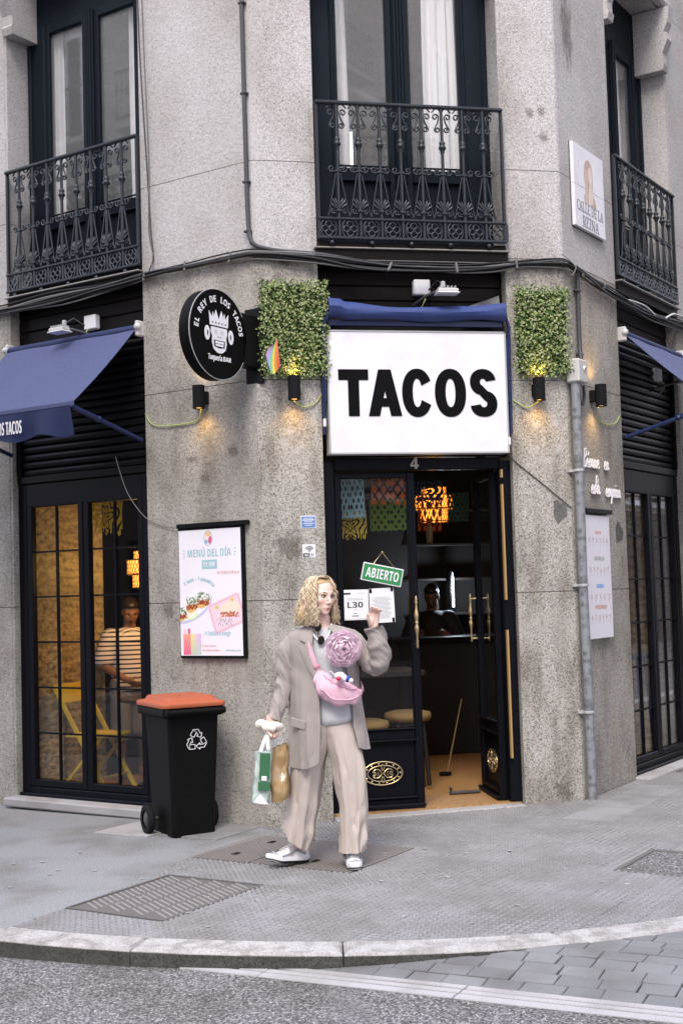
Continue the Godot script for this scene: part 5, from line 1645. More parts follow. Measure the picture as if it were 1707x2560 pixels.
func menu_board(x: Transform3D) -> void:
	var b := thing("menu_board", "framed white lunch menu poster with pictures of tacos and drinks, above the bin", "menu board", x)
	var mb := MB.new(); mb.bev(Vector3(0.005, 1.62, 0.018), Vector3(0.60, 0.95, 0.036), 0.005); put("frame", mb, M.black, b)
	mb = MB.new(); mb.bev(Vector3(0.03, 2.108, 0.03), Vector3(0.645, 0.032, 0.05), 0.004); put("top_rail", mb, M.black, b)
	var pm := mat("poster_print", Color.WHITE, 0.45); pm.albedo_texture = food_poster()
	mb = MB.new(); mb.quad(Vector3(-0.285, 1.165, 0.0385), Vector3(0.287, 1.165, 0.0385), Vector3(0.287, 2.075, 0.0385), Vector3(-0.285, 2.075, 0.0385)); put("poster", mb, pm, b)
	var teal := mat("print_teal", Color(0.62, 0.76, 0.80), 0.6); var rose := mat("print_rose", Color(0.88, 0.66, 0.66), 0.6)
	mb = MB.new()
	mb.sub(word("MENÚ DEL DÍA", 0.054, bold, 0.001, 0.40), at(0.0, 1.905, 0.039))
	mb.sub(word("+1 bebida a elegir", 0.032, bold, 0.001, 0.24), at(0.06, 1.325, 0.039))
	var txt := "2 tacos - 1 quesadilla"
	for k in txt.length():
		if txt[k] == " ": continue
		var a := deg_to_rad(128 - 84.0 * k / (txt.length() - 1))
		mb.sub(word(txt[k], 0.026 if txt[k] != "-" else 0.026, bold, 0.001), Transform3D(Basis(Vector3.BACK, a - PI / 2), Vector3(-0.11 + 0.2 * cos(a), 1.55 + 0.2 * sin(a) * 0.86, 0.039)))
	for s in [-1, 1]:
		for k in [-0.5, 0.0, 0.5]: mb.box(Vector3(s * (0.237 - 0.006 * absf(k)), 1.905 + k * 0.045, 0.0395), Vector3(0.022, 0.004, 0.001), Basis(Vector3.BACK, s * k * 1.6))
	put("title_print", mb, teal, b)
	mb = MB.new(); mb.bev(Vector3(0.0, 1.822, 0.039), Vector3(0.14, 0.066, 0.0012), 0.0005); put("price_tag", mb, teal, b)
	mb = MB.new(); mb.sub(word("11.90€", 0.036, bold, 0.001, 0.112), at(0.0, 1.822, 0.0398)); put("price_print", mb, M.white_print, b)
	mb = MB.new()
	mb.sub(word("De 12:00 a 5:00 p.m", 0.022, bold, 0.001, 0.2), at(0.17, 1.76, 0.039))
	mb.sub(word("De lunes a viernes", 0.013, bold, 0.001, 0.13), at(-0.02, 1.236, 0.039))
	mb.sub(word("*No válido en festivos", 0.013, bold, 0.001, 0.16), at(-0.005, 1.204, 0.039))
	put("note_print", mb, rose, b)
	mb = MB.new(); mb.sub(word("@elreydelos_tacos", 0.013, bold, 0.001, 0.14), at(0.2, 1.204, 0.039)); put("handle_print", mb, teal, b)

func price_board(x: Transform3D) -> void:
	var b := thing("price_board", "tall white menu board with small rows of dishes beside the downpipe", "menu board", x)
	var mb := MB.new(); mb.bev(Vector3(0, 1.65, 0.02), Vector3(0.47, 0.935, 0.04), 0.004); put("panel", mb, M.board_white, b)
	mb = MB.new(); mb.bev(Vector3(0.02, 2.15, 0.03), Vector3(0.52, 0.035, 0.05), 0.004); put("top_rail", mb, M.black, b)
	var im := Image.create(200, 400, false, Image.FORMAT_RGB8)
	im.fill(Color(0.93, 0.92, 0.945))
	var r := RandomNumberGenerator.new(); r.seed = 8
	for q in [[0.18, 6, 0], [0.2, 6, 1], [0.44, 6, 2], [0.66, 5, 3], [0.83, 6, 4]]:
		if q[2] == 0: continue
		for k in q[1]:
			var cx: int = 24 + k * 150 / (q[1] - 1); var cy := int(q[0] * 400)
			for n in 22:
				var c: Color = [Color(0.6, 0.45, 0.35), Color(0.5, 0.5, 0.45), Color(0.8, 0.55, 0.5), Color(0.45, 0.4, 0.4)][r.randi_range(0, 3)]
				im.fill_rect(Rect2i(cx + r.randi_range(-6, 5), cy + r.randi_range(-8, 8), 2, 2), c)
			im.fill_rect(Rect2i(cx - 6, cy + 14, 12, 1), Color(0.6, 0.6, 0.6)); im.fill_rect(Rect2i(cx - 4, cy + 20, 8, 1), Color(0.65, 0.65, 0.65))
	var t := mat("price_print", Color.WHITE, 0.45); t.albedo_texture = ImageTexture.create_from_image(im)
	mb = MB.new(); mb.quad(Vector3(-0.23, 1.185, 0.0405), Vector3(0.23, 1.185, 0.0405), Vector3(0.23, 2.115, 0.0405), Vector3(-0.23, 2.115, 0.0405)); put("poster", mb, t, b)
	for q in [["tacos", 1.99, 0.11, Color(0.85, 0.6, 0.55)], ["QUESADILLAS", 1.79, 0.2, Color(0.66, 0.68, 0.66)], ["BEBIDAS", 1.58, 0.14, Color(0.45, 0.65, 0.9)], ["POSTRES", 1.42, 0.22, Color(0.8, 0.55, 0.5)]]:
		var m := mat("heading_" + q[0], q[3], 0.6)
		mb = MB.new(); mb.sub(word(q[0], 0.028, bold, 0.001, q[2]), at(0, q[1], 0.041)); put("heading_print", mb, m, b)

func street_plaque() -> void:
	var p := thing("street_name_plaque", "white ceramic street plaque with a veiled queen and the words CALLE DE LA REINA", "street sign", XR * at(0.50, 4.672, 0.0))
	for s in [-1, 1]:
		var mb0 := MB.new(); mb0.bev(Vector3(0, s * 0.1635, 0.02), Vector3(0.6, 0.3255, 0.03), 0.002)
		put("tile", mb0, M.board_white, p)
	var mb := MB.new(); mb.bev(Vector3(0, 0, 0.004), Vector3(0.61, 0.665, 0.008), 0.002); put("mount", mb, M.cable_dark, p)
	var brown := mat("print_brown", Color(0.74, 0.63, 0.55), 0.5); var pale := mat("print_sand", Color(0.88, 0.82, 0.78), 0.5); var ink := mat("print_ink", Color(0.36, 0.35, 0.38), 0.5)
	var oval := func(cx: float, cy: float, rx: float, ry: float) -> PackedVector2Array:
		var q := PackedVector2Array()
		for k in 28: q.append(Vector2(cx + rx * cos(TAU * k / 28), cy + ry * sin(TAU * k / 28)))
		return q
	mb = MB.new()
	mb.plate(PackedVector2Array([Vector2(-0.10, 0.08), Vector2(-0.1, 0.14), Vector2(-0.085, 0.19), Vector2(-0.06, 0.225), Vector2(-0.025, 0.245), Vector2(0.01, 0.245), Vector2(0.04, 0.225), Vector2(0.062, 0.19), Vector2(0.072, 0.14), Vector2(0.07, 0.08), Vector2(0.06, 0.02), Vector2(0.065, -0.02), Vector2(0.10, -0.05), Vector2(0.12, -0.09), Vector2(0.125, -0.112), Vector2(-0.1, -0.112), Vector2(-0.115, -0.07), Vector2(-0.085, -0.02), Vector2(-0.08, 0.02)]), 0.0352, 0.0358)
	put("veil_print", mb, brown, p)
	mb = MB.new()
	mb.plate(oval.call(0.02, 0.12, 0.04, 0.075), 0.0358, 0.0364)
	mb.plate(PackedVector2Array([Vector2(0.0, 0.05), Vector2(0.04, 0.05), Vector2(0.06, -0.02), Vector2(0.07, -0.09), Vector2(-0.03, -0.12), Vector2(-0.03, -0.04)]), 0.0358, 0.0363)
	for k in 3: mb.plate(PackedVector2Array([Vector2(-0.08 + k * 0.02, 0.16), Vector2(-0.074 + k * 0.02, 0.16), Vector2(-0.09 + k * 0.018, -0.11), Vector2(-0.097 + k * 0.018, -0.11)]), 0.0358, 0.0362)
	put("face_print", mb, pale, p)
	mb = MB.new()
	mb.sub(word("CALLE DE LA", 0.082, serif, 0.001, 0.52), at(0.0, -0.155, 0.0352))
	mb.sub(word("REINA", 0.088, serif, 0.001, 0.32), at(0.0, -0.265, 0.0352))
	put("lettering", mb, ink, p)

func stickers() -> void:
	var sb := mat("sticker_blue", lin(0.1, 0.22, 0.5), 0.5)
	var s := thing("blue_notice_sticker", "small blue notice sticker with white lines of text on the pier", "sticker", at(-0.831, 2.097, 0.0))
	var mb := MB.new(); mb.box(Vector3(0, 0, 0.0015), Vector3(0.108, 0.088, 0.003)); put("border", mb, M.white_print, s)
	mb = MB.new(); mb.box(Vector3(0, 0, 0.0035), Vector3(0.098, 0.078, 0.002)); put("panel", mb, sb, s)
	mb = MB.new()
	for k in 5: mb.box(Vector3(0, 0.027 - k * 0.0125, 0.005), Vector3([0.07, 0.084, 0.06, 0.08, 0.05][k], 0.004 if k != 1 else 0.007, 0.001))
	put("text_print", mb, M.white_print, s)
	s = thing("wifi_sticker", "white square sticker with black Wi-Fi waves on the pier", "sticker", at(-0.832, 1.891, 0.0))
	mb = MB.new(); mb.box(Vector3(0, 0, 0.0015), Vector3(0.092, 0.094, 0.003)); put("panel", mb, M.white_print, s)
	mb = MB.new()
	for r in [0.012, 0.022, 0.032]:
		var pts := []
		for k in 9: pts.append(Vector3(0.003 + r * 1.1 * cos(lerpf(0.65, PI - 0.65, k / 8.0)), -0.005 + r * sin(lerpf(0.65, PI - 0.65, k / 8.0)) * 1.15, 0.003))
		mb.tube(pts, 0.0033, 4)
	mb.ball(Vector3(0.003, -0.004, 0.003), 0.0045, 6, 4)
	mb.box(Vector3(-0.019, -0.029, 0.0035), Vector3(0.046, 0.028, 0.001))
	mb.sub(word("Fi", 0.02, bold, 0.001, 0.02), at(0.023, -0.029, 0.003))
	put("emblem_print", mb, M.black, s)
	mb = MB.new(); mb.sub(word("Wi", 0.019, bold, 0.001, 0.032), at(-0.019, -0.029, 0.0045)); put("text_print", mb, M.white_print, s)

func script_lettering() -> void:
	var s := thing("script_lettering", "white handwritten metal lettering reading Bésame en esta esquina on the stone", "lettering", XR * at(0.0, 0.0, 0.0))
	# each word is one bent strip: [letters' strokes] in units of the x-height
	var glyph := {
		"B": [[[0.15, 2.0], [0.1, 1.0], [0.02, 0.0]], [[0.1, 1.95], [0.55, 2.1], [0.75, 1.7], [0.5, 1.15], [0.2, 1.05], [0.6, 0.95], [0.75, 0.5], [0.45, 0.0], [0.02, 0.02], [0.6, -0.05], [1.0, 0.3]]],
		"e": [[[0.0, 0.3], [0.45, 0.5], [0.55, 0.85], [0.3, 1.0], [0.08, 0.6], [0.15, 0.1], [0.45, 0.0], [0.8, 0.3]]], "acute": [[[0.3, 1.35], [0.55, 1.75]]],
		"s": [[[0.0, 0.25], [0.35, 1.0], [0.4, 0.55], [0.45, 0.1], [0.2, 0.0], [0.1, 0.12], [0.4, 0.05], [0.75, 0.3]]],
		"a": [[[0.55, 0.85], [0.3, 1.0], [0.05, 0.6], [0.1, 0.1], [0.35, 0.05], [0.55, 0.8], [0.5, 0.2], [0.65, 0.0], [0.9, 0.3]]],
		"m": [[[0.0, 0.3], [0.15, 1.0], [0.1, 0.0], [0.3, 0.9], [0.42, 0.9], [0.4, 0.0], [0.6, 0.9], [0.74, 0.9], [0.72, 0.1], [0.85, 0.0], [1.05, 0.3]]],
		"n": [[[0.0, 0.3], [0.15, 1.0], [0.1, 0.0], [0.35, 0.9], [0.5, 0.9], [0.48, 0.1], [0.6, 0.0], [0.85, 0.3]]],
		"t": [[[0.0, 0.3], [0.3, 2.1], [0.2, 0.2], [0.35, 0.0], [0.6, 0.3]], [[0.05, 1.35], [0.55, 1.45]]],
		"q": [[[0.55, 0.85], [0.3, 1.0], [0.05, 0.6], [0.1, 0.1], [0.35, 0.05], [0.58, 0.9], [0.5, -0.9], [0.62, -0.7], [0.9, 0.3]]],
		"u": [[[0.0, 0.3], [0.12, 1.0], [0.1, 0.15], [0.25, 0.0], [0.45, 0.3], [0.52, 1.0], [0.5, 0.15], [0.62, 0.0], [0.85, 0.3]]],
		"i": [[[0.0, 0.3], [0.15, 1.0], [0.12, 0.1], [0.25, 0.0], [0.5, 0.3]], [[0.22, 1.4], [0.24, 1.5]]]}
	var adv := {"B": 1.0, "e": 0.8, "s": 0.75, "a": 0.9, "m": 1.05, "n": 0.85, "t": 0.6, "q": 0.9, "u": 0.85, "i": 0.5}
	for q in [["Besame", 0.20, 2.485, 0.068], ["en", 0.61, 2.485, 0.068], ["esta", 0.33, 2.285, 0.068], ["esquina", 0.62, 2.275, 0.066]]:
		var mb2 := MB.new()
		var cx: float = q[1]
		for k in q[0].length():
			var ch: String = q[0][k]
			var strokes: Array = glyph[ch].duplicate()
			if k == 1 and ch == "e" and q[0] == "Besame": strokes.append_array(glyph["acute"])
			for st in strokes:
				var pts := []
				for p in st: pts.append(Vector3(cx + (p[0] + 0.22 * p[1]) * q[3] * 0.86, q[2] + p[1] * q[3], 0.014))
				mb2.tube(smooth_path(pts, 5 * pts.size()) if pts.size() > 2 else pts, 0.0058, 5)
			cx += adv[ch] * q[3] * 0.86
		put("word", mb2, M.white, s)
	var mb := MB.new()
	for q in [[0.3, 2.5], [0.45, 2.52], [0.66, 2.52], [0.4, 2.32], [0.7, 2.32], [0.9, 2.32]]: mb.tube([Vector3(q[0], q[1], 0), Vector3(q[0], q[1], 0.01)], 0.004, 5)
	put("spacer", mb, M.steel_edge, s)

func smooth_path(pts: Array, n: int, wob := 0.0, sd := 0.0) -> Array:
	var c := Curve3D.new()
	c.bake_interval = 0.02
	for p in pts: c.add_point(p)
	for k in range(1, pts.size() - 1):
		var t: Vector3 = (pts[k + 1] - pts[k - 1]).normalized() * minf(pts[k + 1].distance_to(pts[k]), pts[k].distance_to(pts[k - 1])) * 0.33
		c.set_point_in(k, -t); c.set_point_out(k, t)
	var out := []
	var ln := c.get_baked_length()
	for k in n + 1:
		var p := c.sample_baked(ln * k / n, true)
		var s := ln * k / n
		p += Vector3(0, wob * (sin(s * 3.1 + sd) + 0.6 * sin(s * 7.3 + sd * 2.1)), wob * 0.4 * sin(s * 5.0 + sd))
		out.append(p)
	return out

func cables() -> void:
	var cb := thing("cable_bundle", "sagging bundle of black and grey cables strapped round the house above the signs", "cables")
	var wl := func(u, y, o) -> Vector3: return XL * Vector3(-u, y, o)
	var wr := func(u, y, o) -> Vector3: return XR * Vector3(u, y, o)
	var k := 0
	for q in [[0.0, 0.03, 0.010, "cable_black"], [0.016, 0.03, 0.008, "cable_grey"], [-0.02, 0.032, 0.011, "cable_black"], [-0.034, 0.03, 0.007, "cable_grey"], [0.008, 0.05, 0.007, "cable_dark"], [-0.012, 0.05, 0.009, "cable_black"], [0.028, 0.034, 0.006, "cable_black"]]:
		var y: float = q[0]; var o: float = q[1]
		var sag := rng.randf_range(-0.015, 0.02) if k > 1 else 0.0
		var pts := [wl.call(3.6, 3.99 + y, o), wl.call(2.7, 3.985 + y - sag, o), wl.call(1.9, 3.985 + y * 1.6 - sag, o + 0.02), wl.call(1.35, 4.0 + y, o), wl.call(0.9, 4.03 + y * 0.7, o), wl.call(0.5, 4.028 + y * 0.7, o), wl.call(0.03, 4.025 + y, o), Vector3(-1.1, 4.02 + y, o),
			Vector3(-0.72, 3.99 + y, o + 0.03), Vector3(-0.4, 3.945 + y - sag, o + 0.05), Vector3(-0.15, 3.927 + y * 0.8 - sag, o + 0.06), Vector3(0.3, 3.922 + y * 0.8, o + 0.06), Vector3(0.6, 3.948 + y, o + 0.04), Vector3(0.85, 3.99 + y * 0.7, o), Vector3(1.13, 4.005 + y, o),
			wr.call(0.06, 4.0 + y, o), wr.call(0.4, 3.965 + y, o), wr.call(0.8, 3.94 + y - sag, o), wr.call(1.3, 3.905 + y * 1.3 - sag, o + 0.02), wr.call(1.8, 3.9 + y, o), wr.call(2.4, 3.93 + y * 1.5, o), wr.call(3.4, 3.98 + y, o)]
		var mb := MB.new()
		mb.tube(smooth_path(pts, 150, 0.006, k * 1.7), q[2], 6)
		put("cable", mb, M[q[3]], cb)
		k += 1
	var mb := MB.new()
	for p in [wl.call(0.2, 4.02, 0.035), wl.call(0.62, 4.03, 0.035), wl.call(1.02, 4.02, 0.035), Vector3(-0.2, 3.925, 0.1), Vector3(0.3, 3.925, 0.1), Vector3(0.78, 3.98, 0.04), wr.call(0.25, 3.98, 0.035), wr.call(0.7, 3.945, 0.035)]:
		mb.bev(p, Vector3(0.018, 0.075, 0.05), 0.006, Basis(Vector3.BACK, rng.randf_range(-0.5, 0.5)))
	put("strap", mb, M.cable_grey, cb)
	# loose ends
	mb = MB.new()
	mb.tube(smooth_path([wr.call(1.2, 3.93, 0.05), wr.call(1.55, 3.94, 0.06), wr.call(1.8, 3.9, 0.06)], 16), 0.009, 6)
	mb.tube(smooth_path([wr.call(2.1, 3.92, 0.05), wr.call(2.35, 4.0, 0.05), wr.call(2.8, 4.01, 0.05)], 16), 0.010, 6)
	mb.tube(smooth_path([wr.call(-0.1, 4.06, 0.04), wr.call(0.08, 3.99, 0.07), wr.call(0.1, 3.93, 0.03)], 10), 0.006, 5)
	put("cable", mb, M.pale_plastic, cb)
	# conduit running down the left face and along the bundle
	var cd := thing("dark_conduit", "dark metal conduit running down the upper stone and curving into the cable bundle", "conduit")
	var path := [wl.call(0.045, 7.9, 0.025), wl.call(0.04, 6.0, 0.025), wl.call(0.035, 4.5, 0.025), wl.call(0.028, 4.22, 0.025), wl.call(0.0, 4.1, 0.025), Vector3(-1.1, 4.06, 0.03), Vector3(-0.95, 4.04, 0.03), Vector3(-0.7, 4.025, 0.03), Vector3(-0.45, 3.975, 0.07)]
	mb = MB.new(); mb.tube(smooth_path(path, 90), 0.0165, 8); put("tube", mb, M.cable_dark, cd)
	for y in [6.55, 5.87, 5.2, 4.55, 4.19]:
		mb = MB.new(); mb.bev(Vector3(0, y, 0.022), Vector3(0.055, 0.02, 0.044), 0.006); put("clip", mb, M.cable_dark, cd, XL * at(-0.037, 0, 0))
	# two thin wires beside the left balcony
	var tw := thing("thin_wires", "pair of thin loose grey wires hanging down the stone beside the left balcony", "wires")
	for q in [[0.0, 0.0], [0.022, 1.4]]:
		mb = MB.new(); mb.tube(smooth_path([wl.call(1.05 - q[0], 7.6, 0.012), wl.call(1.045 - q[0] * 2, 6.0, 0.012), wl.call(0.99 - q[0], 4.9, 0.014), wl.call(0.955 + q[0], 4.35, 0.02), wl.call(0.935, 4.17, 0.02), wl.call(0.955, 4.08, 0.02), wl.call(1.06 - q[1] * 0.1, 4.02, 0.03)], 40, 0.004, q[1]), 0.0055, 5)
		put("wire", mb, M.cable_grey if q[0] > 0 else M.cable_dark, tw)
	var cr := thing("diagonal_wire", "thin dark wire running diagonally down the pier right of the entrance", "wire")
	mb = MB.new(); mb.tube(smooth_path([Vector3(0.66, 2.6, 0.0), Vector3(0.74, 2.5, 0.006), Vector3(0.95, 2.33, 0.008), Vector3(1.155, 2.16, 0.012)], 20, 0.003), 0.0042, 5); put("wire", mb, M.cable_dark, cr)
	cr = thing("window_wire", "thin wire hanging from the shutter to the lunch menu poster", "wire")
	mb = MB.new(); mb.tube(smooth_path([wl.call(1.38, 2.68, 0.0), wl.call(1.25, 2.4, 0.02), wl.call(1.08, 2.2, 0.015), wl.call(0.9, 2.12, 0.012), wl.call(0.74, 2.1, 0.02)], 24), 0.0036, 5); put("wire", mb, M.cable_grey, cr)

func downpipe() -> void:
	var p := thing("grey_downpipe", "weathered grey plastic pipe running down the corner of the right pier", "pipe", FR_at())
	var mb := MB.new()
	mb.tube([Vector3(0, 3.1, 0), Vector3(0.002, 2.4, 0), Vector3(-0.004, 1.6, 0), Vector3(0.002, 0.8, 0), Vector3(0.004, 0.3, 0.0), Vector3(0.0, 0.0, 0.0)], [0.034, 0.034, 0.033, 0.034, 0.033, 0.032], 16)
	put("pipe", mb, M.pvc, p)
	for y in [2.44, 1.59, 0.66]:
		mb = MB.new(); mb.lathe([Vector2(0.034, y - 0.01), Vector2(0.039, y - 0.01), Vector2(0.039, y + 0.01), Vector2(0.034, y + 0.01)], 16); mb.box(Vector3(-0.045, y, -0.03), Vector3(0.06, 0.02, 0.03))
		put("pipe_clamp", mb, M.grey_plastic, p)
	var b := thing("junction_box", "pale grey junction box at the top of the downpipe", "box", Transform3D(Basis(Vector3(H2, 0, -H2), Vector3.UP, Vector3(H2, 0, H2)), FR_at().origin + Vector3(0.0, 3.185, 0.0)))
	mb = MB.new(); mb.bev(Vector3(0.04, 0, 0.0), Vector3(0.17, 0.175, 0.105), 0.01); put("housing", mb, M.pale_plastic, b)
	mb = MB.new(); mb.lathe([Vector2(0.02, 0.0), Vector2(0.02, 0.008), Vector2(0.012, 0.01), Vector2(0.002, 0.01)], 14, Vector3(0.06, 0.02, 0.05), Basis(Vector3.RIGHT, PI / 2)); put("knockout", mb, M.white, b)
	mb = MB.new(); mb.box(Vector3(0.06, 0.015, 0.0625), Vector3(0.006, 0.018, 0.004)); put("lock_slot", mb, M.black, b)
	var c := thing("feed_cable", "thick black cable dropping from the bundle into the junction box", "cable")
	mb = MB.new(); mb.tube(smooth_path([XR * Vector3(0.17, 3.99, 0.035), XR * Vector3(0.2, 3.93, 0.03), XR * Vector3(0.2, 3.6, 0.025), XR * Vector3(0.185, 3.4, 0.03), XR * Vector3(0.16, 3.26, 0.05)], 30), 0.018, 8); put("tube", mb, M.cable_dark, c)
	for y in [3.83, 3.34]:
		mb = MB.new(); mb.bev(Vector3(0, 0, 0), Vector3(0.07, 0.02, 0.045), 0.006); put("clip", mb, M.cable_dark, c, XR * at(0.195, y, 0.024))
	mb = MB.new(); mb.tube(smooth_path([XR * Vector3(0.2, 3.1, 0.04), XR * Vector3(0.21, 3.02, 0.04), XR * Vector3(0.17, 2.955, 0.04), XR * Vector3(0.12, 2.98, 0.04), XR * Vector3(0.11, 3.1, 0.04)], 20), 0.012, 6); put("loop", mb, M.cable_dark, c)

func FR_at() -> Transform3D:
	return Transform3D(Basis(), FR + Vector3(H2, 0, H2) * 0.055 + Vector3(0.005, 0.0, 0))

func floodlights() -> void:
	var f := floodlight("white floodlight and switch box on the dark boards above the entrance")
	f.transform = at(0.075, 3.815, -0.09)
	again(f, XL * Transform3D(Basis(Vector3.UP, 0.0).scaled(Vector3(-1, 1, 1)), Vector3(-1.66, 3.77, -0.09)), "white floodlight and box on the dark boards above the big blue awning")
	again(f, XR * at(2.12, 3.43, -0.09), "floodlight and box in the shade of the cut off awning")

func floodlight(label: String) -> Node3D:
	var f := thing("floodlight", label, "floodlight", Transform3D(), "floodlights under the balconies")
	var mb := MB.new(); mb.bev(Vector3(0, 0, 0.03), Vector3(0.125, 0.115, 0.06), 0.008); put("box", mb, M.white, f)
	mb = MB.new()
	mb.tube([Vector3(-0.06, -0.13, 0.02), Vector3(0.0, -0.09, 0.16), Vector3(0.1, -0.055, 0.24)], 0.012, 6)
	mb.tube([Vector3(0.05, -0.02, 0.06), Vector3(0.09, 0.03, 0.14), Vector3(0.16, -0.03, 0.2)], 0.006, 5)
	put("arm", mb, M.cable_dark, f)
	mb = MB.new(); mb.bev(Vector3(0.13, -0.075, 0.25), Vector3(0.15, 0.03, 0.1), 0.006); put("head", mb, M.pale_plastic, f)
	mb = MB.new(); mb.bev(Vector3(0.13, -0.092, 0.25), Vector3(0.165, 0.008, 0.115), 0.003); put("glass_face", mb, M.white, f)
	mb = MB.new()
	for k in 5: mb.box(Vector3(0.075 + k * 0.027, -0.052, 0.25), Vector3(0.005, 0.02, 0.09))
	mb.bev(Vector3(0.11, -0.02, 0.22), Vector3(0.03, 0.05, 0.03), 0.006)
	put("cooling_fins", mb, M.grey_plastic, f)
	mb = MB.new(); mb.tube([Vector3(0.02, -0.05, 0.05), Vector3(0.01, -0.1, 0.1), Vector3(-0.02, -0.17, 0.06)], 0.005, 5); put("lead", mb, M.earth_wire, f)
	return f

func door_papers() -> void:
	var z := -0.06
	var s := thing("open_sign", "tilted green hanging sign reading ABIERTO on the door glass", "sign", Transform3D(Basis(Vector3.BACK, -0.215), Vector3(-0.29, 1.71, z)))
	mat("sign_green", lin(0.03, 0.24, 0.075), 0.5)
	var mb := MB.new(); mb.bev(Vector3.ZERO, Vector3(0.303, 0.131, 0.006), 0.002); put("board", mb, M.white_print, s)
	mb = MB.new(); mb.box(Vector3(0, 0, 0.0035), Vector3(0.287, 0.115, 0.002)); put("panel", mb, M.sign_green, s)
	mb = MB.new(); mb.sub(word("ABIERTO", 0.07, bold, 0.002, 0.245), at(0, 0, 0.0045)); put("lettering", mb, M.white_print, s)
	mb = MB.new()
	var b := s.transform.basis.inverse()
	var nail := b * (Vector3(-0.285, 1.872, z) - s.position)
	mb.tube([Vector3(-0.08, 0.06, 0.004), nail, Vector3(0.085, 0.06, 0.004)], 0.0022, 4); mb.ball(nail, 0.008, 6, 5)
	put("string", mb, M.brass, s)
	s = thing("capacity_notice", "white framed notice reading L30 stuck to the door glass", "notice", at(-0.492, 1.498, z - 0.02))
	mb = MB.new(); mb.box(Vector3(0, 0, 0), Vector3(0.2, 0.218, 0.003)); put("sheet", mb, M.white_print, s)
	mb = MB.new(); mb.sub(word("L30", 0.042, bold, 0.001, 0.115), at(0, 0.0, 0.002))
	mb.box(Vector3(-0.058, 0.081, 0.002), Vector3(0.052, 0.014, 0.001)); mb.box(Vector3(0.0, -0.062, 0.002), Vector3(0.03, 0.004, 0.001)); mb.box(Vector3(0.0, -0.08, 0.002), Vector3(0.05, 0.006, 0.001))
	put("lettering", mb, M.cable_dark, s)
	mb = MB.new()
	for q in [[0, 0.045, 0.11], [0, 0.036, 0.12], [0.05, 0.083, 0.06], [0, -0.035, 0.03]]: mb.box(Vector3(q[0], q[1], 0.002), Vector3(q[2], 0.003, 0.001))
	for q in [-1, 1]:
		mb.box(Vector3(q * 0.092, -0.01, 0.002), Vector3(0.0025, 0.18, 0.001))
	mb.box(Vector3(0, -0.1, 0.002), Vector3(0.184, 0.0025, 0.001))
	put("fine_print", mb, M.grey_plastic, s)
	s = thing("typed_notice", "white typed notice with black corner tapes beside the L30 notice", "notice", Transform3D(Basis(Vector3.BACK, 0.03), Vector3(-0.293, 1.488, z - 0.02)))
	mb = MB.new(); mb.box(Vector3.ZERO, Vector3(0.182, 0.25, 0.003)); put("sheet", mb, M.white_print, s)
	mb = MB.new()
	for q in [[-0.08, 0.108], [0.078, 0.112], [0.078, -0.108]]: mb.box(Vector3(q[0], q[1], 0.0025), Vector3(0.018, 0.03, 0.002))
	put("tape", mb, M.black, s)
	mb = MB.new()
	for k in 17: mb.box(Vector3(rng.randf_range(-0.008, 0.0), 0.06 - k * 0.0095, 0.0022), Vector3(rng.randf_range(0.1, 0.145), 0.0028, 0.001))
	put("fine_print", mb, M.grey_plastic, s)

func rainbow_flag() -> void:
	var f := thing("rainbow_flag", "small drooping rainbow flag stuck into the hedge beside the round sign", "flag", at(-1.055, 3.39, 0.15))
	var mb := MB.new(); mb.tube([Vector3(0.03, 0.03, -0.08), Vector3(0.0, 0.0, 0.06)], 0.003, 5); put("stick", mb, M.wood_pale, f)
	var cols := [Color(0.75, 0.12, 0.08), Color(0.85, 0.3, 0.05), Color(0.85, 0.65, 0.1), Color(0.2, 0.5, 0.2), Color(0.3, 0.45, 0.75), Color(0.5, 0.3, 0.6)]
	for k in 6:
		var rows := []
		for i in 9:
			var t := i / 8.0
			var r := []
			for j in 3:
				var v := (k + j / 2.0) / 6.0
				# the cloth hangs from the tip of the stick and spreads downward
				var top := Vector3(0.0 - 0.006 * v, -0.01 - 0.03 * v, 0.06 - 0.02 * v)
				var bot := Vector3(0.015 - 0.085 * v, -0.215 - 0.05 * sin(v * 3.0) + 0.07 * maxf(v - 0.6, 0.0) * 2.0, 0.07 - 0.05 * v)
				r.append(top.lerp(bot, t) + Vector3(-0.018 * v * sin(PI * t) * 1.6, 0, 0.012 * sin(v * 7.0 + t * 2.0)))
			rows.append(r)
		mb = MB.new(); mb.grid(rows)
		var m := mat("flag_stripe%d" % k, cols[k].linear_to_srgb(), 0.8)
		m.backlight_enabled = true; m.backlight = Color(0.4, 0.4, 0.4)
		put("stripe", mb, m, f)

func rounded(w: float, d: float, r: float, y: float, oz: float, n := 4) -> Array:
	var out := []
	for q in [[1, 1, 0.0], [-1, 1, PI / 2], [-1, -1, PI], [1, -1, PI * 1.5]]:
		for k in n + 1:
			var a: float = q[2] + PI / 2 * k / n
			out.append(Vector3(q[0] * (w / 2 - r) + r * cos(a), y, -(q[1] * (d / 2 - r) + r * sin(a)) + oz))
	return out

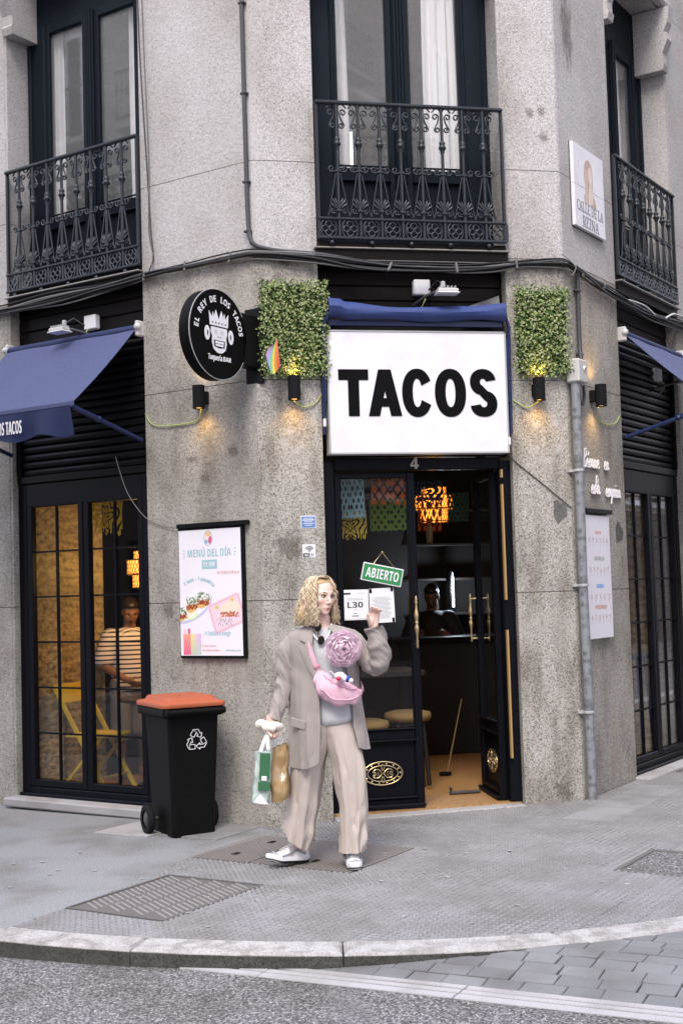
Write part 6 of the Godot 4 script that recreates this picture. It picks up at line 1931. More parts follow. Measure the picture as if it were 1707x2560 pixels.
func bin() -> void:
	var yaw := deg_to_rad(16.5)
	var o := Vector3(-1.845, -0.03, 0.16) + Basis(Vector3.UP, yaw) * Vector3(0.158, 0, 0)
	var b := thing("wheeled_bin", "black wheeled rubbish bin with an orange lid and white recycling arrows", "bin", turned(o, yaw))
	var mb := MB.new()
	var rows := []
	for q in [[0.30, 0.40, 0.0], [0.316, 0.42, 0.012], [0.322, 0.425, 0.2], [0.35, 0.455, 0.5], [0.372, 0.48, 0.8], [0.374, 0.48, 0.83]]:
		rows.append(rounded(q[0], q[1], 0.035, q[2], -0.21))
	mb.grid(rows, true)
	mb.fan(rows[0], Vector3.DOWN)
	put("body", mb, M.bin_black, b)
	mb = MB.new(); rows = []
	for q in [[0.376, 0.49, 0.80], [0.44, 0.55, 0.812], [0.452, 0.56, 0.825], [0.452, 0.56, 0.862], [0.44, 0.55, 0.87], [0.40, 0.5, 0.87]]: rows.append(rounded(q[0], q[1], 0.04, q[2], -0.225))
	mb.grid(rows, true)
	mb.tube([Vector3(-0.2, 0.845, 0.085), Vector3(0.2, 0.845, 0.085)], 0.017, 10)
	for s in [-1, 1]: mb.bev(Vector3(s * 0.2, 0.845, 0.065), Vector3(0.03, 0.045, 0.06), 0.01)
	put("rim", mb, M.bin_black, b)
	mb = MB.new(); rows = []
	for q in [[0.45, 0.555, 0.872], [0.462, 0.57, 0.874], [0.462, 0.57, 0.896], [0.45, 0.555, 0.905], [0.37, 0.46, 0.915], [0.355, 0.445, 0.935], [0.34, 0.43, 0.94], [0.25, 0.32, 0.937], [0.02, 0.03, 0.936]]: rows.append(rounded(q[0], q[1], 0.04 if q[0] > 0.1 else 0.005, q[2], -0.225))
	mb.grid(rows, true); put("lid", mb, M.bin_orange, b)
	for s in [-1, 1]:
		var x := Basis(Vector3.BACK, -PI / 2)
		mb = MB.new()
		mb.lathe([Vector2(0.06, -0.02), Vector2(0.085, -0.024), Vector2(0.098, -0.018), Vector2(0.1, -0.008), Vector2(0.1, 0.008), Vector2(0.098, 0.018), Vector2(0.085, 0.024), Vector2(0.06, 0.02)], 28, Vector3(s * 0.235, 0.1, -0.28), x)
		var w := put("wheel", mb, M.rubber, b)
		mb = MB.new()
		mb.lathe([Vector2(0.002, -0.02), Vector2(0.03, -0.02), Vector2(0.035, -0.012), Vector2(0.062, -0.01), Vector2(0.062, 0.01), Vector2(0.035, 0.012), Vector2(0.03, 0.02), Vector2(0.002, 0.02)], 20, Vector3(s * 0.235, 0.1, -0.28), x)
		put("hub", mb, M.cable_dark, w)
	mb = MB.new(); mb.tube([Vector3(-0.23, 0.1, -0.28), Vector3(0.23, 0.1, -0.28)], 0.012, 8); put("axle", mb, M.cable_dark, b)
	# recycling arrows, outlined
	mb = MB.new()
	var c := Vector3(0.015, 0.645, 0.028)
	for k in 3:
		var rot := Basis(Vector3.BACK, -TAU * k / 3.0)
		var loop := func(list: Array):
			for j in list.size():
				var p: Array = list[j]; var q: Array = list[(j + 1) % list.size()]
				mb.tube([c + rot * Vector3(p[0], p[1], 0), c + rot * Vector3(q[0], q[1], 0)], 0.0033, 4)
		loop.call([[-0.022, 0.074], [0.014, 0.074], [0.030, 0.046], [0.041, 0.052], [0.034, 0.018], [0.002, 0.030], [0.013, 0.036], [0.002, 0.054]])
		loop.call([[-0.022, 0.074], [0.002, 0.054], [-0.018, 0.022], [-0.044, 0.037]])
	put("recycling_emblem", mb, M.white_print, b, at(0, 0, -0.0))

# ---------- people ----------
class Field:   # a distance field on a grid, meshed as surface nets
	var lo: Vector3
	var st: float
	var nx: int
	var ny: int
	var nz: int
	var d := PackedFloat32Array()
	func _init(a: Vector3, b: Vector3, step: float) -> void:
		lo = a; st = step
		nx = int((b.x - a.x) / step) + 2; ny = int((b.y - a.y) / step) + 2; nz = int((b.z - a.z) / step) + 2
		d.resize(nx * ny * nz); d.fill(0.5)
	func span(a: Vector3, b: Vector3) -> PackedInt32Array:
		var p := (a - lo) / st; var q := (b - lo) / st
		return PackedInt32Array([maxi(0, int(p.x)), maxi(0, int(p.y)), maxi(0, int(p.z)), mini(nx, int(q.x) + 2), mini(ny, int(q.y) + 2), mini(nz, int(q.z) + 2)])
	func bone(a: Vector3, b: Vector3, ra: float, rb: float, k := 0.02) -> void:
		var m := Vector3.ONE * (maxf(ra, rb) + k + st * 2)
		var s := span(a.min(b) - m, a.max(b) + m)
		var ba := b - a
		var l2 := maxf(ba.length_squared(), 1e-9)
		for z in range(s[2], s[5]):
			for y in range(s[1], s[4]):
				var row := (z * ny + y) * nx
				for x in range(s[0], s[3]):
					var p := lo + Vector3(x, y, z) * st - a
					var t := clampf(p.dot(ba) / l2, 0.0, 1.0)
					var e := (p - ba * t).length() - (ra + (rb - ra) * t)
					var o := d[row + x]
					var h := maxf(k - absf(e - o), 0.0)
					d[row + x] = minf(e, o) - h * h * 0.25 / k
	func lump(c: Vector3, r: Vector3, k := 0.02, b := Basis(), cut := false) -> void:
		var m := Vector3.ONE * (maxf(r.x, maxf(r.y, r.z)) + k + st * 2)
		var s := span(c - m, c + m)
		var bi := b.inverse()
		for z in range(s[2], s[5]):
			for y in range(s[1], s[4]):
				var row := (z * ny + y) * nx
				for x in range(s[0], s[3]):
					var p := bi * (lo + Vector3(x, y, z) * st - c)
					var q := p / r
					var k0 := q.length()
					var e := k0 * (k0 - 1.0) / maxf((q / r).length(), 1e-6)
					var o := d[row + x]
					if cut:
						var h2 := maxf(k - absf(-e - o), 0.0)
						d[row + x] = maxf(-e, o) + h2 * h2 * 0.25 / k
					else:
						var h := maxf(k - absf(e - o), 0.0)
						d[row + x] = minf(e, o) - h * h * 0.25 / k
	func into(mb: MB, paint: Callable) -> void:
		var at := PackedInt32Array()
		at.resize(nx * ny * nz); at.fill(-1)
		var off := [0, 1, nx, nx + 1, nx * ny, nx * ny + 1, nx * ny + nx, nx * ny + nx + 1]
		var edges := [[0, 1], [2, 3], [4, 5], [6, 7], [0, 2], [1, 3], [4, 6], [5, 7], [0, 4], [1, 5], [2, 6], [3, 7]]
		var base := PackedInt32Array(off)
		for z in nz - 1:
			for y in ny - 1:
				for x in nx - 1:
					var i := (z * ny + y) * nx + x
					var neg := 0
					for k in 8:
						if d[i + base[k]] < 0.0: neg += 1
					if neg == 0 or neg == 8: continue
					var sum := Vector3.ZERO; var n := 0
					for e in edges:
						var a: float = d[i + off[e[0]]]; var b: float = d[i + off[e[1]]]
						if (a < 0.0) != (b < 0.0):
							var t := a / (a - b)
							var pa := Vector3(e[0] & 1, (e[0] >> 1) & 1, e[0] >> 2); var pb := Vector3(e[1] & 1, (e[1] >> 1) & 1, e[1] >> 2)
							sum += pa.lerp(pb, t); n += 1
					var g := Vector3(d[i + off[1]] + d[i + off[3]] + d[i + off[5]] + d[i + off[7]] - d[i] - d[i + off[2]] - d[i + off[4]] - d[i + off[6]],
						d[i + off[2]] + d[i + off[3]] + d[i + off[6]] + d[i + off[7]] - d[i] - d[i + off[1]] - d[i + off[4]] - d[i + off[5]],
						d[i + off[4]] + d[i + off[5]] + d[i + off[6]] + d[i + off[7]] - d[i] - d[i + off[1]] - d[i + off[2]] - d[i + off[3]])
					var p := lo + (Vector3(x, y, z) + sum / n) * st
					mb.col = paint.call(p)
					at[i] = mb.vert(p, g.normalized())
		for z in range(1, nz - 1):
			for y in range(1, ny - 1):
				for x in range(1, nx - 1):
					var i := (z * ny + y) * nx + x
					var s := d[i] < 0.0
					if s != (d[i + 1] < 0.0): four(mb, at[i], at[i - nx], at[i - nx - nx * ny], at[i - nx * ny])
					if s != (d[i + nx] < 0.0): four(mb, at[i], at[i - 1], at[i - 1 - nx * ny], at[i - nx * ny])
					if s != (d[i + nx * ny] < 0.0): four(mb, at[i], at[i - 1], at[i - 1 - nx], at[i - nx])
	func four(mb: MB, a: int, b: int, c: int, e: int) -> void:
		if a < 0 or b < 0 or c < 0 or e < 0: return
		mb.face(a, b, c); mb.face(a, c, e)

var SKIN := Color(0.77, 0.55, 0.46)

func hand_into(mb: MB, x: Transform3D, side: float, curl: Array, thumb: float, skin: Color, scale := 1.0) -> void:
	# wrist at the origin, fingers along y, palm towards z; side +1 puts the thumb on +x
	var f := Field.new(Vector3(-0.075, -0.05, -0.05), Vector3(0.075, 0.19, 0.11), 0.0042)
	f.bone(Vector3(0, -0.05, 0), Vector3(0, 0.005, 0), 0.025, 0.024, 0.01)
	for k in 4:
		var px := side * (0.026 - k * 0.0175)
		f.bone(Vector3(px * 0.6, 0.005, 0), Vector3(px, 0.078 - absf(k - 1) * 0.003, 0), 0.015, 0.012, 0.012)
	f.lump(Vector3(side * 0.022, 0.03, 0.012), Vector3(0.016, 0.026, 0.014), 0.012)
	var lens := [0.068, 0.076, 0.070, 0.055]
	for k in 4:
		var p := Vector3(side * (0.026 - k * 0.0175), 0.080 - absf(k - 1) * 0.003, 0)
		var ang := 0.0
		var spread := side * (0.10 - k * 0.07)
		var r := 0.0088 - (0.001 if k == 3 else 0.0)
		for j in 3:
			ang += curl[k] * [0.7, 1.0, 0.7][j]
			var l: float = lens[k] * [0.45, 0.31, 0.24][j]
			var dir := Vector3(sin(spread) * cos(ang), cos(ang) * cos(spread), sin(ang))
			f.bone(p, p + dir * l, r, r - 0.0008, 0.004)
			p += dir * l
			r -= 0.0007
	var t0 := Vector3(side * 0.022, 0.018, 0.008)
	var t1 := t0 + Vector3(side * (0.030 - 0.012 * thumb), 0.034, 0.014 + 0.012 * thumb)
	var t2 := t1 + Vector3(side * (0.010 - 0.026 * thumb), 0.030, 0.008 + 0.012 * thumb)
	f.bone(t0, t1, 0.014, 0.0105, 0.008); f.bone(t1, t2, 0.0102, 0.0085, 0.004)
	var keep := mb.t
	mb.t = mb.t * x * Transform3D(Basis().scaled(Vector3.ONE * scale), Vector3.ZERO)
	f.into(mb, func(p): return skin.lerp(Color(skin.r * 1.02, skin.g * 0.72, skin.b * 0.66), clampf((p.y - 0.08) * 7.0, 0, 0.75)))
	mb.t = keep

func head_into(mb: MB, x: Transform3D, skin: Color, lips: Color, woman: bool) -> void:   # eyes at y = 0, face towards z
	var f := Field.new(Vector3(-0.095, -0.17, -0.125), Vector3(0.095, 0.135, 0.125), 0.0042)
	f.lump(Vector3(0, 0.035, -0.015), Vector3(0.073, 0.083, 0.093), 0.02)
	f.lump(Vector3(0, -0.02, 0.018), Vector3(0.059, 0.086, 0.062), 0.03)
	f.lump(Vector3(0, -0.066, 0.028), Vector3(0.044 if woman else 0.05, 0.038, 0.046), 0.025)
	f.lump(Vector3(0, -0.098, 0.058), Vector3(0.017, 0.013, 0.015), 0.022)
	for s in [-1, 1]:
		f.lump(Vector3(s * 0.041, -0.026, 0.05), Vector3(0.02, 0.017, 0.02), 0.025)
		f.lump(Vector3(s * 0.075, -0.01, -0.012), Vector3(0.009, 0.03, 0.018), 0.008)
		f.bone(Vector3(s * 0.046, 0.018, 0.063), Vector3(s * 0.014, 0.016, 0.078), 0.008, 0.008, 0.014)
		f.lump(Vector3(s * 0.031, -0.002, 0.085), Vector3(0.016, 0.009, 0.013), 0.012, Basis(), true)
	f.bone(Vector3(0, 0.012, 0.076), Vector3(0, -0.036, 0.099), 0.0065, 0.0088, 0.012)
	for s in [-1, 1]: f.lump(Vector3(s * 0.0095, -0.041, 0.087), Vector3(0.007, 0.0065, 0.009), 0.006)
	f.bone(Vector3(-0.018, -0.067, 0.073), Vector3(0.018, -0.067, 0.073), 0.0048, 0.0048, 0.008)
	f.bone(Vector3(-0.006, -0.066, 0.083), Vector3(0.006, -0.066, 0.083), 0.005, 0.005, 0.008)
	f.bone(Vector3(-0.012, -0.076, 0.0745), Vector3(0.012, -0.076, 0.0745), 0.0056, 0.0056, 0.008)
	f.bone(Vector3(0, -0.06, -0.025), Vector3(0, -0.17, -0.035), 0.05 if woman else 0.056, 0.05 if woman else 0.058, 0.03)
	var keep := mb.t
	mb.t = mb.t * x
	f.into(mb, func(p):
		var c := skin
		var q := Vector2(p.x / 0.021, (p.y + 0.0715) / 0.0095)
		if p.z > 0.06 and q.length() < 1.0: c = lips
		elif p.z > 0.03: c = skin.lerp(Color(skin.r * 1.02, skin.g * 0.8, skin.b * 0.75), 0.6 * maxf(0.0, 1.0 - Vector2(absf(p.x) - 0.043, p.y + 0.035).length() / 0.03))
		return c)
	mb.t = keep

func face_bits(o: Node3D, x: Transform3D, brow: Color) -> void:
	for s in [-1, 1]:
		var mb := MB.new(); mb.colored = true; mb.t = x
		mb.col = Color(0.5, 0.48, 0.47); mb.ball(Vector3(s * 0.031, -0.002, 0.0675), Vector3(0.0135, 0.0105, 0.0112), 14, 10)
		mb.col = Color(0.05, 0.04, 0.03); mb.ball(Vector3(s * 0.031 + 0.0015, -0.0015, 0.0738), Vector3(0.0078, 0.0078, 0.0062), 10, 8)
		mb.col = Color(0.03, 0.018, 0.012)
		mb.tube([Vector3(s * 0.0155, -0.003, 0.0735), Vector3(s * 0.024, 0.0052, 0.0785), Vector3(s * 0.034, 0.0058, 0.077), Vector3(s * 0.047, -0.001, 0.0675)], 0.0026, 5)
		mb.col = Color(0.30, 0.17, 0.12)
		mb.tube([Vector3(s * 0.018, -0.007, 0.0745), Vector3(s * 0.03, -0.0105, 0.0765), Vector3(s * 0.044, -0.006, 0.069)], 0.0011, 4)
		put("eye", mb, M.tint, o)
		mb = MB.new(); mb.colored = true; mb.t = x; mb.col = brow
		mb.tube([Vector3(s * 0.014, 0.018, 0.0855), Vector3(s * 0.03, 0.0235, 0.081), Vector3(s * 0.05, 0.0175, 0.067)], [0.0036, 0.0034, 0.0014], 5)
		put("eyebrow", mb, M.tint, o)
	var mb := MB.new(); mb.colored = true; mb.t = x; mb.col = Color(0.16, 0.045, 0.035)
	mb.tube([Vector3(-0.02, -0.072, 0.074), Vector3(-0.008, -0.0712, 0.084), Vector3(0.0, -0.0718, 0.0855), Vector3(0.008, -0.0712, 0.084), Vector3(0.02, -0.072, 0.074)], 0.0013, 4)
	for s in [-1, 1]: mb.ball(Vector3(s * 0.0065, -0.0465, 0.0905), Vector3(0.0026, 0.0016, 0.002), 6, 4)
	put("mouth_line", mb, M.tint, o)

func cloth_mat(called: String, c: Color, weave: float, rough := 0.9) -> void:
	var m := mat(called, c, rough)
	local_tex(m, noise(512, 0.11, [[0.3, grey(1.0 - weave)], [0.5, grey(1.0 - weave * 0.35)], [0.68, grey(1.0)]], FastNoiseLite.TYPE_SIMPLEX, 3, 83), 0.35)
	m.rim_enabled = true; m.rim = 0.25; m.rim_tint = 0.6

func key(table: Array, y: float, col: int) -> float:   # linear look-up in rows [y, values...] with falling y
	for k in range(1, table.size()):
		if y >= table[k][0] or k == table.size() - 1:
			var t := clampf((table[k - 1][0] - y) / (table[k - 1][0] - table[k][0]), 0.0, 1.0)
			t = t * t * (3 - 2 * t) * 0.5 + t * 0.5
			return lerpf(table[k - 1][col], table[k][col], t)
	return table[0][col]

func sleeve(pts: Array, rad: Array, n: int, crease: float, sd: float) -> Array:   # rings of a wrinkled sleeve
	var c := Curve3D.new()
	for p in pts: c.add_point(p)
	for k in range(1, pts.size() - 1):
		var t: Vector3 = (pts[k + 1] - pts[k - 1]).normalized() * minf(pts[k + 1].distance_to(pts[k]), pts[k].distance_to(pts[k - 1])) * 0.38
		c.set_point_in(k, -t); c.set_point_out(k, t)
	var ln := c.get_baked_length()
	var rows := []
	var fn := FastNoiseLite.new(); fn.seed = int(sd * 10); fn.frequency = 9.0; fn.fractal_octaves = 2
	var up := Vector3(0, 0, 1)
	for i in n + 1:
		var s := ln * i / n
		var p := c.sample_baked(s, true)
		var dir := (c.sample_baked(minf(s + 0.01, ln), true) - c.sample_baked(maxf(s - 0.01, 0.0), true)).normalized()
		var sx := dir.cross(up).normalized()
		up = sx.cross(dir).normalized()
		var u := float(i) / n * (rad.size() - 1)
		var r: float = lerpf(rad[int(u)], rad[mini(int(u) + 1, rad.size() - 1)], u - int(u))
		var ring := []
		for j in 36:
			var a := TAU * j / 36
			var w := fn.get_noise_3d(s * 1.7 + 0.12 * sin(a + sd), 0.055 * cos(a), 0.055 * sin(a)) + 0.7 * (1.0 - 2.0 * absf(sin(s * 31.0 + 1.6 * sin(a + sd) + 0.7 * sin(2.0 * a) + sd))) * (0.35 + 0.65 * float(i) / n)
			ring.append(p + (sx * cos(a) + up * sin(a)) * (r + crease * w))
		rows.append(ring)
	return rows

func people() -> void:
	cloth_mat("blazer", lin(0.37, 0.325, 0.305), 0.26)
	cloth_mat("trouser_cloth", lin(0.56, 0.485, 0.43), 0.2)
	cloth_mat("sweat_grey", lin(0.52, 0.525, 0.54), 0.16)
	woman()
	man_in_window()
	barman()

func woman() -> void:
	var w := thing("person", "person with blond curls in an oversized taupe blazer, one hand raised, carrying two bags", "person", turned(Vector3(-1.05, 0.0, 1.42), deg_to_rad(-10.46)))
	var hx := Transform3D(Basis(Vector3.UP, deg_to_rad(38)) * Basis(Vector3.RIGHT, deg_to_rad(2)) * Basis(Vector3.BACK, deg_to_rad(-3)), Vector3(0.022, 1.574, 0.01))
	# body: one figure from head to feet, mostly under the clothes
	var mb := MB.new(); mb.colored = true
	var f := Field.new(Vector3(-0.34, 0.03, -0.2), Vector3(0.42, 1.5, 0.24), 0.014)
	f.bone(Vector3(0.03, 1.44, -0.02), Vector3(0.03, 1.34, -0.03), 0.05, 0.055, 0.04)
	f.bone(Vector3(-0.12, 1.31, -0.02), Vector3(0.18, 1.31, -0.02), 0.05, 0.05, 0.05)
	f.bone(Vector3(0.03, 1.25, -0.01), Vector3(0.03, 1.05, 0.0), 0.11, 0.095, 0.06)
	f.bone(Vector3(0.03, 1.02, 0.0), Vector3(0.035, 0.88, 0.0), 0.095, 0.12, 0.06)
	f.bone(Vector3(-0.04, 0.87, 0), Vector3(-0.1, 0.47, -0.02), 0.085, 0.05, 0.04); f.bone(Vector3(-0.1, 0.47, -0.02), Vector3(-0.165, 0.08, -0.08), 0.05, 0.032, 0.03)
	f.bone(Vector3(0.11, 0.87, 0), Vector3(0.165, 0.47, 0.03), 0.085, 0.05, 0.04); f.bone(Vector3(0.165, 0.47, 0.03), Vector3(0.168, 0.07, 0.03), 0.05, 0.032, 0.03)
	f.bone(Vector3(-0.14, 1.3, -0.02), Vector3(-0.21, 1.04, 0.01), 0.042, 0.034, 0.03); f.bone(Vector3(-0.21, 1.04, 0.01), Vector3(-0.285, 0.835, 0.08), 0.034, 0.024, 0.02)
	f.bone(Vector3(0.2, 1.3, -0.02), Vector3(0.335, 1.13, 0.07), 0.042, 0.034, 0.03); f.bone(Vector3(0.335, 1.13, 0.07), Vector3(0.335, 1.37, 0.14), 0.034, 0.024, 0.02)
	f.into(mb, func(_p): return SKIN)
	head_into(mb, hx, SKIN, Color(0.66, 0.34, 0.30), true)
	hand_into(mb, Transform3D(Basis(Vector3.UP, 0.35) * Basis(Vector3.BACK, -0.08) * Basis(Vector3.RIGHT, 0.1), Vector3(0.328, 1.385, 0.142)), -1.0, [0.42, 0.62, 0.66, 0.5], 0.1, SKIN, 0.92)
	hand_into(mb, Transform3D(Basis(Vector3.UP, 0.5) * Basis(Vector3.BACK, PI + 0.1), Vector3(-0.29, 0.845, 0.085)), 1.0, [1.2, 1.25, 1.25, 1.25], 0.8, SKIN, 0.92)
	put("body", mb, M.skin, w)
	face_bits(w, hx, Color(0.33, 0.2, 0.1))
	# sweatshirt
	mb = MB.new()
	var rows := []
	var top := [[1.385, 0.028, 0.066, 0.062], [1.36, 0.03, 0.105, 0.08], [1.31, 0.03, 0.15, 0.1], [1.2, 0.035, 0.16, 0.118], [1.05, 0.05, 0.155, 0.122], [0.92, 0.07, 0.155, 0.128], [0.875, 0.08, 0.15, 0.13], [0.868, 0.08, 0.15, 0.132], [0.825, 0.085, 0.148, 0.13], [0.82, 0.085, 0.136, 0.12]]
	var fn := FastNoiseLite.new(); fn.seed = 5; fn.frequency = 6.0; fn.fractal_octaves = 2
	for i in 36:
		var y := lerpf(1.385, 0.82, i / 35.0)
		var ring := []
		for j in 40:
			var a := TAU * j / 40
			var cx := key(top, y, 1); var rx := key(top, y, 2); var rz := key(top, y, 3)
			var dd := 0.010 * fn.get_noise_3d(cos(a) * 0.3, y * 1.6, sin(a) * 0.3) * smoothstep(1.38, 1.2, y)
			ring.append(Vector3(cx + (rx + dd) * cos(a), y + 0.04 * (cos(a) * 0.5) * smoothstep(1.0, 0.82, y), (rz + dd) * sin(a)))
		rows.append(ring)
	mb.grid(rows, true, false, true); put("sweatshirt", mb, M.sweat_grey, w)
	mb = MB.new()
	var ring := smooth_path([Vector3(-0.045, 1.405, 0.03), Vector3(-0.034, 1.37, 0.078), Vector3(-0.012, 1.33, 0.106), Vector3(0.022, 1.308, 0.12), Vector3(0.056, 1.33, 0.11), Vector3(0.076, 1.37, 0.085), Vector3(0.085, 1.405, 0.03)], 24)
	mb.tube(ring, 0.0055, 6, false); put("white_collar", mb, M.white, w)
	# trousers: hips and two wide legs
	var legs := [
		[[0.97, 0.035, 0.0, 0.15, 0.1], [0.86, 0.0, 0.0, 0.14, 0.108], [0.74, -0.055, -0.005, 0.116, 0.112], [0.55, -0.092, -0.015, 0.092, 0.1], [0.39, -0.108, -0.035, 0.079, 0.088], [0.25, -0.133, -0.055, 0.074, 0.085], [0.12, -0.162, -0.075, 0.074, 0.09], [0.05, -0.168, -0.08, 0.07, 0.088]],
		[[0.97, 0.035, 0.0, 0.15, 0.1], [0.86, 0.075, 0.0, 0.14, 0.108], [0.74, 0.128, 0.01, 0.106, 0.114], [0.55, 0.162, 0.025, 0.087, 0.1], [0.3, 0.176, 0.03, 0.074, 0.085], [0.12, 0.17, 0.03, 0.067, 0.082], [0.05, 0.167, 0.03, 0.065, 0.08]]]
	var names2 := ["trouser_leg", "trouser_leg"]
	for l in 2:
		mb = MB.new(); rows = []
		fn = FastNoiseLite.new(); fn.seed = 40 + l; fn.frequency = 3.2; fn.fractal_octaves = 3
		for i in 64:
			var t := i / 63.0
			var r := []
			for j in 48:
				var a := TAU * j / 48
				var hem := 0.075 if l == 1 else 0.145 - 0.06 * cos(a) - 0.035 * sin(a)
				var y := lerpf(0.96, hem, t)
				var yy := lerpf(0.96, 0.07 if l == 1 else 0.12, t)
				var cx := key(legs[l], yy, 1); var cz := key(legs[l], yy, 2); var rx := key(legs[l], yy, 3); var rz := key(legs[l], yy, 4)
				var nz: float = fn.get_noise_3d(cos(a) * 0.5 + 7.0 * l, yy * 0.3, sin(a) * 0.5)
				var fold := (0.030 * nz - 0.016 * maxf(0.0, 0.12 - absf(nz)) * 6.0 + 0.008) * smoothstep(0.84, 0.5, yy)
				var creak := 0.010 * sin((yy - 0.16 * cos(a - 0.6 + l)) * 34.0) * smoothstep(0.36, 0.1, yy) * (0.5 + 0.5 * sin(a * 2.0 + 1.0))
				fold += creak + 0.006 * maxf(0.0, cos(a - PI / 2)) * smoothstep(0.9, 0.5, yy)
				r.append(Vector3(cx + (rx + fold) * cos(a), y, cz + (rz + fold) * sin(a)))
			rows.append(r)
		mb.grid(rows, true, false, true)
		var under := []
		for p in rows[63]: under.append(p + Vector3(0, 0.004, 0))
		mb.fan(under, Vector3.DOWN)
		put("trouser_leg", mb, M.trouser_cloth, w)
	blazer(w)
	# scrunchie on the wrist
	mb = MB.new(); rows = []
	for i in 41:
		var a := TAU * i / 40
		var r := []
		var rr := 0.025 + 0.005 * sin(a * 7.0) + 0.003 * sin(a * 13.0)
		for j in 10:
			var b := TAU * j / 10
			var ra := 0.040 + rr * cos(b) + 0.004 * sin(a * 13.0)
			r.append(Transform3D(Basis(Vector3.BACK, -0.12), Vector3(-0.298, 0.822, 0.085)) * Vector3(ra * 1.15 * cos(a), rr * 1.05 * sin(b) + 0.007 * sin(a * 3.0), ra * sin(a)))
		rows.append(r)
	mb.grid(rows, true); mat("scrunchie", lin(0.78, 0.73, 0.64), 0.9); put("scrunchie", mb, M.scrunchie, w)
	shoe(w, Transform3D(Basis(Vector3.UP, deg_to_rad(6)), Vector3(0.166, -0.018, 0.035)))
	shoe(w, Transform3D(Basis(Vector3.UP, deg_to_rad(-58)) * Basis(Vector3.RIGHT, deg_to_rad(-6)) * Basis(Vector3.BACK, deg_to_rad(4)), Vector3(-0.195, 0.0, -0.06)))
	hair(w)
	flower(w)
	# sunglasses hooked into the neckline
	var g := thing("sunglasses", "folded dark tortoiseshell sunglasses hooked in the neckline of the sweatshirt", "sunglasses", w.transform)
	mat("lens", lin(0.012, 0.008, 0.006), 0.08); mat("tortoise", lin(0.09, 0.035, 0.012), 0.2)
	for q in [[Vector3(0.004, 1.392, 0.095), -0.25], [Vector3(0.02, 1.315, 0.125), -0.15]]:
		mb = MB.new(); mb.ball(q[0], Vector3(0.017, 0.026, 0.005), 14, 8, Basis(Vector3.BACK, q[1]) * Basis(Vector3.RIGHT, 0.3)); put("lens", mb, M.lens, g)
		mb = MB.new(); ring = []
		for k in 17: ring.append(q[0] + Basis(Vector3.BACK, q[1]) * Basis(Vector3.RIGHT, 0.3) * Vector3(0.018 * cos(TAU * k / 16), 0.027 * sin(TAU * k / 16), 0))
		mb.tube(ring, 0.0028, 5, false); put("rim", mb, M.tortoise, g)
	mb = MB.new(); mb.tube([Vector3(0.008, 1.366, 0.108), Vector3(0.014, 1.345, 0.118)], 0.003, 5); put("bridge", mb, M.tortoise, g)
	mb = MB.new(); mb.tube([Vector3(-0.008, 1.41, 0.085), Vector3(0.0, 1.36, 0.09), Vector3(0.012, 1.29, 0.1)], 0.003, 5); put("temple", mb, M.tortoise, g)
	crossbody(w.transform)
	carried_bags(w.transform)

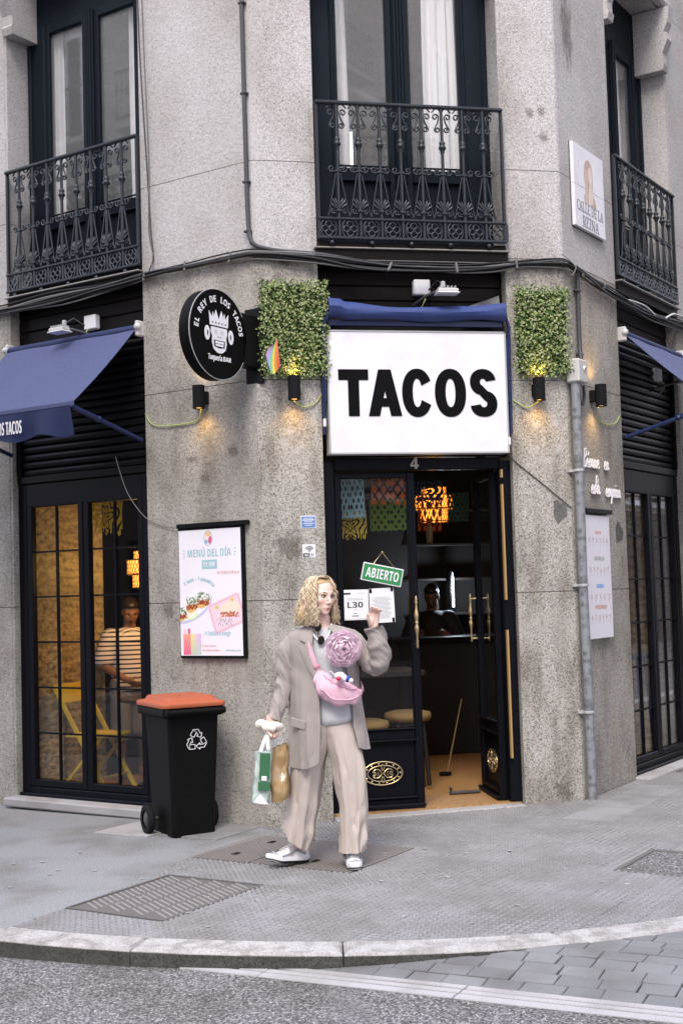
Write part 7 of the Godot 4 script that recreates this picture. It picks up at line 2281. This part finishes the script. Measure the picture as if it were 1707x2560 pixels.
func blazer(w: Node3D) -> void:
	var mb := MB.new()
	#            y     cx     a      b     left edge  right edge
	var tb := [[1.402, 0.026, 0.078, 0.062, -0.05, 0.085], [1.388, 0.026, 0.125, 0.075, -0.055, 0.10], [1.37, 0.028, 0.186, 0.09, -0.06, 0.125], [1.34, 0.03, 0.21, 0.105, -0.06, 0.15], [1.29, 0.03, 0.216, 0.12, -0.055, 0.17], [1.2, 0.03, 0.206, 0.135, -0.03, 0.185], [1.08, 0.03, 0.2, 0.142, -0.005, 0.19], [0.95, 0.032, 0.21, 0.16, 0.0, 0.192], [0.82, 0.038, 0.222, 0.172, 0.0, 0.2], [0.7, 0.046, 0.234, 0.178, -0.008, 0.222], [0.55, 0.052, 0.242, 0.18, -0.022, 0.245]]
	var fn := FastNoiseLite.new(); fn.seed = 21; fn.frequency = 2.6; fn.fractal_octaves = 3
	var outer := []
	var inner := []
	var NC := 84; var NR := 66
	for i in NR + 1:
		var t := float(i) / NR
		var r := []; var q := []
		for j in NC + 1:
			var u := float(j) / NC
			var side := smoothstep(0.1, 0.9, u)            # 0 at the screen-left front edge, 1 at the other
			var hem := lerpf(0.572, 0.665, side)
			hem += 0.035 * pow(maxf(0.0, 1.0 - u / 0.07), 2.0) + 0.02 * pow(maxf(0.0, 1.0 - (1.0 - u) / 0.07), 2.0)
			var y := lerpf(1.402, hem, t)
			var yy := y
			var cx := key(tb, yy, 1); var a := key(tb, yy, 2); var b := key(tb, yy, 3)
			var th0 := acos(clampf((key(tb, yy, 4) - cx) / a, -0.98, 0.98)); var th1 := TAU + acos(clampf((key(tb, yy, 5) - cx) / a, -0.98, 0.98))
			var th := lerpf(th0, th1, u)
			var drape := smoothstep(1.3, 0.7, y)
			var nz: float = fn.get_noise_3d(cos(th) * 0.7, y * 0.26, sin(th) * 0.7)
			var fold := (0.024 * nz - 0.012 * maxf(0.0, 0.12 - absf(nz)) * 6.0 + 0.006) * (0.3 + 0.7 * drape)
			fold += 0.007 * sin(th * 7.0 + 1.5 * sin(y * 6.0)) * drape
			fold += 0.007 * sin((y + 0.22 * cos(th)) * 30.0) * smoothstep(0.12, 0.0, absf(y - 1.12)) * smoothstep(0.0, 1.0, -cos(th))
			var p := Vector3(cx + (a + fold) * cos(th), y, (b + fold) * sin(th))
			r.append(p)
			var nn := Vector3(cos(th), 0, sin(th))
			q.append(p - nn * 0.006)
		outer.append(r); inner.append(q)
	var loops := []
	for i in NR + 1:
		var l: Array = outer[i].duplicate()
		var back: Array = inner[i].duplicate(); back.reverse()
		l.append_array(back)
		loops.append(l)
	mb.grid(loops, true, false, true)
	put("blazer", mb, M.blazer, w)
	mb = MB.new()
	mb.grid(sleeve([Vector3(-0.13, 1.335, -0.012), Vector3(-0.18, 1.25, -0.005), Vector3(-0.213, 1.04, 0.01), Vector3(-0.24, 0.93, 0.045), Vector3(-0.272, 0.852, 0.078)], [0.05, 0.058, 0.056, 0.052, 0.052, 0.048, 0.042], 56, 0.0125, 1.3), true, false, true)
	put("sleeve", mb, M.blazer, w)
	mb = MB.new()
	mb.grid(sleeve([Vector3(0.185, 1.335, -0.012), Vector3(0.25, 1.255, 0.02), Vector3(0.332, 1.155, 0.065), Vector3(0.366, 1.19, 0.115), Vector3(0.352, 1.28, 0.135), Vector3(0.333, 1.385, 0.14)], [0.05, 0.06, 0.062, 0.062, 0.064, 0.06, 0.055], 56, 0.0115, 4.1), true, false, true)
	put("sleeve", mb, M.blazer, w)
	# lapels and collar, lying on the front
	var front := func(x: float, y: float) -> float:
		var c := key(tb, y, 1); var a := key(tb, y, 2); var b := key(tb, y, 3)
		return b * sqrt(maxf(0.05, 1.0 - pow((x - c) / a, 2.0)))
	for s in [0, 1]:
		var tab := [[1.4, -0.062, -0.035], [1.365, -0.09, -0.025], [1.32, -0.105, -0.03], [1.295, -0.06, -0.034], [1.288, -0.115, -0.03], [1.24, -0.098, -0.022], [1.15, -0.06, -0.006], [1.06, -0.012, 0.006]] if s == 0 else [[1.4, 0.06, 0.095], [1.365, 0.085, 0.15], [1.32, 0.105, 0.172], [1.295, 0.125, 0.15], [1.288, 0.125, 0.185], [1.24, 0.14, 0.19], [1.15, 0.165, 0.188], [1.06, 0.184, 0.194]]
		mb = MB.new()
		for lay in 2:
			var rows := []
			for k in tab.size():
				var r := []
				for j in 6:
					var x: float = lerpf(tab[k][1], tab[k][2], j / 5.0)
					r.append(Vector3(x, tab[k][0], front.call(x, tab[k][0]) + (0.014 if lay == 0 else 0.006) + 0.006 * sin(PI * j / 5.0)))
				rows.append(r)
			mb.grid(rows, false, false, lay == 0)
		put("lapel", mb, M.blazer, w)
	# pocket flap
	mb = MB.new()
	mb.t = Transform3D(Basis(Vector3.UP, -0.55) * Basis(Vector3.BACK, -0.22), Vector3(-0.128, 0.835, 0.132))
	mb.bev(Vector3(0, 0, 0.0), Vector3(0.105, 0.052, 0.009), 0.003)
	put("pocket_flap", mb, M.blazer, w)
	mb = MB.new()
	for k in 3: mb.ball(Vector3(0.388, 1.30 + k * 0.022, 0.13), 0.007, 8, 5)
	put("cuff_buttons", mb, M.tortoise if M.has("tortoise") else M.black, w)

func shoe(w: Node3D, x: Transform3D) -> void:   # chunky runner: heel at z = -0.1, toe at z = 0.16
	var prof := [[-0.115, 0.018, 0.055], [-0.105, 0.033, 0.085], [-0.06, 0.039, 0.10], [-0.01, 0.040, 0.105], [0.03, 0.043, 0.085], [0.07, 0.047, 0.066], [0.11, 0.046, 0.054], [0.14, 0.035, 0.044], [0.156, 0.016, 0.034]]
	var mb := MB.new(); mb.t = x
	var rows := []
	for q in prof:
		var r := []
		for j in 18:
			var a := TAU * j / 18
			var s := sin(a)
			r.append(Vector3(q[1] * signf(cos(a)) * pow(absf(cos(a)), 0.75), 0.028 + (q[2] - 0.028) * maxf(s, -0.1), q[0]))
		rows.append(r)
	mb.grid(rows, true); mb.fan(rows[0], Vector3(0, 0, -1)); mb.fan(rows[-1], Vector3(0, 0, 1))
	var up := put("shoe", mb, M.white, w)
	mb = MB.new(); mb.t = x
	rows = []
	for q in [[0.006, -0.006, 0.0], [0.0, 0.0, 0.0], [0.010, 0.002, 1.0], [0.030, 0.006, 1.0], [0.041, 0.001, 1.0]]:
		var r := []
		for j in 36:
			var a := TAU * j / 36
			var z := 0.022 + 0.142 * sin(a)
			var hw := 0.043 + 0.007 * sin(a) - 0.004 * cos(2 * a)
			var toe := 0.014 * smoothstep(0.09, 0.165, z) + 0.006 * smoothstep(-0.08, -0.12, z)
			r.append(Vector3((hw + q[1]) * signf(cos(a)) * pow(absf(cos(a)), 0.7), q[0] + toe, z + q[1] * signf(sin(a))))
		rows.append(r)
	mb.grid(rows, true); mb.fan(rows[0], Vector3.DOWN); mb.fan(rows[-1], Vector3.UP)
	put("sole", mb, M.white, up)
	mb = MB.new(); mb.t = x
	rows = []
	for q in [[-0.003, -0.012], [-0.003, -0.001], [0.011, 0.004], [0.013, -0.002]]:
		var r := []
		for j in 36:
			var a := TAU * j / 36
			var z := 0.022 + 0.142 * sin(a)
			var hw := 0.043 + 0.007 * sin(a) - 0.004 * cos(2 * a)
			var toe := 0.017 * smoothstep(0.08, 0.165, z) + 0.006 * smoothstep(-0.08, -0.12, z)
			r.append(Vector3((hw + q[1]) * signf(cos(a)) * pow(absf(cos(a)), 0.7), q[0] + toe, z + q[1] * signf(sin(a))))
		rows.append(r)
	mb.grid(rows, true); mb.fan(rows[0], Vector3.DOWN); put("outsole", mb, M.rubber, up)
	mb = MB.new(); mb.t = x
	mat("shoe_silver", lin(0.42, 0.41, 0.42), 0.35, 0.4)
	for s in [-1, 1]:
		mb.tube([Vector3(s * 0.044, 0.05, -0.07), Vector3(s * 0.045, 0.075, -0.01), Vector3(s * 0.047, 0.05, 0.05), Vector3(s * 0.046, 0.04, 0.09)], 0.006, 6)
		mb.tube([Vector3(s * 0.046, 0.04, 0.02), Vector3(s * 0.035, 0.078, 0.035), Vector3(s * 0.018, 0.092, 0.025)], 0.005, 6)
	mb.tube([Vector3(-0.035, 0.05, 0.115), Vector3(0, 0.064, 0.125), Vector3(0.035, 0.05, 0.115)], 0.005, 6)
	put("overlay", mb, M.shoe_silver, up)
	mb = MB.new(); mb.t = x
	for k in 4:
		var z := 0.015 + k * 0.018; var y := 0.101 - k * 0.009
		mb.tube([Vector3(-0.022, y - 0.006, z), Vector3(0, y + 0.002, z + 0.004), Vector3(0.022, y - 0.006, z)], 0.0035, 5)
	put("laces", mb, M.pale_plastic, up)

func hair(w: Node3D) -> void:
	var hd := Vector3(0.022, 1.574, 0.01)
	var face := Vector3(sin(deg_to_rad(38)), 0, cos(deg_to_rad(38)))
	var side := Vector3(face.z, 0, -face.x)      # towards the screen right
	var r := RandomNumberGenerator.new(); r.seed = 77
	# mass under the curls
	var mb := MB.new(); mb.colored = true
	var f := Field.new(hd + Vector3(-0.2, -0.22, -0.18), hd + Vector3(0.18, 0.14, 0.16), 0.008)
	f.lump(hd + Vector3(0, 0.036, 0) - face * 0.034, Vector3(0.078, 0.084, 0.076), 0.03)
	f.lump(hd + Vector3(0, 0.073, 0) - face * 0.011, Vector3(0.072, 0.040, 0.078), 0.02, Basis(Vector3.UP, deg_to_rad(38)))
	f.bone(hd - side * 0.065 - face * 0.02 + Vector3(0, 0.0, 0), hd - side * 0.105 - face * 0.02 + Vector3(0, -0.11, 0), 0.035, 0.042, 0.04)
	f.bone(hd - face * 0.07 + Vector3(0, 0, 0), hd - face * 0.09 - side * 0.03 + Vector3(0, -0.12, 0), 0.05, 0.05, 0.04)
	f.bone(hd + side * 0.07 - face * 0.03, hd + side * 0.085 - face * 0.03 + Vector3(0, -0.11, 0), 0.022, 0.03, 0.03)
	f.into(mb, func(_p): return Color(0.46, 0.32, 0.16))
	var base := put("hair", mb, M.hair, w)
	mb = MB.new(); mb.colored = true
	for k in 960:
		# angle round the head measured from the face direction; nothing in front of the face
		var sg := -1.0 if r.randf() < 0.62 else 1.0
		var al := deg_to_rad(lerpf(50.0, 180.0, pow(r.randf(), 1.15)))
		var out := face * cos(al) + side * sin(al) * sg
		var part := hd + Vector3(0, 0.117, 0) + face * r.randf_range(-0.05, 0.062) + side * 0.004 * sg
		if k > 730 and k <= 820:
			al = deg_to_rad(r.randf_range(46.0, 80.0)); out = face * cos(al) + side * sin(al) * sg
		if al < 1.1: part = hd + Vector3(0, 0.108, 0) + face * r.randf_range(0.03, 0.07)
		var lift := r.randf_range(0.0, 0.024)
		var rt := (0.078 if sg < 0 else 0.074) + lift
		var end_r := (0.135 if sg < 0 else 0.098) * r.randf_range(0.72, 1.08) + 0.02 * smoothstep(1.6, 3.0, al)
		var end_y := r.randf_range(-0.178, -0.125) if r.randf() < 0.72 else r.randf_range(-0.12, -0.06)
		var fwd := 0.022 if al < 1.2 else 0.0
		var c := Curve3D.new()
		var p0 := part
		var p1 := hd + out * rt * 0.62 + Vector3(0, 0.098 + lift * 0.6, 0)
		var p2 := hd + out * rt + Vector3(0, 0.03, 0) - face * 0.008
		var p3 := hd + out * lerpf(rt, end_r, 0.6) + Vector3(0, -0.055, 0) - face * 0.008
		var p4 := hd + out * end_r + Vector3(0, end_y, 0) - face * (0.012 - fwd)
		var pp := [p0, p1, p2, p3, p4]
		for p in pp: c.add_point(p)
		for q in range(1, 4):
			var t: Vector3 = (pp[q + 1] - pp[q - 1]) * 0.2
			c.set_point_in(q, -t); c.set_point_out(q, t)
		var ln := c.get_baked_length()
		var ph := r.randf() * TAU; var fr := r.randf_range(75.0, 120.0); var amp := r.randf_range(0.006, 0.013)
		var pts := []; var rad := []
		var tang := out.cross(Vector3.UP)
		var thick := r.randf_range(0.0017, 0.0036)
		if k > 820:   # flyaways
			amp = r.randf_range(0.010, 0.024); thick = r.randf_range(0.0009, 0.0016); fr *= 0.7
		for i in 24:
			var s := ln * i / 23.0
			var g := smoothstep(0.02, 0.14, s)
			pts.append(c.sample_baked(s, true) + (out * sin(s * fr + ph) + tang * cos(s * fr * 0.93 + ph)) * amp * g)
			rad.append(thick * (1.0 - 0.6 * pow(i / 23.0, 3.0)))
		var tone := r.randf()
		mb.col = Color(0.24, 0.145, 0.06).lerp(Color(0.94, 0.8, 0.58), tone * 0.85 + 0.15 * r.randf())
		mb.tube(pts, rad, 4, false)
	put("curls", mb, M.hair, base).set_meta("kind", "stuff")

func flower(w: Node3D) -> void:
	var mb := MB.new(); mb.colored = true
	var r := RandomNumberGenerator.new(); r.seed = 12
	mb.t = Transform3D(Basis(Vector3.UP, 0.1), Vector3(0.145, 1.265, 0.16))
	# tulle petals: cupped shells, upright round the heart and opening outwards
	for q in [[3, 0.008, 0.040, 0.05, 1.25], [4, 0.022, 0.052, 0.056, 1.05], [5, 0.038, 0.062, 0.062, 0.85], [6, 0.052, 0.074, 0.066, 0.6], [8, 0.060, 0.082, 0.072, 0.32], [9, 0.062, 0.088, 0.078, 0.08]]:
		for k in q[0]:
			var a0: float = TAU * (k + r.randf_range(-0.2, 0.2)) / q[0] + q[1] * 60.0
			var tilt: float = q[4] + r.randf_range(-0.1, 0.1)
			var e := Vector3(cos(a0), sin(a0), 0); var sd := Vector3(-sin(a0), cos(a0), 0)
			var updir := e * cos(tilt) + Vector3(0, 0, sin(tilt))
			var nrm := e * -sin(tilt) + Vector3(0, 0, cos(tilt))
			var rows := []
			for i in 9:
				var v := i / 8.0
				var row := []
				for j in 13:
					var u := j / 6.0 - 1.0
					var wid: float = q[2] * sin(PI * (0.16 + 0.64 * v)) * 0.82
					var top: float = q[3] * v * (1.0 - 0.22 * u * u * v)
					var cup := 0.022 * u * u * (0.4 + v) + 0.012 * v * v - 0.006
					var ruf := 0.004 * v * sin(u * 8.0 + k * 2.0) + 0.002 * sin(u * 21.0 + k) * v
					row.append(e * q[1] * 0.55 + updir * top + sd * u * wid + nrm * (cup + ruf) + Vector3(0, 0, 0.018 * q[4]))
				rows.append(row)
			mb.col = Color(0.91, 0.73, 0.82).lerp(Color(0.95, 0.86, 0.91), r.randf_range(0.1, 0.9))
			mb.grid(rows)
	put("tulle_rose", mb, M.tulle, w)

func crossbody(x: Transform3D) -> void:
	var b := thing("crossbody_bag", "pink crescent crossbody bag worn over the grey sweatshirt", "bag", x)
	cloth_mat("pink_nylon", lin(0.76, 0.46, 0.56), 0.22, 0.6); mat("pink_dark", lin(0.55, 0.24, 0.3), 0.6); mat("pink_gloss", lin(0.8, 0.48, 0.56), 0.4)
	var mb := MB.new()
	var path := [Vector3(-0.005, 1.145, 0.14), Vector3(0.02, 1.085, 0.165), Vector3(0.065, 1.03, 0.185), Vector3(0.12, 1.005, 0.19), Vector3(0.18, 1.0, 0.185), Vector3(0.222, 1.005, 0.172), Vector3(0.25, 1.012, 0.15)]
	var rr := [0.014, 0.04, 0.058, 0.066, 0.062, 0.045, 0.012]
	var sp := smooth_path(path, 30)
	var rows := []
	var fn := FastNoiseLite.new(); fn.seed = 9; fn.frequency = 14.0
	for i in 31:
		var u := i / 30.0 * 6.0
		var k := mini(int(u), 5)
		var ra: float = lerpf(rr[k], rr[k + 1], smoothstep(0.0, 1.0, u - k))
		var dir: Vector3 = (sp[mini(i + 1, 30)] - sp[maxi(i - 1, 0)]).normalized()
		var sd := Vector3(0, 0, 1)
		var up := sd.cross(dir).normalized()
		var ring := []
		for j in 20:
			var a := TAU * j / 20
			var e: float = ra * (1.0 + 0.5 * fn.get_noise_3d(sp[i].x + cos(a) * 0.05, sp[i].y, sin(a) * 0.05))
			ring.append(sp[i] + up * cos(a) * e * 1.12 + sd * sin(a) * e * 0.62)
		rows.append(ring)
	mb.grid(rows, true); mb.fan(rows[0], Vector3(-0.5, 1, 0)); mb.fan(rows[30], Vector3(1, 0, 0))
	put("pouch", mb, M.pink_nylon, b)
	mb = MB.new()
	var zip := []
	for i in range(3, 28): zip.append(rows[i][7] * 0.5 + rows[i][6] * 0.5 + Vector3(0, 0, 0.002))
	mb.tube(zip, 0.004, 5); put("zipper", mb, M.pink_gloss, b)
	mb = MB.new()
	var seam := []
	for i in range(4, 28): seam.append(rows[i][3] + Vector3(0, 0, 0.002))
	mb.tube(seam, 0.0028, 5); put("seam", mb, M.pink_dark, b)
	for q in [[[Vector3(-0.004, 1.14, 0.148), Vector3(-0.018, 1.18, 0.152), Vector3(-0.042, 1.25, 0.14), Vector3(-0.066, 1.31, 0.112), Vector3(-0.078, 1.36, 0.05), Vector3(-0.07, 1.4, -0.05), Vector3(0.02, 1.3, -0.14)], 0.03], [[Vector3(0.245, 1.03, 0.155), Vector3(0.26, 1.02, 0.1), Vector3(0.25, 1.05, 0.0)], 0.025]]:
		mb = MB.new()
		var pts := smooth_path(q[0], 26)
		rows = []
		for i in 27:
			var dir: Vector3 = (pts[mini(i + 1, 26)] - pts[maxi(i - 1, 0)]).normalized()
			var out: Vector3 = Vector3(pts[i].x - 0.03, 0, pts[i].z).normalized()
			var sx: Vector3 = dir.cross(out).normalized() * q[1] / 2
			out = out * 0.002
			rows.append([pts[i] - sx + out, pts[i] + sx + out, pts[i] + sx - out, pts[i] - sx - out])
		mb.grid(rows, true); put("strap", mb, M.pink_nylon, b)
	mb = MB.new(); mb.bev(Vector3(-0.01, 1.165, 0.156), Vector3(0.038, 0.02, 0.012), 0.004, Basis(Vector3.BACK, 0.3)); put("buckle", mb, M.pink_dark, b)
	var c := thing("bag_charms", "white, blue and red pompom charms clipped to the pink bag", "charm", x)
	var blue := mat("charm_blue", lin(0.03, 0.06, 0.3), 0.7); var red := mat("charm_red", lin(0.6, 0.02, 0.06), 0.4)
	mb = MB.new(); mb.ball(Vector3(0.122, 1.112, 0.245), Vector3(0.032, 0.023, 0.022), 14, 10); mb.ball(Vector3(0.15, 1.098, 0.25), Vector3(0.02, 0.02, 0.02), 12, 8); put("puff", mb, M.white, c)
	mb = MB.new(); mb.ball(Vector3(0.166, 1.094, 0.252), Vector3(0.02, 0.02, 0.018), 12, 8); put("pompom", mb, blue, c)
	mb = MB.new(); mb.ball(Vector3(0.184, 1.084, 0.258), Vector3(0.015, 0.014, 0.014), 12, 8); put("pompom", mb, M.white, c)
	mb = MB.new(); mb.ball(Vector3(0.113, 1.098, 0.268), Vector3(0.014, 0.013, 0.012), 12, 8); put("bead", mb, red, c)
	mb = MB.new(); mb.tube([Vector3(0.06, 1.13, 0.21), Vector3(0.07, 1.14, 0.23), Vector3(0.085, 1.125, 0.24), Vector3(0.1, 1.12, 0.245)], 0.0025, 5); put("cord", mb, M.white, c)

func sack(called: String, o: Node3D, tl: Vector2, tr: Vector2, bl: Vector2, br: Vector2, z: float, depth: float, m: Material, sd: int, bulge: float) -> void:
	var fn := FastNoiseLite.new(); fn.seed = sd; fn.frequency = 7.0; fn.fractal_octaves = 3
	var rows := []
	for i in 21:
		var t := i / 20.0
		var l := tl.lerp(bl, t); var r := tr.lerp(br, t)
		var dd := depth * lerpf(0.35, 1.0, smoothstep(0.0, 0.7, t))
		var ring := []
		for j in 32:
			var a := TAU * j / 32
			var cu := signf(cos(a)) * pow(absf(cos(a)), 0.55); var su := signf(sin(a)) * pow(absf(sin(a)), 0.55)
			var u := 0.5 + 0.5 * cu
			var p := Vector3(lerpf(l.x, r.x, u), lerpf(l.y, r.y, u), z + su * dd / 2)
			var n := fn.get_noise_3d(p.x * 1.2, p.y * 0.7, p.z)
			p += Vector3(cu * (n * 0.02 + bulge * sin(PI * t)), 0, su * n * 0.035)
			ring.append(p)
		rows.append(ring)
	var mb := MB.new(); mb.grid(rows, true, false, true); mb.fan(rows[20], Vector3.DOWN)
	put(called, mb, m, o)

func carried_bags(x: Transform3D) -> void:
	var g := thing("green_carrier_bag", "shiny pale green and white carrier bag hanging from the lowered hand", "bag", x)
	mat("bag_green", lin(0.42, 0.5, 0.45), 0.2); mat("bag_dark_green", lin(0.035, 0.14, 0.06), 0.3); mat("ribbon", lin(0.75, 0.75, 0.77), 0.4)
	var paper := mat("bag_brown", lin(0.34, 0.225, 0.1), 0.25)
	paper.metallic_specular = 0.6
	sack("body", g, Vector2(-0.385, 0.675), Vector2(-0.292, 0.69), Vector2(-0.405, 0.395), Vector2(-0.308, 0.375), 0.10, 0.12, M.bag_green, 3, 0.0)
	var mb := MB.new()
	mb.t = Transform3D(Basis(Vector3.BACK, -0.06), Vector3(-0.33, 0.56, 0.166))
	mb.bev(Vector3(0, 0.04, 0), Vector3(0.06, 0.15, 0.006), 0.002); mb.bev(Vector3(0.0, -0.075, 0.0), Vector3(0.07, 0.05, 0.006), 0.002)
	put("printed_panel", mb, M.bag_dark_green, g)
	mb = MB.new(); mb.t = Transform3D(Basis(Vector3.BACK, -0.06), Vector3(-0.333, 0.53, 0.170)); mb.bev(Vector3.ZERO, Vector3(0.03, 0.026, 0.004), 0.001); put("label_print", mb, M.white_print, g)
	mb = MB.new(); mb.plate(PackedVector2Array([Vector2(-0.4, 0.395), Vector2(-0.355, 0.44), Vector2(-0.31, 0.38), Vector2(-0.355, 0.383)]), 0.163, 0.168); put("bottom_fold", mb, M.white, g)
	for q in [[Vector3(-0.352, 0.68, 0.14), Vector3(-0.33, 0.74, 0.13), Vector3(-0.312, 0.775, 0.12)], [Vector3(-0.305, 0.69, 0.14), Vector3(-0.31, 0.74, 0.135), Vector3(-0.31, 0.775, 0.12)]]:
		mb = MB.new()
		for k in 2: mb.bar(q[k], q[k + 1], 0.02, 0.004, Vector3(0, 0, 1))
		put("handle", mb, M.ribbon, g)
	var p := thing("brown_paper_bag", "crumpled glossy brown paper bag hanging beside the green bag", "bag", x)
	sack("body", p, Vector2(-0.29, 0.69), Vector2(-0.2, 0.715), Vector2(-0.292, 0.375), Vector2(-0.205, 0.39), 0.03, 0.13, M.bag_brown, 8, 0.014)
	for q in [[Vector3(-0.27, 0.695, 0.06), Vector3(-0.29, 0.76, 0.085)], [Vector3(-0.23, 0.71, 0.05), Vector3(-0.285, 0.765, 0.08)]]:
		mb = MB.new(); mb.bar(q[0], q[1], 0.014, 0.004, Vector3(0, 0, 1)); put("handle", mb, M.ribbon, p)

func simple_man(called: String, label: String, x: Transform3D, skin: Color, hair_c: Color, shirt: Callable, short_col: Color, ha: Vector3, hb: Vector3, head_yaw: float, striped := false) -> void:
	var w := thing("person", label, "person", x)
	var mb := MB.new(); mb.colored = true
	var hx := Transform3D(Basis(Vector3.UP, head_yaw) * Basis(Vector3.RIGHT, 0.42), Vector3(0, 1.52, 0.03))
	var f := Field.new(Vector3(-0.4, -0.02, -0.22), Vector3(0.4, 1.48, 0.45), 0.016)
	f.bone(Vector3(0, 1.45, 0.0), Vector3(0, 1.32, -0.02), 0.055, 0.06, 0.04)
	f.bone(Vector3(-0.17, 1.29, -0.02), Vector3(0.17, 1.29, -0.02), 0.055, 0.055, 0.05)
	f.bone(Vector3(0, 1.2, 0), Vector3(0, 0.9, 0), 0.09, 0.09, 0.06)
	for s in [-1, 1]:
		f.bone(Vector3(s * 0.09, 0.88, 0), Vector3(s * 0.1, 0.45, 0.02), 0.08, 0.055, 0.04); f.bone(Vector3(s * 0.1, 0.45, 0.02), Vector3(s * 0.1, 0.06, -0.01), 0.055, 0.036, 0.03)
		f.bone(Vector3(s * 0.1, 0.04, -0.03), Vector3(s * 0.11, 0.03, 0.12), 0.04, 0.035, 0.03)
		var el := Vector3(s * 0.27, 1.03, 0.02)
		f.bone(Vector3(s * 0.21, 1.28, -0.02), el, 0.05, 0.042, 0.03); f.bone(el, ha if s < 0 else hb, 0.042, 0.03, 0.02)
	f.into(mb, func(_p): return skin)
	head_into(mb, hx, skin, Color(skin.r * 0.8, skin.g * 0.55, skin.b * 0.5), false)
	for s in [-1, 1]:
		var h: Vector3 = ha if s < 0 else hb
		var el := Vector3(s * 0.27, 1.03, 0.02)
		var y := (h - el).normalized()
		var z := Vector3(-s, 0, 0.2) - y * Vector3(-s, 0, 0.2).dot(y)
		z = z.normalized()
		hand_into(mb, Transform3D(Basis(y.cross(z), y, z), h), 1.0 if s < 0 else -1.0, [0.6, 0.65, 0.7, 0.7], 0.3, skin)
	put("body", mb, M.skin, w)
	face_bits(w, hx, hair_c)
	mb = MB.new(); mb.colored = true; mb.t = hx
	f = Field.new(Vector3(-0.1, -0.03, -0.14), Vector3(0.1, 0.14, 0.09), 0.009)
	f.lump(Vector3(0, 0.05, -0.022), Vector3(0.079, 0.083, 0.091), 0.01)
	f.lump(Vector3(0, 0.085, 0.02), Vector3(0.066, 0.04, 0.07), 0.01)
	f.into(mb, func(_p): return hair_c)
	put("hair", mb, M.hair, w)
	mb = MB.new(); mb.colored = true
	f = Field.new(Vector3(-0.4, 0.7, -0.24), Vector3(0.4, 1.42, 0.25), 0.013)
	f.bone(Vector3(-0.15, 1.29, -0.02), Vector3(0.15, 1.29, -0.02), 0.075, 0.075, 0.06)
	f.bone(Vector3(-0.05, 1.2, 0), Vector3(-0.05, 0.86, 0), 0.13, 0.135, 0.05); f.bone(Vector3(0.05, 1.2, 0), Vector3(0.05, 0.86, 0), 0.13, 0.135, 0.05); f.bone(Vector3(0, 1.24, 0.01), Vector3(0, 0.86, 0.02), 0.135, 0.14, 0.05)
	for s in [-1, 1]: f.bone(Vector3(s * 0.19, 1.29, -0.02), Vector3(s * 0.26, 1.09, 0.01), 0.078, 0.085, 0.04)
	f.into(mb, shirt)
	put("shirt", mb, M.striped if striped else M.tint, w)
	mb = MB.new(); mb.colored = true
	f = Field.new(Vector3(-0.25, 0.2, -0.2), Vector3(0.25, 0.98, 0.2), 0.016)
	f.bone(Vector3(-0.04, 0.9, 0), Vector3(0.04, 0.9, 0), 0.13, 0.13, 0.05)
	for s in [-1, 1]: f.bone(Vector3(s * 0.09, 0.85, 0), Vector3(s * 0.105, 0.42, 0.02), 0.11, 0.1, 0.03)
	f.into(mb, func(_p): return short_col)
	put("shorts", mb, M.tint, w)

func man_in_window() -> void:
	var im := Image.create(4, 64, false, Image.FORMAT_RGB8)
	im.fill(Color(0.88, 0.88, 0.88)); im.fill_rect(Rect2i(0, 0, 4, 22), Color(0.2, 0.21, 0.27))
	local_tex(mat("striped", Color.WHITE, 0.9), ImageTexture.create_from_image(im), 0.042)
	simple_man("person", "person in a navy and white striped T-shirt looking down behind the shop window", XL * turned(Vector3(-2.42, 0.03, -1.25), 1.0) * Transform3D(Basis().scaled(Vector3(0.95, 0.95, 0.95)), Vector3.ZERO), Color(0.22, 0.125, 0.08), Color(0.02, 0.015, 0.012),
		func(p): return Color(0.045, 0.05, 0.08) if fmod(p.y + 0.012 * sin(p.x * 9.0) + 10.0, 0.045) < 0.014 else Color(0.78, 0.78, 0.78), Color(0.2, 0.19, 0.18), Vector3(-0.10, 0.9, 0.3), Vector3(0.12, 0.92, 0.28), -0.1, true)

func barman() -> void:
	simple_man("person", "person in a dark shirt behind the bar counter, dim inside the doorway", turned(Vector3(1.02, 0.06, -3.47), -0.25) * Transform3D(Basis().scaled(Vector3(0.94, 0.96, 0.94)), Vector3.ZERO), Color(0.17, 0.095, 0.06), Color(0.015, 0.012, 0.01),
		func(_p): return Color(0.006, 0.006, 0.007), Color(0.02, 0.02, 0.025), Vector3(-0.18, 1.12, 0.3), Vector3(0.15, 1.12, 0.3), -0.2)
